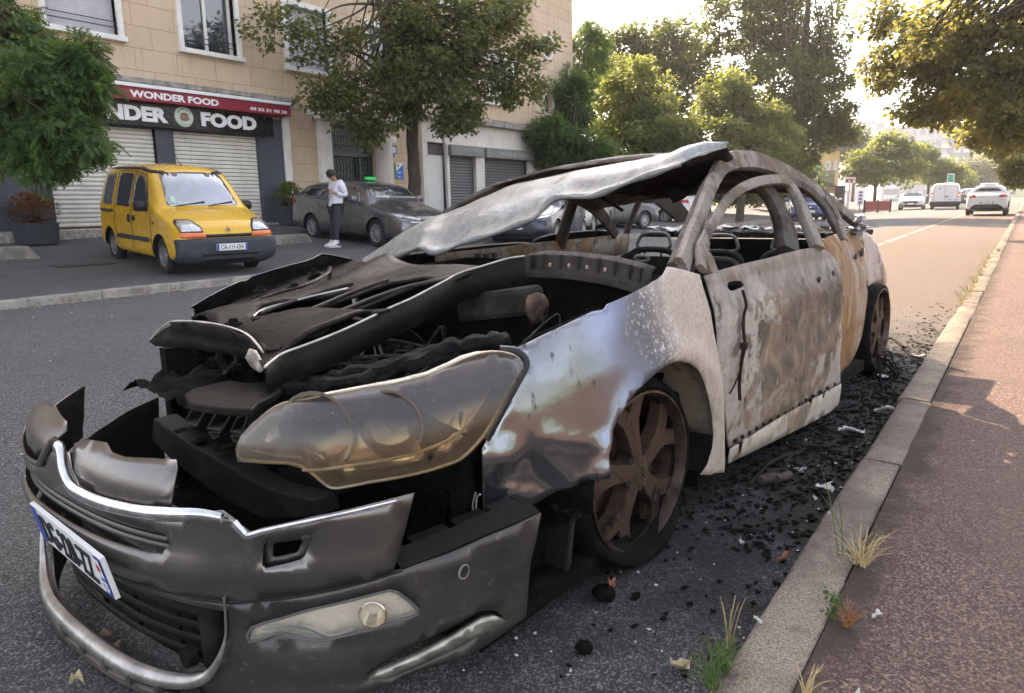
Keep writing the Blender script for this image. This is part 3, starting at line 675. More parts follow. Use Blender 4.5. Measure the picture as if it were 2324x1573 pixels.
# plane tree overhanging the road from the right
tree('plane_tree', 'overhanging plane tree with sunlit yellowing leaves filling the upper right', (2.9, 17, gz(17)+.13), [((0, 0, -.1), .30), ((-.1, .1, 3.2), .26), ((-.3, 0, 5.5), .18), ((-.6, 0, 8.2), .08)],
     [B(2215, 70, 16, 200, 100, 1.6), B(2280, 190, 15.5, 100, 100, 1.2), B(2110, 130, 17, 105, 75, .9), B(2020, 150, 18, 75, 45, .28), B(2300, 285, 15, 55, 45, .6), B(2165, 225, 17, 110, 45, .7), B(2020, 40, 18, 60, 50, .3), B(2090, 255, 17.5, 60, 28, .22), B(2230, 305, 18, 70, 22, .25)], 430, 26, .15, .30, LM['plane'], 'maple', 81, limbs=80, hollow=.1, group='plane trees overhanging the right pavement')
tree('plane_tree', 'second plane tree further along the right pavement with low hanging sprays', (3.0, 34, gz(34)+.13), [((0, 0, -.1), .28), ((0, .1, 3.5), .22), ((-.3, 0, 6), .14), ((-.6, 0, 9), .06)],
     [B(2290, 320, 32, 40, 40, 1), B(2250, 280, 32, 60, 40, .8), B(2310, 390, 30, 20, 25, .5), B(2200, 250, 33, 70, 40, .6)], 200, 34, .22, .45, LM['plane'], 'leaf', 91, group='plane trees overhanging the right pavement')
# street trees along the far left pavement
for k, (px, dep, bl) in enumerate(((2010, 62, [(1990, 365, 65, 48), (2045, 375, 60, 45), (1960, 380, 40, 30), (2020, 330, 35, 25)]), (2130, 78, [(2110, 375, 45, 36), (2150, 395, 45, 28), (2090, 350, 25, 20)]), (2195, 100, [(2175, 408, 32, 20)]))):
    tree('street_tree', ['round headed street tree above the red fence', 'paler street tree behind the white van', 'small street tree beyond the white van, lowest of the row'][k], ground_at(px-25, dep), [((0, 0, 0), .16), ((0, 0, 2.4), .12), ((.1, 0, 5), .05)],
         [B(x, y, dep, rx, ry, 1) for x, y, rx, ry in bl], 170, 32, .36, .7, LM['lit'], 'leaf', 100+k, group='street trees along the far left pavement', limbs=14)
for k, (px, dep, bl) in enumerate(((2225, 150, [(2205, 395, 35, 32), (2235, 400, 30, 30)]), (2268, 170, [(2262, 405, 30, 24)]), (1935, 120, [(1925, 330, 40, 40)]))):
    tree('distant_tree', ['hazy dark tree below the gap of sky at the road end', 'hazy tree at the road end beside the black lamp post', 'hazy tree left of the distant tower block'][k], ground_at(px, dep), [((0, 0, 0), .3), ((0, 0, 4), .2), ((.1, 0, 8), .1)],
         [B(x, y, dep, rx, ry, 1) for x, y, rx, ry in bl], 130, 26, .7, 1.4, LM['far'], 'leaf', 120+k, group='distant trees at the end of the road', limbs=10)
# hedge along the right pavement
def hedge(name, label, x0, x1, y0, y1, h, seed, dens=900):
    rg = np.random.default_rng(seed); root = empty(name, ((x0+x1)/2, (y0+y1)/2, .1), 0, label, 'hedge')
    L = y1-y0; n = int(dens*L); P = np.stack([rg.uniform(-(x1-x0)/2, (x1-x0)/2, n), rg.uniform(-L/2, L/2, n), h*rg.random(n)**.7], 1)
    P[:, 2] *= 1+.18*np.sin(P[:, 1]*1.7)+.1*np.sin(P[:, 1]*4.1)
    leaves('foliage', P, rg.normal(size=(n, 3))+np.array([0, 0, .3]), .10, 'leaf', LM['lit'], root, seed)
    tb = MB()
    for i in range(int(L*3)):
        y = -L/2+i/3; tb.tube([(0, y, -.1), (rg.uniform(-.2, .2), y+rg.uniform(-.1, .1), h*.8)], [.02, .006], 5)
    tb.build('stems', M_bark2, root); return root
hedge('hedge', 'bushy roadside hedge at the right edge beyond the white hatchback', .5, 2.0, 34, 48, 1.3, 5, 500)
hedge('hedge', 'tall hedge along the far left pavement behind the parked cars', -24, -22, 31, 75, 3.2, 9, 420)
hedge('hedge', 'long green hedge behind the right pavement facing the burnt car', 5.2, 6.4, -7, 14, 2.3, 6, 700)
# ---------------------------------------------------------------- vehicles
def paint(name, col, metal=.0, rough=.32, coat=.6, dust=.25):
    q = N(name); co = q.coord()
    c = q.mix(q.mapr(q.noise(co, 3.5, 7, .65), .4, .75, 0, dust), col, tuple(v*.75+.05 for v in col))
    q.set(color=c, metal=metal, rough=q.mapr(q.noise(co, 14, 5), .3, .7, rough-.07, rough+.1), coat=coat, coatr=.12); return q.m
M_tyre = M('tyre_rubber', (.018, .018, .019), .75, vary=.3, bump=.3)
M_alloy = M('alloy', (.42, .42, .43), .35, .7, vary=.12)
M_steel = M('steel_rim', (.24, .24, .24), .5, .5, vary=.25)
M_plastic = M('dark_plastic', (.035, .042, .052), .55, vary=.25)
M_bplastic = M('black_plastic', (.012, .012, .013), .5, vary=.3)
M_cglass = M('car_glass', (.02, .024, .028), .04, ior=2.4, vary=.2)
M_wscreen = M('windscreen_sky_glass', (.40, .42, .45), .06, .8, vary=.1)
M_lamp = M('lamp_glass', (.55, .56, .57), .12, .35, vary=.35, scale=14, coat=.8)
M_amber = M('amber_lamp', (.75, .16, .03), .2, coat=.6, vary=.2)
M_redl = M('red_lamp', (.40, .012, .015), .2, coat=.6, vary=.25)
M_chrome = M('chrome', (.75, .75, .76), .12, 1, vary=.08)
M_plate = M('plate_white', (.78, .78, .76), .4, vary=.04)
M_blue = M('plate_blue', (.02, .07, .42), .4, vary=.05)
M_ink = M('plate_ink', (.012, .012, .014), .5)
def lerp_stations(st, n=5):
    out = []
    A = np.array(st, float); ys = A[:, 0]
    for i in range(len(A)-1):
        for k in range(n):
            t = k/n
            p0 = A[max(i-1, 0)]; p1 = A[i]; p2 = A[i+1]; p3 = A[min(i+2, len(A)-1)]
            lin = p1+(p2-p1)*t
            out.append(lin)
    out.append(A[-1]); return out
def car_shell(st, arches, mat, parent, name='body'):
    """loft the stations (y, wlow, zlow, wmid, zmid, wbelt, zbelt, wtop, ztop, zc), round it, cut wheel arches"""
    S = lerp_stations(st, 3); vs = []; np_ = 0
    for y, wl, zl, wm, zm, wb, zb, wt, zt, zc in S:
        g = [(0, zl), (wl*.82, zl), (wl, zl+.05), (wm, zm*.5+zl*.5), (wm, zm), (wb*.45+wm*.55+.004, (zm+zb)/2), (wb, zb-.03), (wb-.005, zb+.02), ((wb+wt)/2+.012*(zt-zb), (zb+zt)/2), (wt+.012, zt-.04), (wt-.035, zt+.004), (wt*.6, zt+(zc-zt)*.72), (0, zc)]
        full = g+[(-x, z) for x, z in g[-2:0:-1]]
        np_ = len(full); vs += [(x, y, z) for x, z in full]
    fs = []
    for i in range(len(S)-1):
        for k in range(np_):
            k2 = (k+1) % np_; fs.append((i*np_+k, i*np_+k2, (i+1)*np_+k2, (i+1)*np_+k))
    e = (len(S)-1)*np_
    h = (np_)//2
    for base, fl in ((0, False), (e, True)):
        for k in range(h):           # cap strips across
            a, b_, c, d = base+k, base+k+1, base+(np_-k-1) % np_, base+(np_-k) % np_
            q = [a, b_, c, d]; q = list(dict.fromkeys(q))
            if len(q) > 2: fs.append(tuple(q if fl else q[::-1]))
    o = MB().add(vs, fs).build(name, mat, None, smooth=45)
    md = o.modifiers.new('s', 'SUBSURF'); md.levels = md.render_levels = 1
    cuts = []
    for (y, z, r, w0, w1) in arches:
        for sg in (1, -1):
            b = MB(); b.lathe([(0, 0), (r, 0), (r, w1-w0), (0, w1-w0)], (sg*w0 if sg > 0 else -w1, y, z), 'x', 40)
            c = b.build('cut', M_bplastic); cuts.append(c)
            m_ = o.modifiers.new('b', 'BOOLEAN'); m_.operation = 'DIFFERENCE'; m_.object = c; m_.solver = 'EXACT'
            try: m_.material_mode = 'TRANSFER'
            except Exception: pass
    dg = bpy.context.evaluated_depsgraph_get(); dg.update()
    me = bpy.data.meshes.new_from_object(o.evaluated_get(dg)); o.modifiers.clear(); old = o.data; o.data = me; me.name = name; bpy.data.meshes.remove(old)
    for c in cuts: m2 = c.data; bpy.data.objects.remove(c); bpy.data.meshes.remove(m2)
    smooth_by(me, 38); o.parent = parent
    bvh = BVHTree.FromPolygons([v.co.copy() for v in me.vertices], [tuple(p.vertices) for p in me.polygons])
    return o, bvh
DIRS = {'L': (lambda a, c: Vector((4, a, c)), Vector((-1, 0, 0))), 'R': (lambda a, c: Vector((-4, a, c)), Vector((1, 0, 0))),
        'F': (lambda a, c: Vector((a, -4, c)), Vector((0, 1, 0))), 'B': (lambda a, c: Vector((a, 9, c)), Vector((0, -1, 0))), 'T': (lambda a, c: Vector((a, c, 5)), Vector((0, 0, -1)))}
def rounded(poly, r, n=3):
    if r <= 0: return poly
    out = []
    for i in range(len(poly)):
        p0, p, p1 = Vector(poly[i-1]), Vector(poly[i]), Vector(poly[(i+1) % len(poly)])
        a = p+(p0-p).normalized()*min(r, (p0-p).length*.45); b = p+(p1-p).normalized()*min(r, (p1-p).length*.45)
        for k in range(n+1):
            t = k/n; out.append(tuple((1-t)**2*a+2*t*(1-t)*p+t*t*b))
    return out
def decal(bvh, name, poly, mode, mat, parent, off=.006, step=.07, r=.03, thick=.004, smooth=60, mirror=False, holes=()):
    """a thin shaped panel (pane, lamp, strip) laid on the body where the 2-D outline meets it along an axis"""
    f, d = DIRS[mode]; b = MB()
    for sg in ((1, -1) if mirror else (1,)):
        P = rounded(poly, r)
        if mode in 'FBT' and sg < 0: P = [(-a, c) for a, c in P]
        dd = d; ff = f
        if mode == 'L' and sg < 0: ff, dd = DIRS['R']
        ov, fs = fill2d(P, holes, step=step); vs = []; ok = []
        for v in ov:
            h = bvh.ray_cast(ff(v.x, v.y), dd)
            if h[0] is None: vs.append(None)
            else:
                nn = h[1] if h[1].dot(dd) < 0 else -h[1]
                vs.append(h[0]+nn*off)
        good = [i for i, v in enumerate(vs) if v is not None]
        if not good: continue
        rep = [v if v is not None else vs[min(good, key=lambda j: (ov[j]-ov[i]).length)] for i, v in enumerate(vs)]
        b.add(rep, fs)
    o = b.build(name, mat, parent, smooth=smooth)
    q = o.modifiers.new('solid', 'SOLIDIFY'); q.thickness = thick; q.offset = 0
    return o
def strip(bvh, name, pts, mode, mat, parent, w_=.012, off=.003, mirror=False):
    """a seam or moulding: a narrow ribbon along a 2-D polyline"""
    P = [Vector(p) for p in pts]; L = []; Rr = []
    dn = []
    for i in range(len(P)-1):
        n = max(1, int((P[i+1]-P[i]).length/.08)); dn += [P[i]+(P[i+1]-P[i])*k/n for k in range(n)]
    dn.append(P[-1])
    for i, p in enumerate(dn):
        t = (dn[min(i+1, len(dn)-1)]-dn[max(i-1, 0)]).normalized(); n = Vector((-t.y, t.x))*w_/2
        L.append(p+n); Rr.append(p-n)
    b = MB(); f, d = DIRS[mode]
    for sg in ((1, -1) if mirror else (1,)):
        ff, dd = (f, d) if sg > 0 or mode not in 'LR' else DIRS['R']
        vs = []; 
        for p, q in zip(L, Rr):
            for v in (p, q):
                x = v.x*sg if mode in 'FBT' else v.x
                h = bvh.ray_cast(ff(x, v.y), dd)
                vs.append(None if h[0] is None else h[0]+(h[1] if h[1].dot(dd) < 0 else -h[1])*off)
        fs = [(2*i, 2*i+1, 2*i+3, 2*i+2) for i in range(len(L)-1) if all(vs[j] is not None for j in (2*i, 2*i+1, 2*i+3, 2*i+2))]
        b.add([v if v is not None else Vector((0, 0, -9)) for v in vs], fs)
    # drop unused points
    used = sorted({i for f_ in b.f for i in f_}); mp_ = {o_: k for k, o_ in enumerate(used)}
    b.v = [b.v[i] for i in used]; b.f = [tuple(mp_[i] for i in f_) for f_ in b.f]
    if not b.f: return None
    o = b.build(name, mat, parent)
    q = o.modifiers.new('solid', 'SOLIDIFY'); q.thickness = .006; q.offset = 0
    return o
def wheel(parent, x, y, r, wd, rim_r, mat, spokes=10, style='spoke', steer=0):
    """x signed outer face; a tyre with a rim as its own part"""
    sg = 1 if x > 0 else -1; ww = empty('wheel', (x, y, r)); ww.parent = parent; ww.rotation_euler = (0, 0, steer)
    q = MB(); c = -wd
    prof = [(rim_r*.98, -.012), (rim_r+.012, .0), (r-.035, -.004), (r-.008, -.022), (r, -.05), (r, c+.05), (r-.01, c+.02), (rim_r, c), (rim_r*.9, c+.02)]
    q.lathe([(a, sg*b_) for a, b_ in prof], (0, 0, 0), 'x', 36); q.build('tyre', M_tyre, ww, smooth=50)
    q = MB()
    q.lathe([(a, sg*b_) for a, b_ in [(rim_r*.90, -.05), (rim_r*.94, -.012), (rim_r*.99, -.006), (rim_r*.98, -.03), (rim_r*.9, -.12)]], (0, 0, 0), 'x', 36)
    q.lathe([(a, sg*b_) for a, b_ in [(0, -.012), (.05, -.014), (.06, -.03), (.06, -.05)]], (0, 0, 0), 'x', 20)
    if style == 'spoke':
        for k in range(spokes):
            th = 2*math.pi*k/spokes; ca, sa = math.cos(th), math.sin(th)
            def pt(rr, t, dx): return (sg*dx, rr*ca-t*sa, rr*sa+t*ca)
            w0, w1 = .016, .020
            vs = [pt(.05, -w0, -.02), pt(.05, w0, -.02), pt(rim_r*.93, w1, -.02), pt(rim_r*.93, -w1, -.02), pt(.05, -w0, -.05), pt(.05, w0, -.05), pt(rim_r*.93, w1, -.05), pt(rim_r*.93, -w1, -.05)]
            q.add(vs, [(0,1,2,3),(7,6,5,4),(0,4,5,1),(1,5,6,2),(2,6,7,3),(3,7,4,0)])
    else:
        q.lathe([(a, sg*b_) for a, b_ in [(.06, -.03), (rim_r*.45, -.028), (rim_r*.62, -.05), (rim_r*.9, -.05)]], (0, 0, 0), 'x', 36)
        for k in range(spokes):
            th = 2*math.pi*k/spokes; q.box((sg*-.04, rim_r*.74*math.cos(th), rim_r*.74*math.sin(th)), (.022, rim_r*.26, .03), Matrix.Rotation(th, 3, 'X'))
    q.build('rim', mat, ww, smooth=40)
    q = MB(); q.lathe([(a, sg*b_) for a, b_ in [(0, -.075), (rim_r*.92, -.075), (rim_r*.92, -.10)]], (0, 0, 0), 'x', 24); q.build('brake_disc', M_bplastic, ww, smooth=40)
    return ww
def plate_on(parent, txt, c, rot, w_=.52, h=.11):
    """number plate: c centre, rot maps (x right, y up, z out)"""
    c = Vector(c)
    def T(x, y, z): return rot @ Vector((x, y, z))+c
    b = MB(); b.add([T(x, y, z) for z in (-.006, .004) for x, y in ((-w_/2, -h/2), (w_/2, -h/2), (w_/2, h/2), (-w_/2, h/2))], [(3,2,1,0),(4,5,6,7),(0,1,5,4),(1,2,6,5),(2,3,7,6),(3,0,4,7)])
    pl = b.build('number_plate', M_plate, parent)
    b = MB()
    for sx in (-1, 1):
        x0, x1 = sorted((sx*(w_/2-.002), sx*(w_/2-.04))); b.add([T(x, y, .0055) for x, y in ((x0, -h/2+.003), (x1, -h/2+.003), (x1, h/2-.003), (x0, h/2-.003))], [(0,1,2,3)])
    b.build('blue_band', M_blue, pl)
    if txt:
        vs, fs = text_mesh(txt, .105, bold=.0007, extr=.001, width=w_*.72)
        y0 = min(v.y for v in vs); y1 = max(v.y for v in vs)
        b = MB().add([T(v.x-w_*.37, (v.y-(y0+y1)/2), v.z+.006) for v in vs], fs); b.build('plate_number', M_ink, pl)
    return pl
ROT_F = Matrix(((1, 0, 0), (0, 0, -1), (0, 1, 0)))    # facing local -y, text runs to +x
ROT_B = Matrix(((-1, 0, 0), (0, 0, 1), (0, 1, 0)))
def mirror_part(parent, x, y, z, mat, s=1.0, yaw=0):
    sg = 1 if x > 0 else -1
    b = MB(); pts = []
    n = 10
    for (dy, k) in ((-.075, .62), (-.055, .9), (0, 1.0), (.045, .95)):
        pts.append((dy, k))
    vs = []
    for dy, k in pts:
        for i in range(n):
            th = 2*math.pi*i/n; cx_ = abs(math.cos(th))**.6*math.copysign(1, math.cos(th)); cz = abs(math.sin(th))**.6*math.copysign(1, math.sin(th))
            vs.append((x+sg*(.11*s)+cx_*.105*k*s, y+dy*s, z+.085*s+cz*.085*k*s))
    fs = [(j*n+i, j*n+(i+1) % n, (j+1)*n+(i+1) % n, (j+1)*n+i) for j in range(len(pts)-1) for i in range(n)]+[tuple(range(n-1, -1, -1)), tuple(3*n+i for i in range(n))]
    b.add(vs, fs); b.box((x+sg*.02*s, y, z+.03*s), (.12*s, .06*s, .05*s))
    return b.build('wing_mirror', mat, parent, smooth=50)
def scale_st(st, kx=1, ky=1, kz=1):
    return [(s[0]*ky, s[1]*kx, s[2]*kz, s[3]*kx, s[4]*kz, s[5]*kx, s[6]*kz, s[7]*kx, s[8]*kz, s[9]*kz) for s in st]
def car_base(name, label, pos, rz, pitch=0, group=None, cat='car'):
    o = empty(name, pos, 0, label, cat, group); o.rotation_euler = (Matrix.Rotation(rz, 3, 'Z') @ Matrix.Rotation(pitch, 3, 'X')).to_euler()
    return o
def on_park(px, py):
    """where a ray through the photograph meets the parking strip"""
    d = ray(px, py); lo, hi = 2/FPX, 60/FPX
    for k in range(6000):
        t = lo+(hi-lo)*k/6000; p = EYE+d*t
        z = park_z(p.x, p.y) if p.x < -10.4 else road_z(p.x, p.y)
        if p.z < z: return p
    return EYE+d*hi
# ------------------------------------------------ yellow van
ST_MPV = [(0, .66, .30, .74, .45, .70, .58, .66, .66, .68), (.07, .75, .22, .80, .45, .77, .66, .70, .76, .79), (.22, .79, .20, .83, .5, .80, .76, .70, .86, .90), (.62, .81, .20, .835, .5, .815, .90, .70, .985, 1.03), (.88, .81, .20, .835, .5, .82, .98, .72, 1.05, 1.08),
          (1.02, .81, .20, .835, .5, .822, 1.02, .72, 1.16, 1.22), (1.28, .81, .20, .835, .5, .825, 1.03, .68, 1.44, 1.52), (1.56, .81, .20, .835, .5, .825, 1.03, .645, 1.66, 1.735), (1.8, .81, .20, .835, .5, .825, 1.03, .64, 1.715, 1.79), (2.6, .81, .20, .835, .5, .825, 1.03, .64, 1.75, 1.83), (3.7, .80, .22, .83, .5, .82, 1.03, .635, 1.73, 1.80), (3.93, .79, .26, .82, .5, .81, 1.03, .62, 1.68, 1.73), (4.0, .76, .30, .79, .5, .78, 1.0, .59, 1.60, 1.64)]
M_yellow = paint('yellow_paint', (.74, .43, .014), 0, .26, .5, .3)
kp = (on_park(380, 622)+on_park(575, 605))*.5
def van_yellow():
    rz = R(79)
    root = car_base('small_van', 'faded yellow small passenger van with grey bumper parked nose out before the shop shutters', kp, rz, R(2.6), cat='van')
    off = Vector((0, -.80, 0))
    bodyroot = root
    st = [(s[0]-.80,)+tuple(s[1:]) for s in ST_MPV]     # front axle at y = 0
    body, bv = car_shell(st, [(0, .30, .36, .5, 1.2), (2.60, .30, .36, .5, 1.2)], [M_yellow, M_bplastic], root)
    D = lambda nm, P, md, mt, **k: decal(bv, nm, P, md, mt, root, **k)
    D('windscreen', [(-.60, 1.10), (.60, 1.10), (.555, 1.40), (.515, 1.625), (.25, 1.655), (-.25, 1.655), (-.515, 1.625), (-.555, 1.40)], 'F', M_wscreen, r=.04)
    for md in 'LR':
        D('side_window', [(.42, 1.03), (1.22, 1.04), (1.22, 1.60), (.98, 1.61), (.80, 1.55)], md, M_cglass, r=.08)
        D('side_window', [(1.36, 1.05), (2.13, 1.06), (2.13, 1.64), (1.36, 1.63)], md, M_cglass, r=.07)
        D('side_window', [(2.36, 1.06), (2.95, 1.08), (2.90, 1.62), (2.36, 1.64)], md, M('hazy_glass', (.10, .11, .12), .15, spec=.7), r=.07)
        D('side_moulding', [(.42, .50), (2.12, .49), (2.12, .56), (.42, .57)], md, M_plastic, off=.014, r=.02, thick=.02)
        D('slide_rail', [(2.30, .93), (3.02, .93), (3.02, .98), (2.30, .98)], md, M_plastic, off=.01, r=.01, thick=.012)
        D('door_handle', [(1.10, .83), (1.24, .82), (1.24, .91), (1.10, .92)], md, M_bplastic, off=.012, r=.03, thick=.02)
        D('door_handle', [(1.37, .78), (1.45, .78), (1.45, .93), (1.37, .93)], md, M_bplastic, off=.012, r=.03, thick=.02)
        for P in ([(.33, .98), (.36, .32)], [(1.29, 1.66), (1.29, .34)], [(2.22, 1.66), (2.22, .98), (2.22, .66), (2.1, .36)], [(1.29, 1.66), (2.22, 1.68)], [(.40, 1.0), (.78, 1.60), (1.29, 1.66)]):
            strip(bv, 'door_seam', P, md, M_bplastic, root, .011)
        D('side_repeater', [(.18, .80), (.25, .80), (.25, .84), (.18, .84)], md, M('repeater_red', (.12, .02, .01), .3), r=.015, off=.008)
        D('roof_rail', [(.64, 1.655), (1.15, 1.735), (3.1, 1.76), (3.1, 1.72), (1.15, 1.695), (.66, 1.62)], md, M_bplastic, off=.008, r=.01)
    D('bumper', [(-.80, .20), (.80, .20), (.80, .60), (.60, .615), (-.60, .615), (-.80, .60)], 'F', M_plastic, off=.03, r=.03, thick=.05, step=.06)
    D('bumper_grille', [(-.46, .335), (.46, .335), (.50, .39), (-.50, .39)], 'F', M_bplastic, off=.06, r=.02)
    D('bumper_grille', [(-.40, .27), (.40, .27), (.44, .305), (-.44, .305)], 'F', M_bplastic, off=.06, r=.015)
    D('front_grille', [(-.40, .625), (.40, .625), (.46, .675), (-.46, .675)], 'F', M_bplastic, off=.012, r=.01)
    for sg in (1, -1):
        D('headlight', [(sg*.40, .70), (sg*.745, .70), (sg*.755, .84), (sg*.70, .90), (sg*.52, .90), (sg*.42, .80)], 'F', M_bplastic, off=.006, r=.03, thick=.01)
        hl = D('headlight', [(sg*.425, .715), (sg*.735, .715), (sg*.74, .83), (sg*.69, .88), (sg*.53, .88), (sg*.445, .79)], 'F', M_lamp, off=.014, r=.03, thick=.012)
        D('indicator', [(sg*.38, .625), (sg*.755, .625), (sg*.76, .70), (sg*.40, .695)], 'F', M_amber, off=.016, r=.01, thick=.014)
    # emblem: a diamond ring on the bonnet lip
    b = MB(); o_ = [(0, .055), (.042, 0), (0, -.055), (-.042, 0)]; i_ = [(a*.5, c*.5) for a, c in o_]
    h = bv.ray_cast(Vector((0, -4, .74)), Vector((0, 1, 0)))[0]
    b.add([(a, h.y-.03, .745+c) for a, c in o_+i_]+[(a, h.y+.02, .745+c) for a, c in o_+i_], [(k, (k+1) % 4, 4+(k+1) % 4, 4+k) for k in range(4)]+[(k, 8+k, 8+(k+1) % 4, (k+1) % 4) for k in range(4)]); b.build('diamond_emblem', M_chrome, root)
    plate_on(root, 'CA-111-GH', (.0, -.80-.105, .47), ROT_F)
    for x, y, st_ in ((.79, 0, 0), (.79, 2.60, 0), (-.79, 0, 0), (-.79, 2.60, 0)): wheel(root, x, y, .30, .17, .185, M_steel, 8, 'steel')
    mirror_part(root, .80, .52, 1.0, M_bplastic, 1.05); mirror_part(root, -.80, .52, 1.0, M_bplastic, 1.05)
    for x0, x1 in ((-.50, .02), (.05, .52)):
        b = MB(); pts = []
        for k in range(6):
            x = x0+(x1-x0)*k/5; hq = bv.ray_cast(Vector((x, -4, 1.085+.014*k)), Vector((0, 1, 0)))[0]; pts.append(hq+Vector((0, -.02, .012)))
        b.tube(pts, .010, 5); b.build('wiper', M_bplastic, root)
    b = MB(); b.tube([(0.0, 1.0, 1.76), (-.02, 1.55, 2.25)], [.006, .002], 5); b.tube([(0, .98, 1.75), (0, 1.03, 1.79)], .02, 8); b.build('aerial', M_bplastic, root)
    D('parking_sticker', [(-.54, 1.13), (-.45, 1.13), (-.45, 1.25), (-.54, 1.25)], 'F', M('sticker_green', (.5, .65, .55), .5, scale=30, vary=.4), off=.010, r=0)
    return root
van_yellow()
# ------------------------------------------------ generic hatchback, estate and saloon shells
def st_car(L, W, H, hood=.98, belt=.92, wsb=1.20, hdr=1.95, roof_end=3.3, tail=None, front_oh=.9, estate=False, nose=.62):
    h = W/2; k = H
    tail = tail or L
    s = [(0, h*.70, .30, h*.80, .42, h*.76, .52, h*.66, nose-.02, nose+.01), (.10, h*.86, .20, h*.92, .45, h*.88, .60, h*.76, nose+.06, nose+.10), (.35, h*.93, .18, h*.985, .5, h*.95, .70, h*.80, nose+.16, nose+.21), (.80, h*.95, .18, h, .5, h*.965, .80, h*.80, hood-.12, hood-.07),
         (wsb, h*.95, .18, h, .5, h*.97, .88, h*.80, hood, hood+.03), (wsb+.15, h*.95, .18, h, .5, h*.97, belt-.01, h*.80, hood+.10, hood+.15), ((wsb+hdr)/2, h*.95, .18, h, .5, h*.97, belt, h*.72, (hood+k)/2+.05, (hood+k)/2+.13), (hdr, h*.95, .18, h, .5, h*.97, belt+.01, h*.64, k-.10, k-.035), (hdr+.5, h*.95, .18, h, .5, h*.97, belt+.03, h*.62, k-.06, k), (roof_end, h*.95, .18, h, .5, h*.97, belt+.06, h*.61, k-.11, k-.05)]
    if estate: s += [(L-.35, h*.93, .22, h*.98, .5, h*.95, belt+.08, h*.60, k-.16, k-.11), (L-.12, h*.90, .26, h*.95, .5, h*.91, belt+.06, h*.56, belt+.30, belt+.34), (L, h*.84, .32, h*.88, .5, h*.84, belt-.05, h*.62, belt+.0, belt+.02)]
    else: s += [((roof_end+L-.55)/2, h*.93, .2, h*.99, .5, h*.96, belt+.07, h*.68, (k+belt)/2+.06, (k+belt)/2+.10), (L-.55, h*.93, .22, h*.98, .5, h*.95, belt+.06, h*.78, belt+.12, belt+.16), (L-.12, h*.90, .26, h*.94, .5, h*.90, belt+.0, h*.74, belt+.06, belt+.09), (L, h*.84, .34, h*.88, .5, h*.84, belt-.1, h*.70, belt-.02, belt+.0)]
    return [(a[0]-front_oh,)+tuple(a[1:]) for a in s]
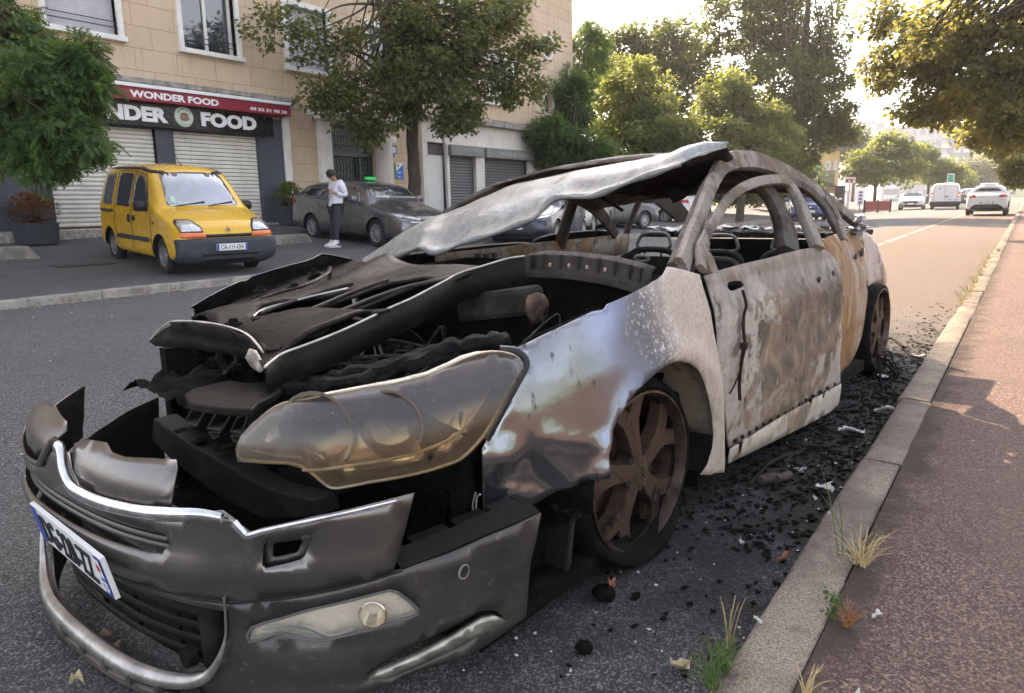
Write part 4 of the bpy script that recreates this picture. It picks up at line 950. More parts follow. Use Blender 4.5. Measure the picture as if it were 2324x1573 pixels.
def generic(name, label, pos, rz, pitch, mat, L=4.4, W=1.78, H=1.48, estate=False, wb=2.62, oh=.88, plate_f=None, plate_b=None, rimmat=None, spokes=10, group=None, cat='car', lit=False, dark_lower=False, extras=None, roof_end=None, wsb=1.2, hdr=1.95, rear_bumper=None, nose=.62):
    root = car_base(name, label, pos, rz, pitch, group, cat); h = W/2
    re_ = roof_end or (L-.75 if estate else 2.9)
    st = st_car(L, W, H, front_oh=oh, estate=estate, roof_end=re_, wsb=wsb, hdr=hdr, nose=nose)
    body, bv = car_shell(st, [(0, .31, .36, h-.32, h+.3), (wb, .31, .36, h-.32, h+.3)], [mat, M_bplastic], root)
    D = lambda nm, P, md, mt, **k: decal(bv, nm, P, md, mt, root, **k)
    a, b_ = wsb-oh, hdr-oh
    D('windscreen', [(-h*.74, 1.06), (h*.74, 1.06), (h*.66, H-.18), (h*.5, H-.115), (-h*.5, H-.115), (-h*.66, H-.18)], 'F', M_cglass, r=.04, step=.09)
    ry = re_-oh; end = L-oh
    for md in 'LR':
        D('side_window', [(a+.32, .965), (b_+.42, .985), (b_+.42, H-.145), (b_+.10, H-.16), ((a+b_)/2+.22, (H+.9)/2+.03)], md, M_cglass, r=.05, step=.09)
        D('side_window', [(b_+.50, .985), (b_+1.22, 1.0), (b_+1.22, H-.165), (b_+.50, H-.145)], md, M_cglass, r=.05, step=.09)
        if estate: D('side_window', [(b_+1.30, 1.02), (end-.42, 1.05), (end-.62, H-.215), (b_+1.30, H-.18)], md, M_cglass, r=.06, step=.09)
        for P in ([(a+.18, .92), (a+.25, .28)], [(b_+.46, H-.14), (b_+.46, .9), (b_+.42, .26)], [(b_+1.26, H-.17), (b_+1.26, .92), (wb-.40, .55)]): strip(bv, 'door_seam', P, md, M_bplastic, root, .010)
        for y in (b_+.22, b_+1.02): D('door_handle', [(y, .80), (y+.2, .805), (y+.2, .84), (y, .835)], md, mat, off=.015, r=.015, thick=.02)
        D('sill_trim', [(.38, .17), (wb-.38, .17), (wb-.38, .25), (.38, .25)], md, M_bplastic, off=.008, r=.02)
    for sg in (1, -1):
        D('headlight', [(sg*h*.40, nose+.0), (sg*h*.90, nose+.08), (sg*h*.93, nose+.155), (sg*h*.75, nose+.13), (sg*h*.40, nose+.05)], 'F', M_lamp, off=.008, r=.02, thick=.012, step=.05)
        D('fog_recess', [(sg*h*.52, .28), (sg*h*.84, .30), (sg*h*.84, .40), (sg*h*.60, .36)], 'F', M_bplastic, off=.008, r=.02, step=.06)
        t = [(sg*h*.50, .84), (sg*h*.94, .86), (sg*h*.94, .97), (sg*h*.60, .98)] if estate or not dark_lower else [(sg*h*.5, .80), (sg*h*.93, .82), (sg*h*.93, .93), (sg*h*.6, .93)]
        D('tail_light', t, 'B', M_redl if not lit else M_redl, off=.010, r=.03, step=.05, thick=.014)
    D('front_grille', [(-h*.42, nose-.055), (h*.42, nose-.055), (h*.40, nose+.02), (-h*.40, nose+.02)], 'F', M_bplastic, off=.008, r=.015, step=.06)
    D('lower_grille', [(-h*.55, .27), (h*.55, .27), (h*.48, .40), (-h*.48, .40)], 'F', M_bplastic, off=.009, r=.03, step=.06)
    em = MB(); hh = bv.ray_cast(Vector((0, -5, nose+.035)), Vector((0, 1, 0)))[0]; em.lathe([(.0, -.015), (.045, -.012), (.05, .0)], (0, hh.y, nose+.035), 'y', 20); em.build('badge', M_chrome, root, smooth=40)
    D('rear_window', [(-h*.62, 1.12), (h*.62, 1.12), (h*.50, H-.20), (h*.3, H-.16), (-h*.3, H-.16), (-h*.50, H-.20)], 'B', M_cglass, r=.05, step=.08)
    if rear_bumper: D('rear_bumper', rear_bumper, 'B', M_bplastic, off=.012, r=.05, step=.06)
    yf = bv.ray_cast(Vector((0, -5, .46)), Vector((0, 1, 0)))[0].y; yb = bv.ray_cast(Vector((0, 9, .62)), Vector((0, -1, 0)))[0].y
    if plate_f is not None: plate_on(root, plate_f, (0, yf-.02, .47), ROT_F)
    if plate_b is not None: plate_on(root, plate_b, (0, yb+.02, .60), ROT_B)
    for y in (0, wb):
        for sg in (1, -1): wheel(root, sg*(h-.03), y, .315, .19, .205, rimmat or M_alloy, spokes)
    for sg in (1, -1): mirror_part(root, sg*(h-.03), a+.42, .96, mat)
    return root, bv, D
# ------------------------------------------------ the other cars
M_grey = paint('grey_brown_paint', (.15, .145, .148), .6, .22, .6, .2)
M_silver = paint('silver_paint', (.42, .42, .42), .6, .35, .5, .2)
M_white = M_white
M_wpaint = paint('white_paint', (.62, .62, .64), 0, .35, .5, .2)
M_dkblue = paint('dark_blue_paint', (.012, .018, .045), .2, .3, .6, .2)
M_blue2 = paint('blue_paint', (.015, .05, .22), .2, .32, .6, .2)
M_anth = paint('anthracite_paint', (.05, .05, .053), .4, .3, .6, .25)
M_burnt_far = M('burnt_pale', (.30, .26, .23), .8, scale=7, vary=.55)
pf = on_park(858, 561); pr = on_park(713, 546); dv = (pf-pr).normalized(); rz = math.atan2(dv.x, -dv.y)
for _k in range(120):      # turn the car until its rear wheel stands where the photograph shows it
    dv = Vector((math.sin(rz), -math.cos(rz), 0)); rw = pf-dv*2.6
    if project((rw.x, rw.y, park_z(rw.x, rw.y)))[0] > 712: break
    rz -= R(.5)
    if rz < R(48): break
side = Vector((math.cos(rz), math.sin(rz), 0))
taxi, tbv, TD = generic('estate_car', 'grey brown estate car with a green roof light behind the man', pf+side*.80, rz, R(3), M_grey, L=4.56, W=1.76, H=1.46, estate=True, wb=2.6, oh=.95, plate_f='', spokes=10)
TAXI_RZ, TAXI_P = rz, pf+side*.80
b = MB().box((0, 1.32, 1.50), (.27, .10, .075)); s = b.build('roof_light', M('taxi_green', (.02, .62, .12), .35, vary=.05), taxi, bevel=.012)
MB().box((0, 1.32, 1.445), (.20, .12, .03)).build('light_base', M_bplastic, s)
TD('chrome_bar', [(-.60, .575), (.60, .575), (.60, .60), (-.60, .60)], 'F', M_chrome, r=.01, off=.016, step=.06)
for k in range(5): TD('windscreen_sticker', [(-.52+.07*k, 1.09-.004*k), (-.475+.07*k, 1.09-.004*k), (-.475+.07*k, 1.12), (-.52+.07*k, 1.12)], 'F', M_plate, r=0, off=.011)
# dark blue car seen through the wreck, its plate readable
pp = at_depth(1168, 539, 18.3); h_ = R(14)
hd = Vector((math.sin(h_), -math.cos(h_), 0)); fa = pp-hd*.85
def snap(p): return Vector((p.x, p.y, park_z(p.x, p.y) if p.x < -10.4 else road_z(p.x, p.y)))
generic('hatchback', 'dark blue hatchback with a readable front plate, seen under the raised bonnet skin', snap(fa), h_, 0, M_dkblue, wb=2.55, L=4.1, plate_f='FJ-677-RC', rimmat=M_alloy, group='cars parked behind the burnt car')
fb = at_depth(1268, 535, 21.5); fb = snap(fb+Vector((-.25, .85, 0)))
generic('hatchback', 'pale silver hatchback parked next to the dark blue car, behind the burnt pillars', fb, R(16), 0, M_silver, wb=2.55, L=4.1, plate_f='', group='cars parked behind the burnt car')
pw = at_depth(1311, 545, 24.5); pv = at_depth(1460, 523, 26.3); dv = pv-pw; rz = math.atan2(dv.x, -dv.y)
generic('saloon_car', 'dark grey saloon standing side on behind the open windows of the burnt car', snap(pv)+Vector((math.cos(rz), math.sin(rz), 0))*.8, rz, 0, M_anth, wb=2.7, L=4.7, W=1.8, H=1.44, plate_f='', spokes=10, group='cars parked behind the burnt car')
pq = at_depth(1578, 488, 31)
generic('estate_car', 'white estate car with red tail lights seen between the front pillars', snap(pq)+Vector((-3.5, .3, 0)), R(-97), 0, M_wpaint, estate=True, L=4.4, H=1.5, plate_b='', group='cars parked behind the burnt car')
pb = at_depth(1842, 489, 36)
generic('hatchback', 'blue hatchback facing the road behind the rear side window of the wreck', snap(pb)+Vector((-.4, .9, 0)), R(20), 0, M_blue2, L=4.0, plate_f='', group='cars parked behind the burnt car')
pb = at_depth(1880, 470, 48)
generic('hatchback', 'white car parked furthest back beyond the blue hatchback', snap(pb)+Vector((-.4, .9, 0)), R(15), 0, M_wpaint, L=4.0, plate_f='', group='cars parked behind the burnt car')
# burnt microcar
pm = snap(at_depth(1722, 484, 56))
mc = car_base('microcar', 'burnt out pale two seat microcar with empty window openings, across the street', pm, R(-72), 0)
st = [(-.45, .55, .25, .66, .5, .66, .7, .5, .80, .84), (-.2, .68, .2, .75, .5, .73, .85, .62, .95, 1.0), (.1, .70, .2, .76, .5, .74, .92, .62, 1.12, 1.18), (.5, .70, .2, .76, .5, .74, .95, .55, 1.45, 1.5), (1.2, .70, .2, .76, .5, .74, .98, .54, 1.49, 1.54), (1.7, .70, .2, .76, .5, .74, 1.0, .54, 1.42, 1.47), (2.0, .66, .25, .70, .5, .70, .95, .55, 1.2, 1.25), (2.1, .6, .3, .66, .5, .64, .9, .5, 1.0, 1.05)]
bo, mbv = car_shell(st, [(0, .28, .33, .45, 1.1), (1.6, .28, .33, .45, 1.1)], [M_burnt_far, M_bplastic], mc)
for md in 'LR': decal(mbv, 'window_opening', [(.38, .95), (1.15, .97), (1.15, 1.38), (.62, 1.36)], md, M_bplastic, mc, r=.06, step=.09); decal(mbv, 'door_opening', [(.33, .40), (1.18, .36), (1.18, .90), (.33, .88)], md, M('burnt_brown', (.11, .08, .06), .9), mc, r=.06, step=.09)
decal(mbv, 'windscreen_opening', [(-.5, 1.12), (.5, 1.12), (.42, 1.38), (-.42, 1.38)], 'F', M_bplastic, mc, r=.05, step=.09)
for y in (0, 1.6):
    for sg in (1, -1): wheel(mc, sg*.72, y, .27, .16, .18, M_burnt_far, 6)
# traffic and parked cars further down the road
def on_road(p): return Vector((p.x, p.y, road_z(p.x, p.y)))
ph = at_depth(2238, 490, 34.3)
hb, hbv, HD = generic('hatchback', 'white hatchback seen from behind, parked at the right kerb beyond the wreck', on_road(Vector((ph.x-.03, ph.y+3.17, 0))), R(180), 0, M_wpaint, L=4.06, W=1.74, H=1.45, wb=2.59, oh=.88, plate_b='EV-207-RC', rear_bumper=[(-.72, .22), (.72, .22), (.62, .42), (.45, .52), (-.45, .52), (-.62, .42)], roof_end=3.35)
b = MB(); o_ = [(0, .06), (.045, 0), (0, -.06), (-.045, 0)]; yb = hbv.ray_cast(Vector((0, 9, .90)), Vector((0, -1, 0)))[0].y
b.poly_extrude([(a, yb+.005, .90+c) for a, c in o_], (0, .015, 0)); b.build('diamond_emblem', M_chrome, hb)
HD('roof_spoiler', [(-.52, 1.385), (.52, 1.385), (.50, 1.42), (-.50, 1.42)], 'B', M_wpaint, off=.06, r=.01, thick=.06)
pv = at_depth(2130, 477, 50.3)
vn = car_base('delivery_van', 'white delivery van driving away with both tail lights lit', on_road(Vector((pv.x+.1, pv.y+3.4, 0))), R(184), 0, cat='van')
st = [(s[0]*1.05-.84,)+tuple(s[1:]) for s in ST_MPV]; st = [(a[0], a[1]*1.1, a[2], a[3]*1.1, a[4], a[5]*1.1, a[6], a[7]*1.16, a[8], a[9]) for a in st]
bo, vbv = car_shell(st, [(0, .31, .36, .55, 1.3), (2.7, .31, .36, .55, 1.3)], [M_wpaint, M_bplastic], vn)
decal(vbv, 'rear_bumper', [(-.88, .24), (.88, .24), (.88, .55), (-.88, .55)], 'B', M_bplastic, vn, off=.03, r=.03, thick=.06)
for sg in (1, -1):
    tl = decal(vbv, 'tail_light', [(sg*.74, .86), (sg*.88, .86), (sg*.86, 1.16), (sg*.76, 1.16)], 'B', M_redl, vn, off=.012, r=.02, step=.05, thick=.02)
    q = N('brake_lit%d' % (sg > 0)); q.set(color=(.9, .05, .03), emit=(1, .10, .05), estr=4.0); MB().lathe([(0, .02), (.05, .02), (.055, 0)], (sg*.81, vbv.ray_cast(Vector((sg*.8, 9, .95)), Vector((0, -1, 0)))[0].y+.03, .97), 'y', 14).build('lit_bulb', q.m, tl)
strip(vbv, 'door_seam', [(.05, .56), (.05, 1.68)], 'B', M_bplastic, vn, .014)
for P in ([(-.70, .60), (-.66, 1.66), (.66, 1.66), (.70, .60)],): strip(vbv, 'door_seam', P, 'B', M_bplastic, vn, .014)
decal(vbv, 'door_handle', [(-.18, .86), (.03, .86), (.03, .92), (-.18, .92)], 'B', M_bplastic, vn, off=.012, r=.01)
decal(vbv, 'round_lock', [(.38+.05*math.cos(k*.7), 1.42+.05*math.sin(k*.7)) for k in range(9)], 'B', M_bplastic, vn, off=.01, r=0, step=.04)
plate_on(vn, 'BM-510-XZ', (-.42, vbv.ray_cast(Vector((-.42, 9, .68)), Vector((0, -1, 0)))[0].y+.02, .68), ROT_B)
for md in 'LR': decal(vbv, 'side_window', [(.42, 1.03), (1.22, 1.04), (1.22, 1.58), (.86, 1.56)], md, M_cglass, vn, r=.06); decal(vbv, 'side_trim', [(.42, .45), (2.2, .44), (2.2, .56), (.42, .57)], md, M_bplastic, vn, off=.012, r=.02)
for y in (0, 2.7):
    for sg in (1, -1): wheel(vn, sg*.87, y, .31, .19, .19, M_steel, 8, 'steel')
ps = at_depth(2064, 474.5, 55)
sv, svv, SD = generic('saloon_car', 'silver saloon coming towards the camera left of the white van', on_road(Vector((ps.x, ps.y+.85, 0))), R(4), 0, M_silver, L=4.6, W=1.8, H=1.42, wb=2.7, plate_f='')
SD('wide_grille', [(-.42, .48), (.42, .48), (.46, .64), (-.46, .64)], 'F', M_bplastic, off=.013, r=.03, step=.06)
pd = at_depth(2190, 470, 62)
generic('hatchback', 'small dark car far down the road between the van and the white hatchback', on_road(Vector((pd.x, pd.y+3.2, 0))), R(182), 0, M_anth, L=4.0, plate_b='')
# ---------------------------------------------------------------- far buildings and street furniture
M_conc = M('tower_concrete', (.50, .49, .50), .9, scale=.3, vary=.10); M_towerg = M('tower_grey', (.30, .30, .34), .9, scale=.3, vary=.12)
M_winfar = M('far_window', (.30, .33, .37), .3, vary=.3); M_winw = M('far_window_white', (.62, .62, .64), .5, vary=.1)
D0 = 210; K = D0/FPX
tb0 = at_depth(2095, 451, D0); tw = empty('tower_block', (tb0.x, tb0.y, 0), R(30), 'pale eleven storey tower block rising behind the far street trees', 'building')
vx = lambda px: (px-2095)*K*1.0
def TB(x0, x1, z0, z1, y0, y1, mat, nm='wall', par=None): return MB().b2((x0, y0, z0), (x1, y1, z1)).build(nm, mat, par or tw)
zt = lambda py: 1.06+(451-py)*K
TB(vx(2003), vx(2066), -3, zt(297), 0, 12, M_conc); TB(vx(2066), vx(2138), -3, zt(289), -.6, 12, M_conc); g_ = TB(vx(2138), vx(2188), -3, zt(308), -1.2, 12, M_towerg)
for k, px in enumerate((2149, 2168)):
    for j in range(8):
        z = zt(330)-j*2.75
        if z > 0: TB(vx(px)-.05, vx(px)+1.5, z, z+1.35, -1.3, -1.18, M_winw, 'window')
for px in (2074, 2092, 2110):
    for j in range(9):
        z = zt(312)-j*2.75
        if z > 0: TB(vx(px), vx(px)+1.5, z, z+1.35, -.7, -.58, M_winfar, 'window')
for j in range(9):
    z = zt(318)-j*2.75
    if z > 0:
        bal = TB(vx(2008), vx(2040), z-.25, z+.8, -1.3, -.0, M_winw, 'balcony'); TB(vx(2008)+.1, vx(2040)-.1, z+.8, z+2.2, -.05, .02, M_winfar, 'window')
        TB(vx(2120), vx(2138), z-.25, z+.8, -1.5, -.6, M_winw, 'balcony')
TB(vx(2003)-.2, vx(2066)+.1, zt(297), zt(294), -.2, 12.2, M_towerg, 'roof'); 
t2 = at_depth(1955, 451, 290); K2 = 290/FPX
t2r = empty('tower_block', (t2.x, t2.y, 0), R(28), 'second tower block behind the tree, hazy, with a stepped top', 'building')
MB().b2((-30*K2, 0, -3), (22*K2, 14, (451-272)*K2)).build('wall', M_conc, t2r); MB().b2((22*K2, -1, -3), (36*K2, 14, (451-277)*K2)).build('wall', M_towerg, t2r); MB().b2((-26*K2, 3, (451-272)*K2), (-6*K2, 9, (451-264)*K2)).build('roof', M_conc, t2r)
for j in range(7):
    for i in range(5): MB().b2(((-24+i*9)*K2, -.1, (455-285)*K2-j*2.8), ((-19+i*9)*K2, .05, (455-285)*K2-j*2.8+1.4)).build('window', M_winfar, t2r)
# yellow house and the low shed
dh = 62; Kh = dh/FPX; yh0 = at_depth(1868, 451, dh)
yh = empty('yellow_house', (yh0.x, yh0.y, gz(yh0.y)), R(32), 'yellow two storey house with white framed windows behind the roof of the wreck', 'house')
u = lambda px: (px-1868)*Kh; zz = lambda py: 1.06+(449-py)*Kh
MB().b2((u(1838), 0, -.3), (u(1899), 6, zz(350))).build('wall', M('yellow_render', (.52, .38, .17), .9, scale=1, vary=.12), yh)
MB().b2((u(1835), -.2, zz(350)), (u(1902), 6.2, zz(345))).build('roof', M('roof_brown', (.22, .13, .09), .9), yh)
for a, c, t, d_ in ((1843, 1857, 372, 393), (1868, 1878, 372, 391), (1886, 1893, 372, 391)):
    f_ = MB().b2((u(a), -.1, zz(d_)), (u(c), .0, zz(t))).build('window', M_winw, yh); MB().b2((u(a)+.1, -.13, zz(d_)+.1), (u(c)-.1, -.1, zz(t)-.1)).build('pane', M_winfar, f_)
sh0 = at_depth(1880, 451, 55); Ks = 55/FPX
sh = empty('low_shed', (sh0.x, sh0.y, gz(sh0.y)), R(32), 'low ochre outbuilding with an olive sheet metal gable in front of the yellow house', 'house')
us = lambda px: (px-1880)*Ks; zs = lambda py: 1.06+(449-py)*Ks
MB().b2((us(1856), 0, -.3), (us(1897), 4, zs(424))).build('wall', M('ochre_render', (.27, .20, .12), .9), sh)
MB().poly_extrude([(us(1850), -.3, zs(418)), (us(1900), -.3, zs(432)), (us(1900), -.3, zs(428)), (us(1850), -.3, zs(410))], (0, 4.6, 0)).build('roof', M('roof_dark', (.09, .07, .07), .8), sh)
MB().b2((us(1866), .6, zs(424)), (us(1898), 4.4, zs(391))).build('gable', slat_mat('olive_sheet', (.20, .20, .12), .5, .6, .2), sh)
gp = at_depth(1905, 462, 50); b = MB().b2((-.28, -.3, 0), (.28, .3, 1.75)); tag(b.build('gate_pillar', M('pillar_dark', (.05, .045, .04), .8), loc=(gp.x, gp.y, gz(gp.y)), bevel=.03), 'dark gate pillar beside the low shed', 'pillar')
def post_sign(px, py0, py1, dep, w_, h_, mat, label, post=True, extra=None, name='street_sign'):
    p = at_depth(px, 462, dep); r_ = empty(name, (p.x, p.y, gz(p.y)), R(30), label, 'sign'); k = dep/FPX
    zt_ = 1.06+(450-py0)*k-r_.location.z; zb_ = 1.06+(450-py1)*k-r_.location.z
    if post: MB().tube([(0, 0, -.05), (0, 0, zt_)], .035, 8).build('post', M('post_grey', (.25, .25, .25), .5), r_)
    pn = MB().b2((-w_/2, -.06, zb_), (w_/2, -.03, zt_)).build('panel', mat, r_, bevel=.01)
    if extra: extra(r_, zb_, zt_, w_, pn)
    return r_
M_sgn = M('sign_white', (.62, .60, .58), .5, vary=.06); M_sred = M('sign_red', (.45, .05, .04), .5); M_sgreen = M('sign_green', (.02, .28, .16), .5)
def red_rows(r_, zb, zt_, w_, pn):
    b = MB(); b.b2((-w_*.42, -.065, zt_-.18), (w_*.42, -.061, zt_-.09)); b.b2((-w_*.42, -.065, zt_-.36), (w_*.30, -.061, zt_-.31)); b.build('red_lettering', M_sred, pn)
    b = MB()
    for x in (-.25, .15): b.lathe([(0, .0), (.09, .0)], (w_*x, -.064, zb+.16), 'y', 12)
    b.build('black_mark', M_ink, pn)
post_sign(1925, 400, 413, 52, .75, .4, M_sgn, 'white direction sign with red writing above the gate pillar', extra=red_rows)
post_sign(1922, 428, 436, 54, .5, .25, M_sgn, 'small white plate lower on a post under the red and white sign')
def stripes(r_, zb, zt_, w_, pn):
    b = MB()
    for k in range(4): b.b2((-w_*.3, -.065, zb+.12+k*.22), (w_*.3, -.061, zb+.24+k*.22))
    b.build('blue_field', M_blue, pn)
post_sign(1951, 430, 462, 48, .34, 1.0, M_sgn, 'tall narrow blue and white board left of the red fence', extra=stripes)
def green(r_, zb, zt_, w_, pn): MB().b2((-w_*.42, -.066, zb+.1), (w_*.36, -.061, zt_-.08)).build('green_field', M_sgreen, pn)
post_sign(2152, 396, 417, 70, .65, .95, M_sgn, 'green sign panel in a white frame above the white van', extra=green)
# red barrier fence
pf0 = at_depth(1962, 469, 47); pf1 = at_depth(2021, 467, 49)
rf = empty('red_fence', (pf0.x, pf0.y, gz(pf0.y)), math.atan2(pf1.y-pf0.y, pf1.x-pf0.x), 'low red barrier fence under the round headed street tree', 'fence'); Lf = (pf1-pf0).length
b = MB(); b.b2((0, -.03, .62), (Lf, .03, .70)); b.b2((0, -.03, .08), (Lf, .03, .16))
for k in range(int(Lf/.09)): b.b2((k*.09, -.012, .12), (k*.09+.045, .012, .66))
b.build('rails', M('fence_red', (.24, .05, .04), .7, vary=.4), rf)
for x in (0, Lf*.5, Lf): MB().b2((x-.04, -.05, -.05), (x+.04, .05, .78)).build('post', M_bplastic, rf)
# lamp posts
def lamp(px, pytop, pybot, dep, arm, mat, label):
    k = dep/FPX; p = at_depth(px, pybot, dep); z0 = gz(p.y) if p.x > -10 else park_z(p.x, p.y); zt_ = 1.06+(450-pytop)*k-z0
    r_ = empty('street_lamp', (p.x, p.y, z0), 0, label, 'street lamp')
    MB().tube([(0, 0, -.1), (0, 0, zt_*.5), (0, 0, zt_)], [.09, .07, .05], 10).build('post', mat, r_, smooth=50)
    MB().tube([(0, 0, zt_-.05), (arm*.5, 0, zt_+.06), (arm, 0, zt_+.06)], [.04, .035, .03], 8).build('arm', mat, r_, smooth=50)
    MB().box((arm*1.15, 0, zt_+.05), (abs(arm)*.6+.2, .22, .08)).build('lamp_head', mat, r_, bevel=.02)
lamp(2284, 342, 442, 60, -.45, M('lamp_black', (.02, .02, .02), .5), 'black street lamp with a short arm near the right edge')
lamp(2164, 372, 455, 90, 1.6, M('lamp_white', (.55, .55, .55), .5), 'pale street lamp in front of the grey side of the tower')
lamp(2281, 385, 450, 95, -1.2, M('lamp_white', (.55, .55, .55), .5), 'pale street lamp just left of the black one')
# thin grey pole by the white door
pt = at_x(1003, 250, -15.2); pb_ = at_x(1017, 485, -15.2)
p0 = Vector((pb_.x, pb_.y, park_z(pb_.x, pb_.y)))
po = empty('sign_pole', p0, 0, 'thin leaning grey pole standing before the white door', 'pole'); tp = pt-p0
MB().tube([(0, 0, -.1), tp*.5, tp], [.045, .042, .038], 10).build('post', M('pole_grey', (.34, .33, .32), .5, .3), po, smooth=50)
MB().box(tp+Vector((-.06, 0, -.3)), (.10, .16, .34)).build('bracket', M_grey, po, bevel=.02)
# planters
def planter(px, py, X, label, w_, hb, hf, leafmat, seed, dry=False):
    p = at_x(px, py, X); p.z = park_z(p.x, p.y); r_ = empty('planter', p, R(4), label, 'planter')
    b = MB(); q = w_/2; b.add([(-q*.9, -q*.9, 0), (q*.9, -q*.9, 0), (q*.9, q*.9, 0), (-q*.9, q*.9, 0), (-q, -q, hb), (q, -q, hb), (q, q, hb), (-q, q, hb), (-q*.86, -q*.86, hb), (q*.86, -q*.86, hb), (q*.86, q*.86, hb), (-q*.86, q*.86, hb), (-q*.84, -q*.84, hb-.08), (q*.84, -q*.84, hb-.08), (q*.84, q*.84, hb-.08), (-q*.84, q*.84, hb-.08)],
        [(3,2,1,0)]+[(i, (i+1) % 4, 4+(i+1) % 4, 4+i) for i in range(4)]+[(4+i, 4+(i+1) % 4, 8+(i+1) % 4, 8+i) for i in range(4)]+[(8+i, 8+(i+1) % 4, 12+(i+1) % 4, 12+i) for i in range(4)]+[(12,13,14,15)])
    b.build('pot', M('planter_grey', (.04, .045, .055), .7, vary=.2), r_)
    pl = empty('shrub', (p.x, p.y, p.z+hb-.06), 0, 'dried brown shrub in the grey planter at the left edge' if dry else 'small green shrub in the planter by the grey shop pillar', 'plant')
    rg = np.random.default_rng(seed); n = 900 if not dry else 1400
    u_ = rg.normal(size=(n, 3)); u_ /= np.linalg.norm(u_, axis=1, keepdims=True); P = u_*(rg.random(n)**.45)[:, None]*np.array([w_*.62, w_*.75, hf*.5])+np.array([0, 0, hf*.52])
    leaves('foliage', P, u_+np.array([0, 0, .5]), .085 if not dry else .07, 'leaf', leafmat, pl, seed)
    tb_ = MB()
    for k in range(16): e = Vector(P[k*7]); tb_.tube([(0, 0, 0), e*.5+Vector((0, 0, .05)), e], [.014, .009, .004], 5)
    tb_.build('stems', M_bark2, pl)
LM['dry'] = leaf_mat('dry_leaf', (.10, .045, .02), (.26, .13, .06), (.3, .15, .05))
planter(85, 548, -16.35, 'grey square planter holding a dried brown shrub at the left edge', .62, .42, .62, LM['dry'], 7, True)
planter(662, 512, -16.4, 'grey planter holding a green shrub beside the shop pillar', .50, .5, .65, LM['lit'], 8)
# low stone wheel stops
def stop(px, py, L, rz_, label):
    p = on_park(px, py); b = MB(); q = L/2
    b.add([(-q, -.14, -.1), (q, -.14, -.1), (q, .14, -.1), (-q, .14, -.1), (-q+.05, -.10, .20), (q-.22, -.10, .20), (q-.22, .10, .20), (-q+.05, .10, .20)], [(3,2,1,0),(4,5,6,7),(0,1,5,4),(1,2,6,5),(2,3,7,6),(3,0,4,7)])
    tag(b.build('wheel_stop', M_granite, bevel=.02, loc=p), label, 'kerb stone', 'stone blocks on the parking strip').rotation_euler = (0, 0, rz_)
stop(-30, 588, 1.7, R(80), 'low stone block at the left edge of the parking strip')
stop(645, 553, 1.6, R(88), 'low stone block between the yellow van and the estate car')
# two cellar grids in the parking strip
for px, py, lb in ((160, 603, 'left square iron cover set in the asphalt before the yellow van'), (215, 599, 'right square iron cover set in the asphalt before the yellow van')):
    p = on_park(px, py); b = MB().box((0, 0, 0), (.46, .55, .012)); tag(b.build('iron_cover', M('iron_rust', (.06, .045, .04), .8, vary=.4, scale=18, bump=.5), loc=(p.x, p.y, p.z+.004), bevel=.003), lb, 'cover').rotation_euler = (0, R(1.7), 0)
# ---------------------------------------------------------------- the man with the phone
def skin_mesh(name, chains, mat, parent, sub=2, root=0):
    """a continuous body grown round chains of (point, radius or (rx, ry)); chains share points by position"""
    vs = []; rad = []; es = []; idx = {}
    def vid(p, r_):
        k = tuple(round(c, 4) for c in p)
        if k not in idx: idx[k] = len(vs); vs.append(p); rad.append(r_ if isinstance(r_, tuple) else (r_, r_))
        return idx[k]
    for ch in chains:
        ids = [vid(p, r_) for p, r_ in ch]
        es += [(a, c) for a, c in zip(ids, ids[1:]) if a != c]
    me = bpy.data.meshes.new(name); me.from_pydata(vs, es, []); o = bpy.data.objects.new(name, me); C.objects.link(o)
    m_ = o.modifiers.new('skin', 'SKIN'); m_.use_smooth_shade = True
    for i, sv in enumerate(me.skin_vertices[0].data): sv.radius = rad[i]; sv.use_root = (i == root)
    s_ = o.modifiers.new('sub', 'SUBSURF'); s_.levels = s_.render_levels = sub
    dg = bpy.context.evaluated_depsgraph_get(); dg.update(); m2 = bpy.data.meshes.new_from_object(o.evaluated_get(dg)); o.modifiers.clear(); o.data = m2; m2.name = name; bpy.data.meshes.remove(me)
    m2.materials.clear(); m2.materials.append(mat); smooth_by(m2, 180); o.parent = parent; return o
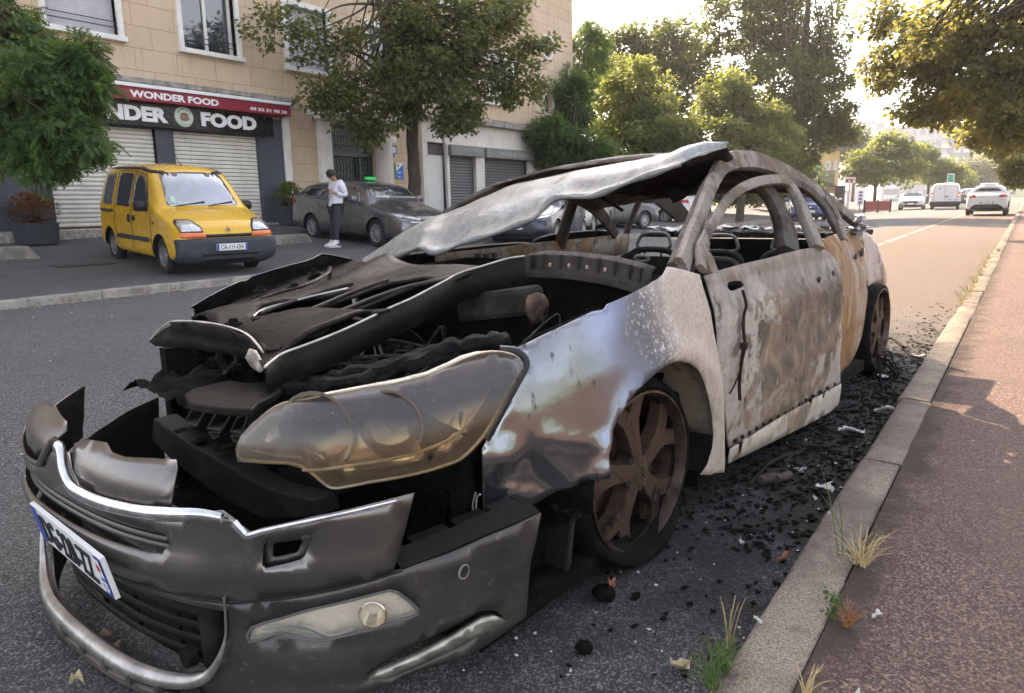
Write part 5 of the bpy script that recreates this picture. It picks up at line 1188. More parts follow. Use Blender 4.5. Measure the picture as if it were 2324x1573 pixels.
def person():
    p = on_park(752, 562); view = Vector((p.x, p.y, 0)).normalized(); rz_ = math.atan2(view.y, view.x)-math.pi/2+R(22)     # local x: image right, -y: towards the camera
    pr_ = empty('person', p, rz_, 'man in a white shirt and dark jeans looking down at his phone', 'person')
    V = lambda x, y, z: (x, y, z)
    skin = M('skin', (.36, .19, .12), .5, vary=.08); shirt = M('shirt_white', (.70, .70, .78), .8, scale=9, vary=.10, bump=.3); jeans = M('jeans_dark', (.028, .032, .042), .85, scale=14, vary=.3, bump=.3)
    pel = V(.17, .03, .92); wst = V(.20, .04, 1.06); chs = V(.235, .04, 1.27); nck = V(.205, .02, 1.43); hb = V(.15, -.01, 1.50); hc = V(.088, -.02, 1.56); ht = V(.060, -.02, 1.62)
    sN = V(.235, -.165, 1.40); sF = V(.225, .215, 1.40); eN = V(.335, -.215, 1.115); eF = V(.24, .27, 1.13); wN = V(.10, -.20, 1.175); wF = V(.06, .10, 1.17); hN = V(.03, -.15, 1.215); hF = V(.0, .02, 1.215)
    hipN = V(.17, -.055, .87); hipF = V(.17, .115, .87); kN = V(.115, -.085, .50); kF = V(.115, .07, .50); aN = V(.085, -.085, .11); aF = V(.075, .09, .11); tN = V(-.07, -.10, .035); tF = V(-.09, .08, .035)
    arms = []
    for s_, e_, w_, h_ in ((sN, eN, wN, hN), (sF, eF, wF, hF)):
        arms.append([(chs, (.145, .12)), (s_, .055), (e_, .041), (w_, .026), (h_, (.030, .018))])
        hv = Vector(h_)
        for k in range(4):      # fingers folded round the phone
            sy = (-.03+.018*k); a = hv+Vector((-.030, sy*.5, .012+.004*k)); arms.append([(h_, (.030, .018)), (tuple(a), .0095), (tuple(a+Vector((-.028, sy*.25, .014))), .0085), (tuple(a+Vector((-.030-.004*(k % 2), .012, .036))), .007)])
        a = hv+Vector((.0, .02 if s_ is sN else -.02, .024)); arms.append([(h_, (.030, .018)), (tuple(a), .010), (tuple(a+Vector((-.03, .006, .022))), .008)])
    legs = [[(pel, (.14, .115)), (hp, .085), (k_, .056), (a_, .038), (t_, (.035, .028))] for hp, k_, a_, t_ in ((hipN, kN, aN, tN), (hipF, kF, aF, tF))]
    head = [(chs, (.145, .12)), (nck, .055), (hb, .058), (hc, (.088, .082)), (ht, (.072, .07))]
    body = skin_mesh('body', [[(pel, (.14, .115)), (wst, (.14, .115)), (chs, (.145, .12))], head]+arms+legs, skin, pr_)
    # face: nose, brow, ears, closed lips are modelled on the head
    f = MB(); fd = Vector((-.78, -.33, -.53)).normalized(); upv = Vector((-.45, -.1, .88)).normalized(); sd = fd.cross(upv)
    H0 = Vector(hc)
    def hp(a, u_, s_): return H0+fd*a+upv*u_+sd*s_
    f.tube([hp(.078, .028, 0), hp(.098, -.005, 0), hp(.084, -.022, 0)], [.008, .013, .009], 8)
    for s_ in (-1, 1): f.lathe([(0, -.012), (.026, -.008), (.030, 0), (.026, .008), (0, .012)], tuple(hp(-.01, -.0, s_*.078)), 'y', 10)
    f.build('nose_and_ears', skin, body, smooth=80)
    f = MB()
    for s_ in (-1, 1): f.tube([hp(.074, .030, s_*.015), hp(.073, .034, s_*.034), hp(.062, .028, s_*.052)], [.005, .006, .004], 6); f.tube([hp(.075, .012, s_*.020), hp(.070, .012, s_*.042)], [.005, .005], 6)
    f.build('brows', M('hair_black', (.008, .007, .007), .5, vary=.3), body)
    MB().tube([hp(.075, -.045, -.022), hp(.081, -.046, 0), hp(.075, -.045, .022)], [.004, .006, .004], 6).build('mouth', M('lips', (.26, .10, .08), .5), body)
    # hair: a cap over skull with a loose front
    hv_ = []; hf_ = []; nn, mm = 20, 10
    for j in range(mm+1):
        ph = math.pi*.60*j/mm
        for i in range(nn):
            th = 2*math.pi*i/nn; d_ = upv*math.cos(ph)+(fd*math.cos(th)+sd*math.sin(th))*math.sin(ph)
            low = 1 if math.cos(th) < .25 or ph < math.pi*.36 else .86
            r_ = .100*low*(1+.06*noise.noise(d_*9)); hv_.append(Vector(hc)+upv*.022-fd*.008+d_*r_*1.10)
    for j in range(mm):
        for i in range(nn): hf_.append((j*nn+i, j*nn+(i+1) % nn, (j+1)*nn+(i+1) % nn, (j+1)*nn+i))
    hf_.append(tuple(range(nn)))
    MB().add(hv_, hf_).build('hair', M('hair_black', (.008, .007, .007), .5, vary=.3), pr_, smooth=80)
    L_ = lambda a, b_, t: tuple(Vector(a).lerp(Vector(b_), t))
    hem = V(.165, .03, .84)
    sc = [[(hem, (.205, .165)), (pel, (.195, .16)), (wst, (.185, .155)), (chs, (.190, .155)), (L_(chs, nck, .72), (.085, .08)), (L_(chs, nck, .97), (.062, .06))]]
    for s_, e_, w_ in ((sN, eN, wN), (sF, eF, wF)): sc.append([(chs, (.190, .155)), (s_, .088), (L_(s_, e_, .55), .074), (e_, .068), (L_(e_, w_, .5), .058), (L_(e_, w_, .92), .042)])
    so = skin_mesh('shirt', sc, shirt, pr_)
    for v in so.data.vertices: v.co += v.normal*.012*noise.fractal(v.co*9, 1, 2, 3)
    jc = [[(pel, (.150, .130)), (hp_, .118), (L_(hp_, k_, .5), .102), (k_, .082), (L_(k_, a_, .5), .072), (L_(k_, a_, .93), .058)] for hp_, k_, a_ in ((hipN, kN, aN), (hipF, kF, aF))]
    jo = skin_mesh('jeans', jc, jeans, pr_)
    for v in jo.data.vertices: v.co += v.normal*.010*noise.fractal(v.co*11, 1, 2, 3)
    for a_, t_ in ((aN, tN), (aF, tF)):
        A = Vector(a_); T = Vector(t_); heel = A+Vector((.05, 0, -.07))
        s_ = skin_mesh('shoe', [[(tuple(A+Vector((.01, 0, .10))), (.054, .050)), (tuple(A+Vector((.01, 0, -.02))), (.058, .052)), (tuple(heel), (.052, .04))], [(tuple(A+Vector((.01, 0, -.02))), (.058, .052)), (tuple(A.lerp(T, .55)+Vector((0, 0, -.005))), (.052, .042)), (tuple(T+Vector((0, 0, .005))), (.046, .034)), (tuple(T+Vector((-.045, 0, -.002))), (.034, .026))]], M('shoe_white', (.68, .68, .70), .5, vary=.1), pr_)
        b = MB(); P = [(-.17, -.045), (-.10, -.055), (.05, -.048), (.10, -.04), (.115, 0), (.10, .04), (.05, .048), (-.10, .055), (-.17, .045), (-.195, 0)]
        b.poly_extrude([(A.x+x, A.y+y, .0) for x, y in P], (0, 0, .028)); b.build('sole', M('sole_white', (.6, .6, .6), .6), s_, bevel=.006)
        b = MB(); b.poly_extrude([(A.x-.02, A.y-.058, .07), (A.x+.07, A.y-.058, .105), (A.x+.03, A.y-.058, .06), (A.x-.01, A.y-.058, .052)], (0, .006, 0)); b.build('shoe_mark', M_ink, s_)
    ph_ = Vector((-.028, -.06, 1.235)); rot = Matrix.Rotation(R(18), 3, 'Z') @ Matrix.Rotation(R(-38), 3, 'Y')
    po_ = MB().box((0, 0, 0), (.075, .15, .009)).build('phone', M('phone_black', (.015, .015, .017), .2), None, bevel=.004)
    po_.matrix_world = Matrix.Translation(p) @ Matrix.Rotation(rz_, 4, 'Z') @ Matrix.Translation(ph_) @ rot.to_4x4()
    tag(po_, 'black mobile phone held in both hands of the man', 'phone')
person()
# ---------------------------------------------------------------- the burnt saloon
# its own frame: x to the car's left (the kerb side), y backwards from the front axle, z up
CX, CY, YAW = -1.670, 1.949, -.070
WRK = empty('burnt_car', (CX, CY, 0), YAW, 'burnt out saloon car with peeled bonnet, torn front bumper and ash white doors', 'car')
_ci = Matrix.Rotation(-YAW, 3, 'Z')
EYEC = _ci @ (EYE-Vector((CX, CY, 0)))
def rayc(px, py): return _ci @ ray(px, py)/FPX
def py_(px, py, y): d = rayc(px, py); return EYEC+d*((y-EYEC.y)/d.y)
def px_(px, py, x): d = rayc(px, py); return EYEC+d*((x-EYEC.x)/d.x)
def pz_(px, py, z): d = rayc(px, py); return EYEC+d*((z-EYEC.z)/d.z)
ZW = [0, .1, .2, .3, .45, .55, .65, .75, .82, .86, 1.3, 1.4, 1.6]; WW = [.84, .85, .86, .875, .89, .892, .882, .86, .84, .825, .56, .48, .3]
ZL = [0, .35, .5, .6, .7, .8, .9]; LL = [.98, 1.0, 1.0, .97, .90, .78, .6]
NX, NY = 2.6, 2.2
_T = np.linspace(0, math.pi/2, 400)
_S = np.concatenate([[0], np.cumsum(np.hypot(np.diff(np.cos(_T)**(2/NX)*.89), np.diff(np.sin(_T)**(2/NY))))]); S0 = float(_S[-1])
class Env:
    """the car's outer skin: s runs along the near side (s = y), round the nose (centre at -S0) and down the far side"""
    def __init__(e, dw=0., dl=0., yb=0.): e.dw, e.dl, e.yb = dw, dl, yb
    def W(e, z): return float(np.interp(z, ZW, WW))+e.dw
    def L(e, z): return float(np.interp(z, ZL, LL))+e.dl
    def f(e, p):
        y = p.y-e.yb; W = e.W(p.z)
        if y >= 0:
            k = max(0, 1-((y-2.6)/1.28)**2.4)**(1/2.2) if 2.6 < y < 3.88 else (1 if y <= 2.6 else 0)
            return abs(p.x)/(W*k+1e-6)-1
        return (abs(p.x)/W)**NX+(-y/e.L(p.z))**NY-1
    def hit(e, px, py):
        d = rayc(px, py); t = .4
        while t < 9:
            if e.f(EYEC+d*t) < 0:
                a, b = t-.02, t
                for _ in range(24):
                    m = (a+b)/2
                    if e.f(EYEC+d*m) < 0: b = m
                    else: a = m
                return EYEC+d*b
            t += .02
        raise ValueError((px, py))
    def sz(e, px, py):
        p = e.hit(px, py); y = p.y-e.yb
        if y >= 0: return (y, p.z)
        u = abs(p.x)/e.W(p.z); v = -y/e.L(p.z); t = math.atan2(v**(NY/2), u**(NX/2)); s = -float(np.interp(t, _T, _S))
        return (s if p.x > 0 else -2*S0-s, p.z)
    def pt(e, s, z, off=0.):
        sg = 1
        if s < -S0: s = -2*S0-s; sg = -1
        if s >= 0:
            k = max(0, 1-((s-2.6)/1.28)**2.4)**(1/2.2) if 2.6 < s < 3.88 else (1 if s <= 2.6 else 0)
            return Vector((sg*(e.W(z)*k+off), s+e.yb, z))
        t = float(np.interp(-s, _S, _T)); u = math.cos(t)**(2/NX); v = math.sin(t)**(2/NY)
        n = Vector((sg*u**(NX-1)/.9, -v**(NY-1), 0)).normalized()
        return Vector((sg*u*e.W(z), -v*e.L(z)+e.yb, z))+n*off
EB = Env(); EH = Env(0, .1, 0); EF = Env(.05, 0, -.25)
def conv(env, P): return [env.sz(*p) if max(abs(p[0]), abs(p[1])) > 20 else p for p in P]
def skin_panel(name, env, outline, mat, holes=(), step=.045, disp=None, thick=.006, off=0., flip=1, parent=None, smooth=55, back=None):
    """a sheet metal panel cut from the outer skin; outline in photograph pixels or (s, z)"""
    P = conv(env, outline); Hs = [conv(env, h) for h in holes]
    ov, fs = fill2d(P, Hs, step)
    vs = []
    for v in ov:
        o = off+(disp(v.x, v.y) if disp else 0.); p = env.pt(v.x, v.y, o)
        if flip < 0: p.x = -p.x
        vs.append(p)
    o_ = MB().add(vs, fs).build(name, mat, parent or WRK, smooth=smooth)
    # make the faces look outwards, then give the sheet its thickness inwards
    me = o_.data; out = sum(p.normal.dot(Vector((p.center.x, min(0, p.center.y), 0))) for p in me.polygons)
    if out < 0: me.flip_normals()
    me.materials.append(back or M_char)
    q = o_.modifiers.new('solid', 'SOLIDIFY'); q.thickness = thick; q.offset = -1; q.material_offset = 1; q.material_offset_rim = 0
    return o_
# ------------------------------------------------ burnt materials
def char_mat(name, lo=(.006, .006, .006), hi=(.045, .040, .037), rough=.75, bump=.8, sc=14, ash=0.):
    q = N(name); co = q.coord(); f = q.noise(co, sc, 8, .68)
    c = q.ramp(f, [(.35, lo), (.55, tuple((a+b)/2*.7 for a, b in zip(lo, hi))), (.74, hi)])
    if ash: c = q.mix(q.mapr(q.noise(co, 30, 6, .7), .60-ash*.1, .72, 0, .9), c, (.38, .35, .32))
    q.set(color=c, rough=q.mapr(f, .35, .7, rough-.1, min(1, rough+.2)), spec=.09); q.bump(q.math('ADD', f, q.math('MULTIPLY', q.noise(co, sc*5, 5, .7), .35)), bump, .03); return q.m
M_char = char_mat('charred_black', (.004, .004, .004), (.028, .025, .023), .8); M_char2 = char_mat('charred_smooth', (.010, .009, .008), (.034, .028, .025), .5, .25, 6)
M_charash = char_mat('charred_with_ash', ash=.6)
M_frame = char_mat('bonnet_frame_brown', (.010, .0085, .008), (.046, .037, .031), .34, .3, 7)
def burnt_metal(name, ash_c, rust_c, dark_c, rust=.5, dark=.5, sc=2.2, streak=True, metal=0., centre=None, orange=0., belt=False):
    """heat bleached steel: pale ash, brown scale, rust and soot in big uneven patches"""
    q = N(name); co = q.coord(); s = q.sep(co)
    wob = q.n('ShaderNodeTexNoise', Scale=1.7, Detail=5); q.l(co, wob.inputs['Vector'])
    vv = q.n('ShaderNodeVectorMath', _operation='ADD'); q.l(co, vv.inputs[0]); q.l(q.scaled(wob.outputs['Color'], (.35, .35, .35)), vv.inputs[1]); c2 = vv.outputs[0]
    big = q.noise(c2, sc, 9, .62, .4); med = q.noise(c2, sc*3.2, 8, .68, .6); fine = q.noise(co, 55, 6, .7); st = q.noise(q.scaled(c2, (1, 1, .16)), 9, 7, .65)
    c = q.ramp(fine, [(.3, tuple(v*.72 for v in ash_c)), (.6, ash_c), (.8, tuple(min(1, v*1.15) for v in ash_c))])
    c = q.mix(q.mapr(st, .45, .72, 0, .45), c, tuple(v*.62 for v in ash_c))
    edge = q.math('ADD', q.math('ADD', big, q.math('MULTIPLY', q.math('SUBTRACT', med, .5), .75)), q.math('MULTIPLY', q.math('SUBTRACT', st, .5), .35))
    if centre:      # the paint scale survives longest in the middle of the panel
        (y0, z0, ry, rz_) = centre
        dy = q.math('DIVIDE', q.math('SUBTRACT', s[1], y0), ry); dz = q.math('DIVIDE', q.math('SUBTRACT', s[2], z0), rz_)
        r2 = q.math('ADD', q.math('MULTIPLY', dy, dy), q.math('MULTIPLY', dz, dz))
        edge = q.math('ADD', edge, q.mapr(r2, 0, 2.0, .17, -.22))
    rm = q.mapr(edge, .56-.12*rust, .64-.12*rust, 0, .92)
    rc = q.ramp(q.math('ADD', q.math('MULTIPLY', q.noise(c2, 4.3, 9, .66, .8), .65), q.math('MULTIPLY', med, .35)), [(.34, tuple(v*.40 for v in dark_c)), (.46, dark_c), (.54, rust_c), (.64, tuple(v*.8 for v in ash_c)), (.74, tuple(min(1, v*1.2) for v in ash_c))])
    c = q.mix(rm, c, rc)
    if orange:
        om = q.mapr(q.math('ADD', q.math('MULTIPLY', st, .6), q.math('MULTIPLY', big, .5)), .56-.10*orange, .66-.08*orange, 0, .92); c = q.mix(om, c, q.ramp(med, [(.3, (.13, .065, .025)), (.55, (.28, .145, .055)), (.75, (.38, .25, .13))]))
    if belt:      # scorched grey band below the window line
        bm_ = q.math('ADD', s[2], q.math('ADD', q.math('MULTIPLY', q.math('SUBTRACT', med, .5), .22), q.math('MULTIPLY', q.math('SUBTRACT', big, .5), .25)))
        c = q.mix(q.mapr(bm_, .70, .77, 0, .85), c, q.ramp(q.noise(q.scaled(c2, (1, 1, .3)), 16, 8, .7), [(.3, (.13, .115, .10)), (.5, (.27, .245, .22)), (.62, (.36, .32, .29)), (.75, (.26, .17, .10))]))
        c = q.mix(q.mapr(q.math('ADD', s[2], q.math('MULTIPLY', fine, .02)), .805, .82, 0, .45), c, (.17, .11, .07))
    c = q.mix(q.mapr(q.noise(c2, 7, 9, .72), .62-.06*dark, .70-.04*dark, 0, .85), c, (.035, .028, .024))
    q.set(color=c, rough=q.mapr(med, .3, .7, .62, .9), metal=metal, spec=.3)
    q.bump(q.math('ADD', q.math('MULTIPLY', med, .8), q.math('MULTIPLY', fine, .35)), .35, .012)
    return q.m
M_door = burnt_metal('burnt_door', (.44, .39, .345), (.24, .165, .10), (.105, .082, .063), .80, .75, sc=3.3, centre=(1.25, .52, .62, .44), belt=True)
M_rear = burnt_metal('burnt_rear_door', (.40, .33, .265), (.26, .18, .11), (.14, .105, .08), .55, .45, orange=1.0)
M_quarter = burnt_metal('burnt_quarter', (.50, .41, .36), (.28, .19, .13), (.17, .13, .11), .35, .25)
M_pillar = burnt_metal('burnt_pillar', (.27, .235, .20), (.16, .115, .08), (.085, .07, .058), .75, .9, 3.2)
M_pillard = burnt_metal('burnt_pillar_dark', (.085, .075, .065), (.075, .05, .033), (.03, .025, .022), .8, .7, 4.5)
M_inner = burnt_metal('burnt_inner_wing', (.34, .265, .205), (.16, .10, .07), (.06, .045, .04), .4, .6, 3)
def fender_mat():
    q = N('half_burnt_wing'); co = q.coord(); s = q.sep(co)
    n1 = q.noise(co, 2.4, 8, .6, .4); n2 = q.noise(co, 9, 8, .7); fine = q.noise(co, 70, 5, .7); drop = q.noise(q.scaled(co, (1, 1, .3)), 38, 4, .5)
    t = q.math('ADD', q.math('ADD', s[1], q.math('MULTIPLY', q.math('SUBTRACT', n1, .5), .34)), q.math('MULTIPLY', q.math('SUBTRACT', n2, .5), .10))
    t = q.math('ADD', t, q.math('MULTIPLY', q.math('SUBTRACT', s[2], .65), -.15))
    pnt = q.ramp(n2, [(.3, (.22, .225, .235)), (.7, (.30, .305, .315))])
    pnt = q.mix(q.mapr(drop, .64, .70, 0, .8), pnt, (.06, .055, .05))
    pnt = q.mix(q.mapr(t, -.36, -.22, 0, .75), pnt, (.27, .30, .46))      # heat tint
    ash = q.ramp(fine, [(.3, (.36, .295, .245)), (.55, (.50, .425, .36)), (.75, (.58, .51, .45))])
    ash = q.mix(q.mapr(n2, .5, .72, 0, .5), ash, (.36, .29, .24)); ash = q.mix(q.mapr(q.noise(co, 5, 9, .7), .60, .68, 0, .6), ash, (.16, .12, .10))
    soot = q.mapr(t, -.26, -.12, 0, 1); c = q.mix(q.math('MULTIPLY', soot, .9), pnt, q.ramp(n2, [(.3, (.03, .028, .03)), (.7, (.16, .15, .15))]))
    a = q.mapr(t, -.12, .03, 0, 1); c = q.mix(a, c, ash)
    pk = q.math('MULTIPLY', q.mapr(t, -.16, -.1, 0, 1), q.mapr(t, .02, .08, 1, 0)); c = q.mix(q.math('MULTIPLY', pk, q.mapr(q.noise(co, 75, 4), .56, .62, 0, 1)), c, (.55, .53, .50))
    q.set(color=c, metal=q.mapr(t, -.24, -.10, .92, 0), rough=q.math('ADD', q.mapr(t, -.30, -.06, .07, .78), q.math('MULTIPLY', q.mapr(n2, .45, .7, 0, 1), .05)), spec=.4)
    q.bump(q.math('ADD', q.math('MULTIPLY', fine, .25), q.math('MULTIPLY', n2, .3)), .16, .01); return q.m
M_wing = fender_mat()
def bumper_mat(name, col, metal, rough, dust):
    q = N(name); co = q.coord(); s = q.sep(co)
    n1 = q.noise(co, 3, 8, .65); fine = q.noise(co, 90, 5, .7); scr = q.noise(q.scaled(co, (3, 3, 40)), 6, 5, .7)
    c = q.mix(q.mapr(n1, .4, .7, 0, dust), col, (.20, .16, .13)); c = q.mix(q.mapr(scr, .60, .68, 0, .5), c, tuple(min(1, v*2.0) for v in col)); c = q.mix(q.mapr(q.math('ADD', s[2], q.math('MULTIPLY', n1, .22)), .30, .10, 0, .45), c, (.13, .105, .085)); c = q.mix(q.mapr(q.noise(co, 34, 6, .75), .60, .66, 0, .45), c, (.26, .225, .19)); c = q.mix(q.mapr(fine, .64, .72, 0, .4), c, (.28, .25, .22))
    q.set(color=c, metal=metal, rough=q.math('ADD', q.mapr(n1, .3, .7, rough-.06, rough+.10), q.math('MULTIPLY', fine, .08)), coat=.25, coatr=.25); q.bump(fine, .05, .005); return q.m
M_bump = bumper_mat('bumper_grey_paint', (.19, .178, .17), .85, .24, .35); M_bump2 = bumper_mat('bumper_dark_lower', (.062, .059, .057), .5, .36, .4)
M_chr = M('worn_chrome', (.66, .66, .66), .22, .95, scale=25, vary=.25)
M_chrd = M('dull_chrome', (.40, .385, .36), .35, .8, scale=18, vary=.3)
def bonnet_mat():
    q = N('bonnet_skin'); co = q.coord(); s = q.sep(co)
    st = q.noise(q.scaled(co, (2.2, .35, 2.2)), 14, 6, .6); big = q.noise(co, 2.6, 8, .65, .3); fine = q.noise(co, 60, 5, .7)
    c = q.ramp(st, [(.32, (.15, .15, .145)), (.55, (.22, .22, .21)), (.72, (.27, .265, .25))])
    c = q.mix(q.mapr(big, .52, .60, 0, .85), c, q.ramp(fine, [(.3, (.24, .25, .25)), (.7, (.46, .47, .47))]))
    c = q.mix(q.mapr(q.noise(co, 6, 9, .75), .60, .66, 0, .9), c, (.10, .075, .06))
    q.set(color=c, rough=.5, metal=.25, spec=.4); q.bump(q.math('ADD', big, q.math('MULTIPLY', fine, .3)), .3, .015); return q.m
M_skin_b = bonnet_mat()
# ------------------------------------------------ near front wing
def crumple(s, z):
    k = math.exp(-((s+.42)/.30)**2-((z-.36)/.17)**2)
    d = .016*k*noise.noise(Vector((s*6, z*6, 1.3)))
    for (s0, z0, s1, z1, h_, w_) in ((-.60, .50, -.36, .31, .026, .050), (-.55, .47, -.43, .36, -.018, .03), (-.36, .31, -.30, .45, .020, .035), (-.60, .40, -.34, .30, .014, .03), (-.50, .52, -.33, .47, .010, .03)):
        ax, az = s1-s0, z1-z0; L2 = ax*ax+az*az; t = max(0, min(1, ((s-s0)*ax+(z-z0)*az)/L2)); q = math.hypot(s-s0-ax*t, z-z0-az*t); d += h_*max(0, 1-q/w_)
    d += -.030*math.exp(-((s+.58+.8*(z-.5))/.05)**2)*math.exp(-((z-.42)/.12)**2)
    d += .012*math.exp(-((s-.05)/.09)**2-((z-.74)/.10)**2)*noise.noise(Vector((s*14, z*14, 7)))*2
    d += .004*noise.noise(Vector((s*5, z*5, 2)))
    arch = math.hypot(s-.02, (z-.30)); d += .016*math.exp(-((arch-.345)/.035)**2)      # rolled lip round the wheel arch
    return d
wing_px = [(1155, 797), (1230, 761), (1300, 728), (1345, 707), (1366, 704), (1373, 701), (1380, 690), (1440, 662), (1495, 633), (1507, 622), (1514, 605), (1530, 607), (1588, 623), (1595, 650), (1613, 710), (1621, 757), (1631, 808), (1638, 858), (1641, 902), (1645, 993), (1645, 1049), (1643, 1072), (1589, 1077), (1602, 1053), (1612, 1017), (1616, 985), (1614, 942), (1607, 902), (1596, 867), (1580, 838), (1562, 824), (1537, 818), (1509, 824), (1487, 838), (1459, 861), (1437, 883), (1416, 913), (1398, 945), (1384, 974), (1373, 1003), (1364, 1028), (1360, 1056), (1360, 1076), (1316, 1092), (1290, 1108), (1244, 1128), (1180, 1172), (1102, 1214), (1095, 1110), (1094, 1043), (1095, 1018), (1118, 979), (1154, 909), (1168, 876), (1191, 839), (1196, 820), (1184, 803)]
wing_sz = conv(EB, wing_px)
skin_panel('front_wing', EB, wing_sz, M_wing, step=.022, disp=crumple, thick=.003)['label'] = 'crumpled left front wing, metallic in front and burnt pale behind'
far = [(s, z) for s, z in wing_sz if True]
def far_disp(s, z): return .004*noise.noise(Vector((s*5, z*5, 8)))
skin_panel('front_wing', EB, far, M_wing, step=.05, disp=far_disp, thick=.004, flip=-1)
# inner wheel housings
def housing(sg):
    b = MB(); n = 16
    for x0, x1 in ((.42, .865),):
        vs = []
        for i in range(n+1):
            th = R(4+172*i/n); r_ = .385
            for x in (x0, (x0+x1)/2, x1): vs.append((sg*x, .02+r_*math.cos(th)*1.02, .27+r_*math.sin(th)*.93))
        b.cur = 0; b.add(vs, [(3*i+j, 3*i+3+j, 3*i+4+j, 3*i+1+j) for i in range(n//2) for j in range(2)]); b.cur = 1; b.add(vs, [(3*i+j, 3*i+3+j, 3*i+4+j, 3*i+1+j) for i in range(n//2, n) for j in range(2)])
        b.add([(sg*x0, .02+.385*math.cos(R(4+172*i/n)), .27+.36*math.sin(R(4+172*i/n))) for i in range(n+1)], [tuple(range(n+1))])
    # a pressed rim with a hole near the sill
    b.cur = 0
    b.tube([(sg*.60, .385, .16), (sg*.60, .415, .16)], .045, 14)
    return b.build('wheel_housing', [M_inner, M_char], WRK, smooth=40, solid=.004)
housing(1); housing(-1)
# ------------------------------------------------ doors, sill and rear quarter
def ddent(s, z):
    d = .012*noise.noise(Vector((s*2.6, z*2.8, 5)))+.003*noise.noise(Vector((s*11, z*11, 6)))
    d += .010*math.exp(-((z-.70)/.035)**2)-.012*math.exp(-((z-.52)/.08)**2)      # shoulder line and hollow below
    return d
door_out = [(1597, 626), (1628, 615), (1662, 606), (1711, 593), (1770, 577), (1811, 568), (1848, 562), (1868, 563), (1883, 575), (1897, 595), (1903, 622), (1906, 649), (1911, 690), (1913, 750), (1908, 808), (1907, 869), (1780, 938), (1656, 1016), (1651, 990), (1641, 875), (1636, 825), (1629, 757), (1619, 707), (1608, 656)]
mir = [(1652, 648), (1656, 640), (1672, 637), (1685, 638), (1693, 647), (1688, 652), (1676, 656), (1668, 660), (1659, 660), (1653, 655)]
fd = skin_panel('front_door', EB, door_out, M_door, holes=[mir], step=.035, disp=ddent, thick=.005)
fd['label'] = 'bleached front door with brown scorched patches and an empty mirror hole'
skin_panel('sill', EB, [(1651, 1051), (1700, 1027), (1776, 990), (1844, 956), (1887, 931), (1901, 919), (1904, 899), (1907, 871), (1780, 940), (1656, 1018), (1653, 1035)], burnt_metal('burnt_sill', (.58, .50, .42), (.34, .24, .15), (.2, .15, .11), .15, .2), step=.04, off=.006, thick=.006)
b = MB()
for k in range(15):
    t = (k+.3)/15; p = EB.hit(1661+(1903-1661)*t, 1004+(866-1004)*t-1.5)
    b.box(p+Vector((.004, 0, 0)), (.012, .010+.006*(k % 3 == 0), .013))
b.build('clip_holes', M_bplastic, fd)
b = MB()
for (px, py, r_) in ((1855.5, 634.5, .014), (1888, 623, .020)):
    p = EB.hit(px, py)+Vector((.008, 0, 0)); b.lathe([(0, .004), (r_*.7, .004), (r_, .001), (r_, -.004)], p, 'x', 14)
b.build('handle_holes', M_bplastic, fd)
# wire hanging out of the mirror hole
wpx = [(1672, 658), (1677, 690), (1678, 715), (1675, 745), (1673, 784), (1671, 825), (1667, 868), (1662, 906)]
MB().tube(crom([EB.hit(*p)+Vector((.02+.006*math.sin(i*2), 0, 0)) for i, p in enumerate(wpx)], 4), .0055, 6).tube(crom([EB.hit(*p)+Vector((.016, 0, 0)) for p in ((1674, 790), (1668, 840), (1655, 875), (1645, 892))], 4), .003, 5).box(EB.hit(1673, 784)+Vector((.022, 0, 0)), (.02, .022, .022)).build('hanging_wire', char_mat('wire_burnt', (.02, .012, .01), (.08, .05, .04)), WRK, smooth=60)
rdoor = [(1876, 545), (1887, 536), (1913, 529), (1944, 524), (1956, 535), (1967, 565), (1970, 606), (1973, 649), (1976, 660), (1970, 710), (1961, 764), (1945, 808), (1934, 828), (1911, 848), (1905, 862), (1906, 800), (1908, 700), (1899, 610), (1886, 572), (1872, 556)]
def behind(s, z): return -.012+.006*noise.noise(Vector((s*3, z*3, 15)))+.006*math.exp(-((z-.70)/.04)**2)
skin_panel('rear_door', EB, rdoor, M_rear, step=.04, disp=behind, thick=.005)['label'] = 'orange rusted rear door'
b = MB()
for (px, py, r_) in ((1942, 582, .016), (1957, 572, .024)):
    p = EB.hit(px, py)+Vector((.002, 0, 0)); b.lathe([(0, .004), (r_*.7, .004), (r_, .001), (r_, -.004)], p, 'x', 14)
b.build('handle_holes', M_bplastic, WRK)
quart = [(1946, 523), (1965, 525), (1978, 535), (1989, 549), (1999, 579), (2006, 600), (2011, 612), (2015, 637), (2011, 648), (2002, 646), (1992, 638), (1979, 646), (1974, 650), (1971, 606), (1968, 565), (1957, 535)]
skin_panel('rear_quarter', EB, quart, M_quarter, step=.04, thick=.005, disp=lambda s, z: -.004+.006*noise.noise(Vector((s*3, z*3, 25))))
# far side, the same panels turned inside
for nm, P in (('front_door', door_out), ('rear_door', rdoor), ('rear_quarter', quart)):
    skin_panel(nm, EB, conv(EB, P), M_pillard, step=.07, disp=ddent, thick=.02, flip=-1)
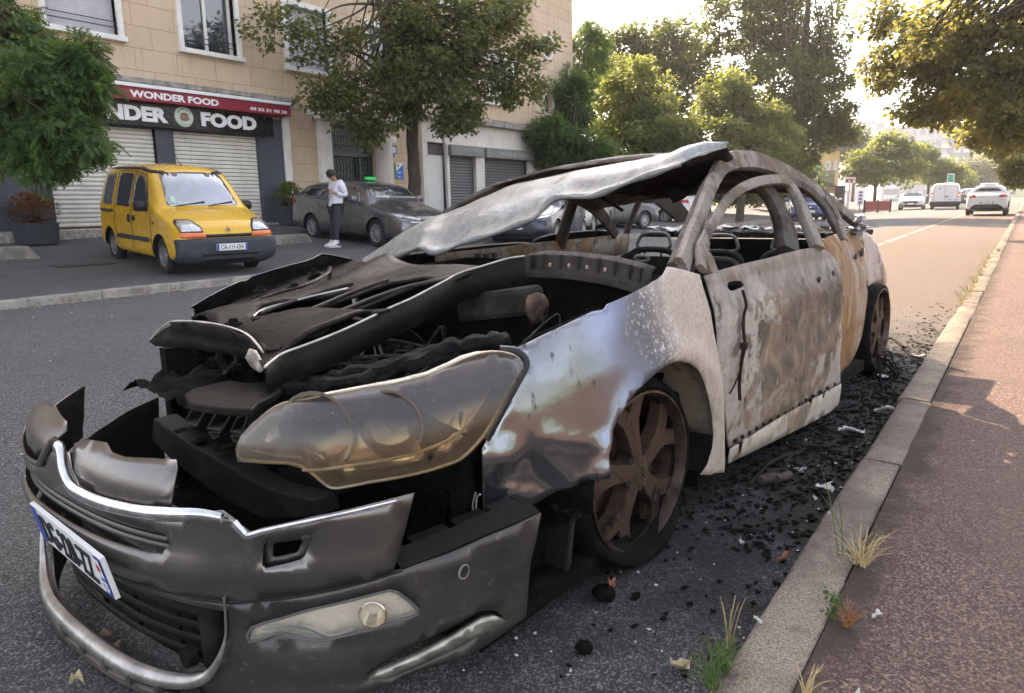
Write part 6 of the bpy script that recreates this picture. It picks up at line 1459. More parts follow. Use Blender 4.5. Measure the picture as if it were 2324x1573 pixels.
# ------------------------------------------------ pillars and roof
def pil(name, px, r_, mat, inx=0., both=True, flat=1.35, ext=None, n=8, cut=0):
    e_ = Env(-inx) if inx else EB; pts = [e_.hit(*p) for p in px]
    if ext: pts += ext
    c_ = crom(pts, 4); k = len(c_); rr = np.interp(np.linspace(0, 1, k), np.linspace(0, 1, len(r_)), r_).tolist() if isinstance(r_, (list, tuple)) else [r_]*k
    for sg in ((1, -1) if both else (1,)):
        if sg < 0 and not cut: c_ = c_+[c_[-1]+Vector((.03, .02, -.12)), c_[-1]+Vector((.05, .03, -.26))]; rr = rr+[rr[-1]]*2
        b = MB(); b.tube([(sg*p.x, p.y, p.z-(.065 if sg < 0 else 0)) for p in (c_ if sg > 0 or not cut else [q for q in c_ if q.y > cut])], [r*.50*(1+.03*noise.noise(Vector(p)*9)) for r, p in zip(rr, c_) if sg > 0 or not cut or p.y > cut], n, flat*1.45, up=(sg, 0, .35), sq=.55)
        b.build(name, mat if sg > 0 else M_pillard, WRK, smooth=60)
pil('roof_pillar', [(1545, 606), (1552, 590), (1571, 534), (1591, 483), (1609.5, 432), (1622, 403), (1638, 377), (1662, 366), (1690, 364), (1714, 367), (1745, 377), (1785, 395), (1826, 418), (1866, 445), (1899, 470), (1920, 487), (1936, 500), (1950, 512)], [.036, .032, .030, .030, .034, .042, .046, .046, .046, .044, .04, .036, .034, .03], M_pillar, inx=.03, cut=.72)
pil('door_frame', [(1592, 610), (1589, 565), (1600, 540), (1617, 508), (1634, 479), (1650, 455), (1672, 435), (1697, 421), (1724, 412), (1754, 408), (1775, 409), (1790, 418), (1804, 441), (1817, 468), (1831, 504), (1844, 535), (1855, 564)], [.024, .020, .020, .020, .021, .022, .024, .028, .036, .040, .042, .042], M_pillar, inx=.0, both=False)
pil('door_post', [(1615, 622), (1604, 590), (1594, 568), (1600, 545)], [.034, .03, .022], M_pillar, inx=.015, both=False)
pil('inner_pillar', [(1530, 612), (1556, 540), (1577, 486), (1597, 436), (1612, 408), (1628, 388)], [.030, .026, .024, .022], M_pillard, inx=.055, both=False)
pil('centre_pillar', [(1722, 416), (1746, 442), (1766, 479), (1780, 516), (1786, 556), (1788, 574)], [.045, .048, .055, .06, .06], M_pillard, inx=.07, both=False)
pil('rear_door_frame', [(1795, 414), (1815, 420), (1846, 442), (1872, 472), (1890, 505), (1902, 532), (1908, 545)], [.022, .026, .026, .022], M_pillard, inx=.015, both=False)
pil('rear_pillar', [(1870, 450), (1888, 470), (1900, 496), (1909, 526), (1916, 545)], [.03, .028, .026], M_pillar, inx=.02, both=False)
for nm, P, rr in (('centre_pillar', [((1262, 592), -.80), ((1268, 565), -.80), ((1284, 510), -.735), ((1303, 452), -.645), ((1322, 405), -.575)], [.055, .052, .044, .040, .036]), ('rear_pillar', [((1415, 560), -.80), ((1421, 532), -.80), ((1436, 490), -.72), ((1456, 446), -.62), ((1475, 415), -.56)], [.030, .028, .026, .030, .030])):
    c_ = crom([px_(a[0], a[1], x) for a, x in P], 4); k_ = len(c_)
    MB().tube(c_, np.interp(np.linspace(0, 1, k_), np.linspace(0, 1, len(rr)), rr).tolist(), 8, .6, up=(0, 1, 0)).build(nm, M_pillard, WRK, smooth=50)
P3 = [px_(a, c, -.70) for a, c in ((1446, 452), (1470, 440), (1535, 452), (1556, 478), (1566, 502), (1535, 505), (1512, 484), (1484, 462), (1462, 462))]
MB().poly_extrude(P3, (.02, 0, 0)).build('rear_corner_panel', M_char2, WRK, bevel=.004)
def rail_at(y):
    return Vector((np.interp(y, [.9, 1.1, 1.35, 1.65, 2.0, 2.3], [.60, .585, .58, .60, .66, .73]), y, np.interp(y, [.9, 1.1, 1.35, 1.65, 2.0, 2.3], [1.19, 1.225, 1.235, 1.195, 1.09, .98])))
b = MB(); ny, nx = 16, 18; vs = []
for j in range(ny+1):
    y = .98+(2.05-.98)*j/ny; e = rail_at(y)
    for i in range(nx+1):
        t = -1+2*i/nx; x = e.x*t*.98; z = e.z+.028+.045*(1-t*t)-.065*(1-t)/2+.010*noise.noise(Vector((x*6, y*6, 3)))+.006*noise.noise(Vector((x*22, y*5, 3)))
        vs.append((x, y, z))
b.add(vs, [(j*(nx+1)+i, j*(nx+1)+i+1, (j+1)*(nx+1)+i+1, (j+1)*(nx+1)+i) for j in range(ny) for i in range(nx)])
b.build('roof', M_pillar, WRK, smooth=50, solid=.012)
# inner roof edge and the triangular rear side panel
skin_panel('rear_corner_panel', EB, [(1905, 478), (1922, 496), (1931, 512), (1930, 530), (1914, 528), (1908, 500)], M_char2, step=.05, off=-.03, thick=.01)
# crumpled foil-like remains of the rear lamp
b = MB(); c0 = EB.hit(1934, 512); rg = random.Random(4); vs = []; nn = 9
for j in range(nn):
    for i in range(nn):
        u_, v_ = i/(nn-1)-.5, j/(nn-1)-.5; q = c0+Vector((.03+.06*noise.noise(Vector((u_*5, v_*5, 1))), u_*.17+.03*noise.noise(Vector((u_*6, v_*6, 2))), v_*.10+u_*.02+.02*noise.noise(Vector((u_*7, v_*7, 3))))); vs.append(q)
b.add(vs, [(j*nn+i, j*nn+i+1, (j+1)*nn+i+1, (j+1)*nn+i) for j in range(nn-1) for i in range(nn-1)])
b.build('melted_rear_lamp', M('foil_grey', (.27, .28, .29), .35, .5, scale=40, vary=.5, bump=.6), WRK, solid=.004)
# ------------------------------------------------ cabin
b = MB(); b.b2((-.80, .40, .10), (.80, 2.6, .16)); b.b2((-.74, .36, .10), (.74, .40, .80)); b.b2((-.58, 3.30, .12), (.58, 3.34, .80)); b.build('floor_pan', M_char, WRK)
b = MB(); b.b2((-.66, 2.62, .84), (.66, 3.22, .875)); b.build('parcel_shelf', M_charash, WRK, bevel=.01)
b = MB(); rg = random.Random(12)
for k in range(60):
    x, y = rg.uniform(-.65, .65), rg.uniform(2.62, 3.2); s_ = rg.uniform(.02, .07)
    b.add([(x+s_*math.cos(a)*rg.uniform(.6, 1.3), y+s_*math.sin(a)*rg.uniform(.6, 1.3), .878+rg.uniform(0, .03)) for a in (0, 1.3, 2.6, 3.9, 5.2)], [(0,1,2,3,4)])
b.build('ash_flakes', M('ash_white', (.55, .54, .52), .9, scale=30, vary=.3), WRK)
def seat(xc, yb, w_, h0, h1, nm='seat_frame'):
    b = MB(); q = w_/2
    pts = [(xc-q, yb-.04, h0), (xc-q, yb+.04, h0+.25), (xc-q*.92, yb+.10, h1-.10), (xc-q*.6, yb+.12, h1), (xc+q*.6, yb+.12, h1), (xc+q*.92, yb+.10, h1-.10), (xc+q, yb+.04, h0+.25), (xc+q, yb-.04, h0)]
    b.tube(crom(pts, 4), .020, 8)
    for k in range(4): z = h0+.12+(h1-h0-.2)*k/3; b.tube([(xc-q*.9, yb+.03+.05*k/3, z), (xc+q*.9, yb+.03+.05*k/3, z)], .006, 5)
    b.b2((xc-q*.85, yb+.075, h0+.0), (xc+q*.85, yb+.09, h1-.03))
    o = b.build(nm, char_mat('seat_char', (.012, .012, .013), (.07, .066, .064), .6, .3), WRK, smooth=50)
    b = MB(); hp_ = [(xc-.10, yb+.13, h1+.02), (xc-.11, yb+.14, h1+.07), (xc-.07, yb+.15, h1+.11), (xc+.07, yb+.15, h1+.11), (xc+.11, yb+.14, h1+.07), (xc+.10, yb+.13, h1+.02)]
    b.tube(crom(hp_, 4, True), .011, 7); b.tube([(xc-.06, yb+.12, h1-.05), (xc-.06, yb+.13, h1+.03)], .008, 6); b.tube([(xc+.06, yb+.12, h1-.05), (xc+.06, yb+.13, h1+.03)], .008, 6)
    b.build('headrest_frame', M('frame_grey', (.10, .097, .093), .5, .4, vary=.4, scale=30), o, smooth=60)
seat(.37, 1.35, .44, .25, .68); seat(-.37, 1.35, .44, .25, .68); seat(.42, 2.30, .40, .25, .76); seat(-.02, 2.30, .36, .25, .75); seat(-.46, 2.30, .40, .25, .76)
# dashboard beam and steering wheel ring, cowl
cw = [py_(1191, 583, .26), py_(1230, 578, .27), py_(1300, 580, .30), py_(1380, 590, .30), py_(1440, 603, .28), py_(1479, 616, .25)]
b = MB(); vs = []
for i, p in enumerate(cw): vs += [p+Vector((0, .03, .012)), p, p+Vector((0, -.015, -.045)), p+Vector((0, -.05, -.075))]
b.add(vs, [(4*i+j, 4*i+4+j, 4*i+5+j, 4*i+1+j) for i in range(len(cw)-1) for j in range(3)])
for i in range(1, 9):
    t = i/9*(len(cw)-1); k = int(t); p = cw[k].lerp(cw[min(k+1, len(cw)-1)], t-k); b.box(p+Vector((0, -.012, -.02)), (.008, .02, .045))
b.build('scuttle', burnt_metal('burnt_scuttle', (.042, .035, .030), (.035, .026, .02), (.018, .016, .014), .6, .7, 6), WRK, smooth=40, solid=.004)
for px, py in ((1248, 601), (1291, 603), (1332, 607), (1373, 612)): MB().box(py_(px, py, .215), (.007, .012, .014)).build('paint_drip', M('drip_orange', (.40, .27, .19), .5), WRK, bevel=.004)
MB().tube(crom([py_(1440, 588, .42), py_(1448, 581, .42), py_(1468, 582, .42), py_(1472, 590, .42), py_(1456, 594, .42)], 4, True), .006, 6).build('column_ring', M('frame_grey', (.17, .165, .16), .45, .5, vary=.4, scale=30), WRK, smooth=60)
b = MB(); b.tube([(-.74, .50, .74), (-.3, .48, .80), (.3, .48, .80), (.74, .50, .74)], .05, 8); b.tube([(.3, .46, .78), (.36, .75, .86)], .025, 6); b.build('dashboard_beam', M_char, WRK, smooth=50)
# far windscreen edge piece and far door belt with pressed holes
b = MB(); vs = []
for k, (px, py) in enumerate(((980, 578), (1040, 572), (1126, 563), (1240, 549), (1330, 541), (1420, 531))):
    p = px_(px, py, -.80); vs += [p+Vector((-.03, 0, .0)), p+Vector((.02, 0, .004)), p+Vector((.03, 0, -.05)), p+Vector((.02, 0, -.14))]
b.add(vs, [(4*i+j, 4*i+4+j, 4*i+5+j, 4*i+1+j) for i in range(5) for j in range(3)])
b.build('far_belt_rail', burnt_metal('burnt_belt', (.30, .27, .23), (.20, .13, .075), (.08, .065, .05), .7, .6, 5, orange=.2), WRK, smooth=40, solid=.006)
b = MB()
for px, py in ((1085, 581), (1103, 582), (1122, 579)): b.box(px_(px, py, -.755), (.012, .03, .03))
b.build('belt_holes', M_bplastic, WRK)
b = MB().tube([py_(1365, 446, 1.15), py_(1413, 478, 1.25)], .008, 6); b.build('hanging_strut', M_char2, WRK)
# ------------------------------------------------ peeled bonnet skin thrown back over the windscreen opening
U = [((813, 598), .34), ((836, 578), .42), ((880, 549), .52), ((909, 531), .58), ((955, 510), .66), ((998, 489), .74), ((1090, 448), .88), ((1180, 415), .98), ((1270, 393), 1.06), ((1400, 371), 1.12), ((1480, 357), 1.12), ((1540, 344), 1.10), ((1560, 337), 1.06), ((1590, 332), 1.00), ((1625, 329), .95), ((1654, 327), .92)]
Lw = [((820, 600), .30), ((840, 598), .29), ((900, 580), .28), ((945, 561), .28), ((962, 558), .29), ((992, 571), .31), ((1060, 545), .35), ((1126, 527), .39), ((1180, 506), .43), ((1217, 491), .45), ((1236, 468), .50), ((1266, 445), .55), ((1337, 444), .60), ((1391, 426), .65), ((1452, 402), .70), ((1540, 373), .77)]
Lw2 = Lw+[((1554, 368), .80), ((1600, 350), .86), ((1648, 335), .91)]
def dens(P, n):
    A = [py_(x, y, yy) for (x, y), yy in P]; c_ = crom(A, 6); L = [0]
    for a, b_ in zip(c_, c_[1:]): L.append(L[-1]+(b_-a).length)
    out = []
    for k in range(n+1):
        t = L[-1]*k/n; j = max(i for i in range(len(L)) if L[i] <= t+1e-9); j = min(j, len(c_)-2); f_ = (t-L[j])/max(1e-9, L[j+1]-L[j]); out.append(c_[j].lerp(c_[j+1], f_))
    return out
na, nb = 64, 14; ua = dens(U, na); la = dens(Lw2, na); vs = []
for i in range(na+1):
    for j in range(nb+1):
        t = j/nb; p = la[i].lerp(ua[i], t)
        bul = math.sin(t*math.pi)*.035*min(1, i/10, (na-i)/6+.3)-.03*math.exp(-((t-.16)/.10)**2)*(.3+.7*math.exp(-((i-34)/16)**2)) + .012*noise.noise(p*4)+.004*noise.noise(p*17)
        p = p+Vector((.25, -.45, .85)).normalized()*bul
        vs.append(p)
b = MB(); b.add(vs, [(i*(nb+1)+j, (i+1)*(nb+1)+j, (i+1)*(nb+1)+j+1, i*(nb+1)+j+1) for i in range(na) for j in range(nb)])
bs = b.build('bonnet_skin', M_skin_b, WRK, smooth=60, solid=.004); bs['label'] = 'peeled grey outer bonnet sheet thrown back over the windscreen opening'
# its folded hem and the black underside
b = MB(); hem = [p+Vector((.0, -.008, -.006)) for p in la[9:58]]
b.tube(hem, [.011+.004*math.sin(i*.9) for i in range(len(hem))], 7); b.build('bonnet_hem', M_skin_b, bs, smooth=60)
D1 = [((1391, 428), .66), ((1452, 404), .72), ((1533, 376), .79), ((1556, 370), .81), ((1600, 352), .87), ((1650, 336), .92)]
D2 = [((1400, 437), 1.0), ((1452, 443), 1.0), ((1513, 447), .98), ((1532, 458), .98), ((1560, 446), .97), ((1626, 378), .96)]
d1, d2 = dens(D1, 20), dens(D2, 20); vs = []
for i in range(21):
    for j in range(7): t = j/6; p = d1[i].lerp(d2[i], t)+Vector((0, .10*math.sin(t*math.pi), .02*noise.noise(Vector((i*.5, j*.5, 0)))))+(Vector((0, 0, .012*noise.noise(Vector((i*1.7, 3, 0))))) if j == 6 else Vector((0, 0, 0))); vs.append(p)
MB().add(vs, [(i*7+j, (i+1)*7+j, (i+1)*7+j+1, i*7+j+1) for i in range(20) for j in range(6)]).build('bonnet_underside', M_char2, bs, smooth=50, solid=.006)
# ------------------------------------------------ bonnet inner frame
Pa, Pb, Pc = Vector((.25, .2, .885)), Vector((.25, -.87, .69)), Vector((-.70, .22, .832)); HN = (Pb-Pa).cross(Pc-Pa).normalized()
if HN.z < 0: HN = -HN
def hood(px, py, up=0.):
    d = rayc(px, py); t = (Pa+HN*up-EYEC).dot(HN)/d.dot(HN); return EYEC+d*t
hx = (Pa-Pb).normalized(); hy = HN.cross(hx)
def h2(px, py): p = hood(px, py)-Pb; return (p.dot(hx), p.dot(hy))
inn = [(440, 742), (470, 725), (503, 701), (542, 663), (590, 645), (662, 617), (720, 599), (770, 588), (800, 584), (830, 592), (900, 600), (1000, 600), (1100, 603), (1191, 583), (1101, 604), (1007, 641), (937, 678), (885, 701), (785, 749), (698, 784), (646, 803), (601, 835), (585, 815), (560, 780), (520, 752), (470, 740)]
holes_ = [[(575, 720), (600, 705), (640, 694), (700, 678), (760, 665), (800, 655), (778, 667), (700, 688), (640, 705), (590, 720)],
          [(622, 711), (680, 691), (759, 670), (815, 652), (850, 641), (838, 652), (760, 682), (700, 706), (683, 711)],
          [(705, 706), (770, 682), (830, 660), (890, 640), (960, 628), (985, 630), (940, 646), (860, 674), (790, 700), (768, 705)],
          [(797, 705), (860, 680), (940, 652), (1010, 632), (1060, 618), (1040, 627), (985, 650), (930, 676), (880, 699), (830, 704)]]
ov, fs = fill2d([h2(*p) for p in inn], [[h2(*p) for p in h] for h in holes_], .03); vs = []
fx0 = h2(640, 745); 
for v in ov:
    p = Pb+hx*v.x+hy*v.y; du = 0.
    du += .045*math.exp(-((v.y-(-.72 if hy.x > 0 else .72))/.10)**2)+.008*noise.noise(Vector((v.x*5, v.y*5, 1)))
    q1 = Vector(h2(685, 655)); du -= .055*math.exp(-((v.x-q1.x)/.26)**2-((v.y-q1.y)/.14)**2)
    q2 = Vector(h2(700, 752)); du += .040*math.exp(-((v.x-q2.x)/.16)**4-((v.y-q2.y)/.32)**4)
    vs.append(p+HN*du)
fr = MB().add(vs, fs).build('bonnet_frame', M_frame, WRK, smooth=60, solid=.012); fr['label'] = 'dark brown inner bonnet frame with long slots'
b = MB()
for px, py in ((590, 660), (668, 653), (712, 620), (600, 686), (530, 735)): p = hood(px, py, .012); b.lathe([(0, .018), (.012, .018), (.016, .006), (.026, .004), (.03, -.004)], p, 'z', 12)
b.build('rubber_buffer', M_char, fr, smooth=40)
edge = crom([hood(px, py, .004) for px, py in ((601, 836), (620, 820), (646, 803), (698, 784), (785, 749), (885, 701), (937, 678), (1007, 641), (1045, 621), (1101, 604), (1151, 589), (1191, 583))], 5)
b = MB(); vs = []; ne = len(edge)
for i, p in enumerate(edge):
    h_ = .060+.045*i/ne; vs += [p, p+Vector((.004, -.002, -h_*.5)), p+Vector((.010, -.004, -h_))]
b.add(vs, [(3*i+j, 3*i+3+j, 3*i+4+j, 3*i+1+j) for i in range(ne-1) for j in range(2)]); b.build('bonnet_flange', M_char2, fr, smooth=20, solid=.004)
MB().tube([p+Vector((0, 0, .003)) for p in edge], .0035, 6).build('torn_edge', M('bare_edge', (.55, .50, .44), .5, .4, scale=20, vary=.3), fr, smooth=60)
for s_ in (-1,):
    rim_ = [hood(px, py, .006) for px, py in ((575, 719), (600, 702), (650, 688), (720, 670), (790, 655))]; MB().tube(crom(rim_, 4), .005, 6).build('slot_rim', M_chrd, fr, smooth=60)
b = MB()
for P in ([(590, 712), (660, 686), (730, 662), (800, 643)], [(685, 712), (750, 684), (815, 657), (880, 636)], [(770, 708), (850, 676), (930, 650), (1007, 636)]): b.tube(crom([hood(px, py, .006) for px, py in P], 5), .0075, 8, 1.3)
b.tube(crom([hood(px, py, .010) for px, py in ((575, 724), (640, 722), (700, 718), (770, 716), (840, 712), (885, 703))], 5), .006, 8, 1.5)
for q_ in ([(520, 715), (560, 690), (620, 668), (690, 648), (740, 622), (748, 606)], [(640, 765), (700, 765), (740, 745), (700, 728), (620, 735), (590, 760), (600, 790), (640, 790)]): b.tube(crom([hood(px, py, .012) for px, py in q_], 5), .006, 8, 1.6)
b.build('pressed_rib', char_mat('rib_brown', (.016, .014, .013), (.075, .064, .056), .3, .2, 12), fr, smooth=60)
# front flap curled up, and its torn pale corner
def flap(P, name, mat, y0, parent, step=.03, curl=.05):
    pts3 = [py_(px, py, y0) for px, py in P]; o0 = pts3[0]
    ov, fs = fill2d([(p.x, p.z) for p in pts3], (), step); b = MB(); zc = sum(p.z for p in pts3)/len(pts3)
    b.add([(v.x, y0+curl*(1-((v.y-zc)/.06)**2)*.5+.012*noise.noise(Vector((v.x*12, v.y*12, 3))), v.y) for v in ov], fs); return b.build(name, mat, parent, smooth=60, solid=.004)
flap([(325, 776), (336, 762), (348, 750), (374, 740), (374, 733), (414, 733), (464, 738), (514, 750), (547, 766), (577, 803), (601, 836), (588, 846), (566, 832), (545, 818), (500, 806), (440, 797), (384, 791), (340, 786)], 'front_flap', M_char2, -.82, fr)
flap([(563, 792), (577, 797), (590, 818), (601, 834), (592, 845), (584, 846), (570, 838), (562, 829), (554, 812)], 'torn_corner', M('bare_corner', (.50, .44, .38), .5, .4, scale=24, vary=.5, bump=.4), -.835, fr, .02, .01)
MB().tube(crom([py_(px, py, -.82)+Vector((0, .022, .002)) for px, py in ((325, 776), (348, 750), (374, 734), (414, 733), (464, 738), (514, 750), (547, 766), (577, 800), (600, 834))], 5), .003, 6).build('torn_edge', M('bare_edge', (.55, .50, .44), .5, .4, scale=20, vary=.3), fr, smooth=60)
# ------------------------------------------------ engine bay
def heap(name, x0, x1, y0, y1, zf, mat, n=70, m_=60, parent=WRK):
    b = MB(); vs = []
    for j in range(m_+1):
        for i in range(n+1):
            x = x0+(x1-x0)*i/n; y = y0+(y1-y0)*j/m_; vs.append((x+.01*noise.noise(Vector((x*30, y*30, 5))), y+.01*noise.noise(Vector((x*30, y*30, 9))), zf(x, y)))
    b.add(vs, [(j*(n+1)+i, j*(n+1)+i+1, (j+1)*(n+1)+i+1, (j+1)*(n+1)+i) for j in range(m_) for i in range(n)]); return b.build(name, mat, parent, smooth=30)
def ez(x, y):
    v = .47+.10*noise.noise(Vector((x*3.1, y*3.1, 1)))+.075*abs(noise.noise(Vector((x*8, y*8, 2))))+.035*abs(noise.noise(Vector((x*19, y*19, 3))))
    v += .14*math.exp(-((x-.60)/.10)**2)*(1 if y < .05 else .3)+.05*max(0, x-.3)
    return v+.02*noise.noise(Vector((x*40, y*40, 4)))
eng = heap('charred_engine', -.76, .72, -.78, .36, ez, M_char)
# strands of melted trim along the top of the lamp and the wing
b = MB(); rg = random.Random(31)
for k in range(9):
    y0 = -.80+.02*k; pts = []
    P = [(640+rg.uniform(-15, 15), 902+rg.uniform(-10, 6)), (760, 880+rg.uniform(-22, 6)), (880, 852+rg.uniform(-22, 8)), (1000, 818+rg.uniform(-22, 8)), (1090, 793+rg.uniform(-16, 6)), (1150, 780+rg.uniform(-14, 6))]
    for i, p in enumerate(P): pts.append(py_(p[0], p[1], -.80+.07*i+.03*k/3+rg.uniform(-.02, .02)))
    c_ = crom(pts, 6); b.tube([p+Vector((0, 0, .012*noise.noise(p*20))) for p in c_], [rg.uniform(.012, .026)*(1+.4*noise.noise(p*11)) for p in c_], 7)
b.build('melted_trim', char_mat('melted_black', (.006, .006, .007), (.05, .046, .044), .6, .7, 22), WRK, smooth=50)
b = MB(); rg = random.Random(77)
def lump(c, r_, sq=(1, 1, 1), seed=0, n=14):
    vs = []; m_ = n//2
    for j in range(m_+1):
        ph = math.pi*j/m_
        for i in range(n):
            th = 2*math.pi*i/n; d = Vector((math.sin(ph)*math.cos(th), math.sin(ph)*math.sin(th), math.cos(ph))); k = r_*(1+.25*noise.noise(d*2.2+Vector((seed, 0, 0)))+.12*noise.noise(d*6+Vector((seed, 3, 0))))
            vs.append(Vector(c)+Vector((d.x*sq[0], d.y*sq[1], d.z*sq[2]))*k)
    return vs, [(j*n+i, j*n+(i+1) % n, (j+1)*n+(i+1) % n, (j+1)*n+i) for j in range(m_) for i in range(n)]
for k in range(34):
    x, y = rg.uniform(-.6, .66), rg.uniform(-.6, .25); b.add(*lump((x, y, ez(x, y)+rg.uniform(-.01, .03)), rg.uniform(.03, .085), (rg.uniform(.8, 1.7), rg.uniform(.7, 1.3), rg.uniform(.4, .8)), k))
for k in range(14):
    x, y = rg.uniform(-.6, .6), rg.uniform(-.6, .2); a = Vector((x, y, ez(x, y)+.05)); c_ = crom([a, a+Vector((rg.uniform(-.2, .2), rg.uniform(-.1, .2), .06)), a+Vector((rg.uniform(-.35, .35), rg.uniform(-.1, .3), -.02))], 6); b.tube(c_, rg.uniform(.008, .02), 7)
for k in range(7):
    x, y = rg.uniform(-.5, .55), rg.uniform(-.45, .2); b.box((x, y, ez(x, y)+.02), (rg.uniform(.10, .25), rg.uniform(.08, .18), rg.uniform(.05, .12)), Matrix.Rotation(rg.uniform(-.6, .6), 3, 'Z') @ Matrix.Rotation(rg.uniform(-.3, .3), 3, 'X'))
b.build('engine_remains', M_char, eng, smooth=40)
b = MB()
for k in range(26):      # bared wires and hoses
    x, y = rg.uniform(-.55, .62), rg.uniform(-.55, .22); a = Vector((x, y, ez(x, y)+rg.uniform(.03, .09))); c_ = crom([a, a+Vector((rg.uniform(-.12, .12), rg.uniform(-.12, .12), rg.uniform(.0, .07))), a+Vector((rg.uniform(-.22, .22), rg.uniform(-.2, .2), rg.uniform(-.04, .04))), a+Vector((rg.uniform(-.3, .3), rg.uniform(-.2, .25), -.05))], 5); b.tube(c_, rg.uniform(.0025, .006), 5)
b.build('bare_wiring', char_mat('wiring_ash', (.02, .018, .017), (.16, .145, .13), .8, .3, 30), eng, smooth=50)
b = MB()
for k in range(9):
    x, y = rg.uniform(-.5, .6), rg.uniform(-.5, .2); b.lathe([(0, .03), (.02, .03), (.022, .01), (.034, .008), (.034, -.02)], (x, y, ez(x, y)+.03), 'z', 12)
b.build('engine_caps', char_mat('caps_grey', (.02, .018, .016), (.10, .09, .08), .8, .3, 20), eng, smooth=40)
pb_ = py_(1218, 700, -.02); vs, fs = lump(pb_, .045, (.8, .9, 1.1), 3, 18); MB().add(vs, fs).build('flaked_canister', char_mat('flaking_ash', (.010, .008, .007), (.40, .27, .20), .9, 1.0, 9), eng, smooth=60)
pt_ = py_(1135, 690, .10); MB().box(pt_, (.30, .14, .10), Matrix.Rotation(-.15, 3, 'Y')).build('air_box', char_mat('box_char', (.012, .012, .010), (.11, .10, .085), .8, .3, 6), eng, bevel=.02)
MB().add(*lump(hood(828, 770, -.10)+Vector((.02, -.1, -.03)), .014, seed=5)).build('amber_scrap', M('scrap_orange', (.45, .24, .07), .6), eng, smooth=50)
# inner wings, radiator block and front panel: black walls behind the nose
b = MB(); b.b2((-.72, -.62, .08), (.70, -.56, .47)); b.b2((-.78, -.70, .05), (.78, .36, .09)); b.b2((.66, -.66, .10), (.70, -.34, .60)); b.b2((-.72, -.66, .10), (-.68, -.34, .60)); b.build('front_bulkhead', M_char, WRK)
# bumper beam
bm_ = [(347, 949), (423, 1003), (526, 1062), (560, 1084), (609, 1108), (640, 1118), (712, 1136), (716, 1176), (602, 1180), (511, 1140), (389, 1046), (343, 998)]
P3 = [py_(px, py, -.90) for px, py in bm_]; MB().poly_extrude(P3, (0, .07, 0)).build('bumper_beam', char_mat('beam_char', (.016, .015, .016), (.052, .048, .046), .6, .35, 9), WRK, bevel=.006)
sp = [(418, 893), (440, 880), (520, 862), (560, 868), (625, 866), (640, 880), (622, 897), (590, 912), (574, 928), (500, 925), (430, 915)]
P3 = [pz_(px, py, .63) for px, py in sp]; MB().poly_extrude(P3, (0, 0, -.02)).build('slam_panel', M_char2, WRK, bevel=.005)
def duct(P, nm='air_duct'):
    """an open plastic duct: a tapering four sided tube"""
    o = [py_(px, py, -.86) for px, py in P]; c = sum(o, Vector())/len(o); i_ = [p.lerp(c, .28) for p in o]; off = Vector((0, .12, .02)); n = len(o); b = MB()
    vs = o+i_+[p+off for p in o]+[p+off for p in i_]
    b.add(vs, [(k, (k+1) % n, n+(k+1) % n, n+k) for k in range(n)]+[(k, 2*n+k, 2*n+(k+1) % n, (k+1) % n) for k in range(n)]+[(n+k, n+(k+1) % n, 3*n+(k+1) % n, 3*n+k) for k in range(n)])
    return b.build(nm, char_mat('duct_char', (.045, .042, .040), (.13, .12, .11), .55, .25, 10), WRK, bevel=.004)
z6 = lambda x, y: (266.6+.2448*x, 799.7+.2448*y)
duct([z6(690, 500), z6(830, 520), z6(730, 700), z6(610, 660)]); duct([z6(910, 545), z6(1070, 560), z6(960, 745), z6(815, 715)]); duct([z6(1110, 590), z6(1215, 570), z6(1150, 770), z6(1030, 745)]); duct([z6(835, 740), z6(955, 745), z6(940, 790), z6(880, 810)]); duct([z6(1040, 770), z6(1150, 775), z6(1150, 855), z6(1070, 830)])
b = MB()
for x, y in ((560, 740), (760, 825), (985, 878)): b.box(py_(*z6(x, y), -.88), (.05, .03, .012), Matrix.Rotation(-.4, 3, 'Y'))
b.build('duct_clip', M_frame, WRK)
# lower lamp carrier and black parts seen under the lamp
b = MB(); rg = random.Random(9)
for P, yy in (([(630, 1062), (700, 1085), (760, 1105), (790, 1112), (770, 1122), (690, 1118), (640, 1090)], -.84), ([(880, 1110), (1010, 1085), (1090, 1060), (1095, 1200), (1010, 1240), (930, 1270)], -.52), ([(745, 1110), (900, 1100), (900, 1140), (760, 1165)], -.60)):
    P3 = [py_(px, py, yy) for px, py in P]; b.poly_extrude(P3, (0, .04, 0))
for k in range(16):
    a = py_(rg.uniform(900, 1090), rg.uniform(1110, 1230), rg.uniform(-.66, -.5)); b.tube(crom([a, a+Vector((rg.uniform(-.08, .08), .05, rg.uniform(-.1, .1))), a+Vector((rg.uniform(-.16, .16), .02, rg.uniform(-.14, .14)))], 4), rg.uniform(.004, .012), 6)
for k in range(8): b.box(py_(rg.uniform(900, 1085), rg.uniform(1110, 1240), -.58), (rg.uniform(.03, .09), .05, rg.uniform(.02, .08)), Matrix.Rotation(rg.uniform(-.7, .7), 3, 'Y'))
b.build('lamp_carrier', M_char, WRK)
MB().tube(crom([py_(px, py, -.66) for px, py in ((1080, 1118), (1076, 1132), (1073, 1150), (1076, 1175), (1071, 1190), (1078, 1188), (1080, 1160), (1082, 1130), (1090, 1122))], 4), .0022, 5).build('loose_wire', M('bare_wire', (.5, .5, .48), .4, .7), WRK)
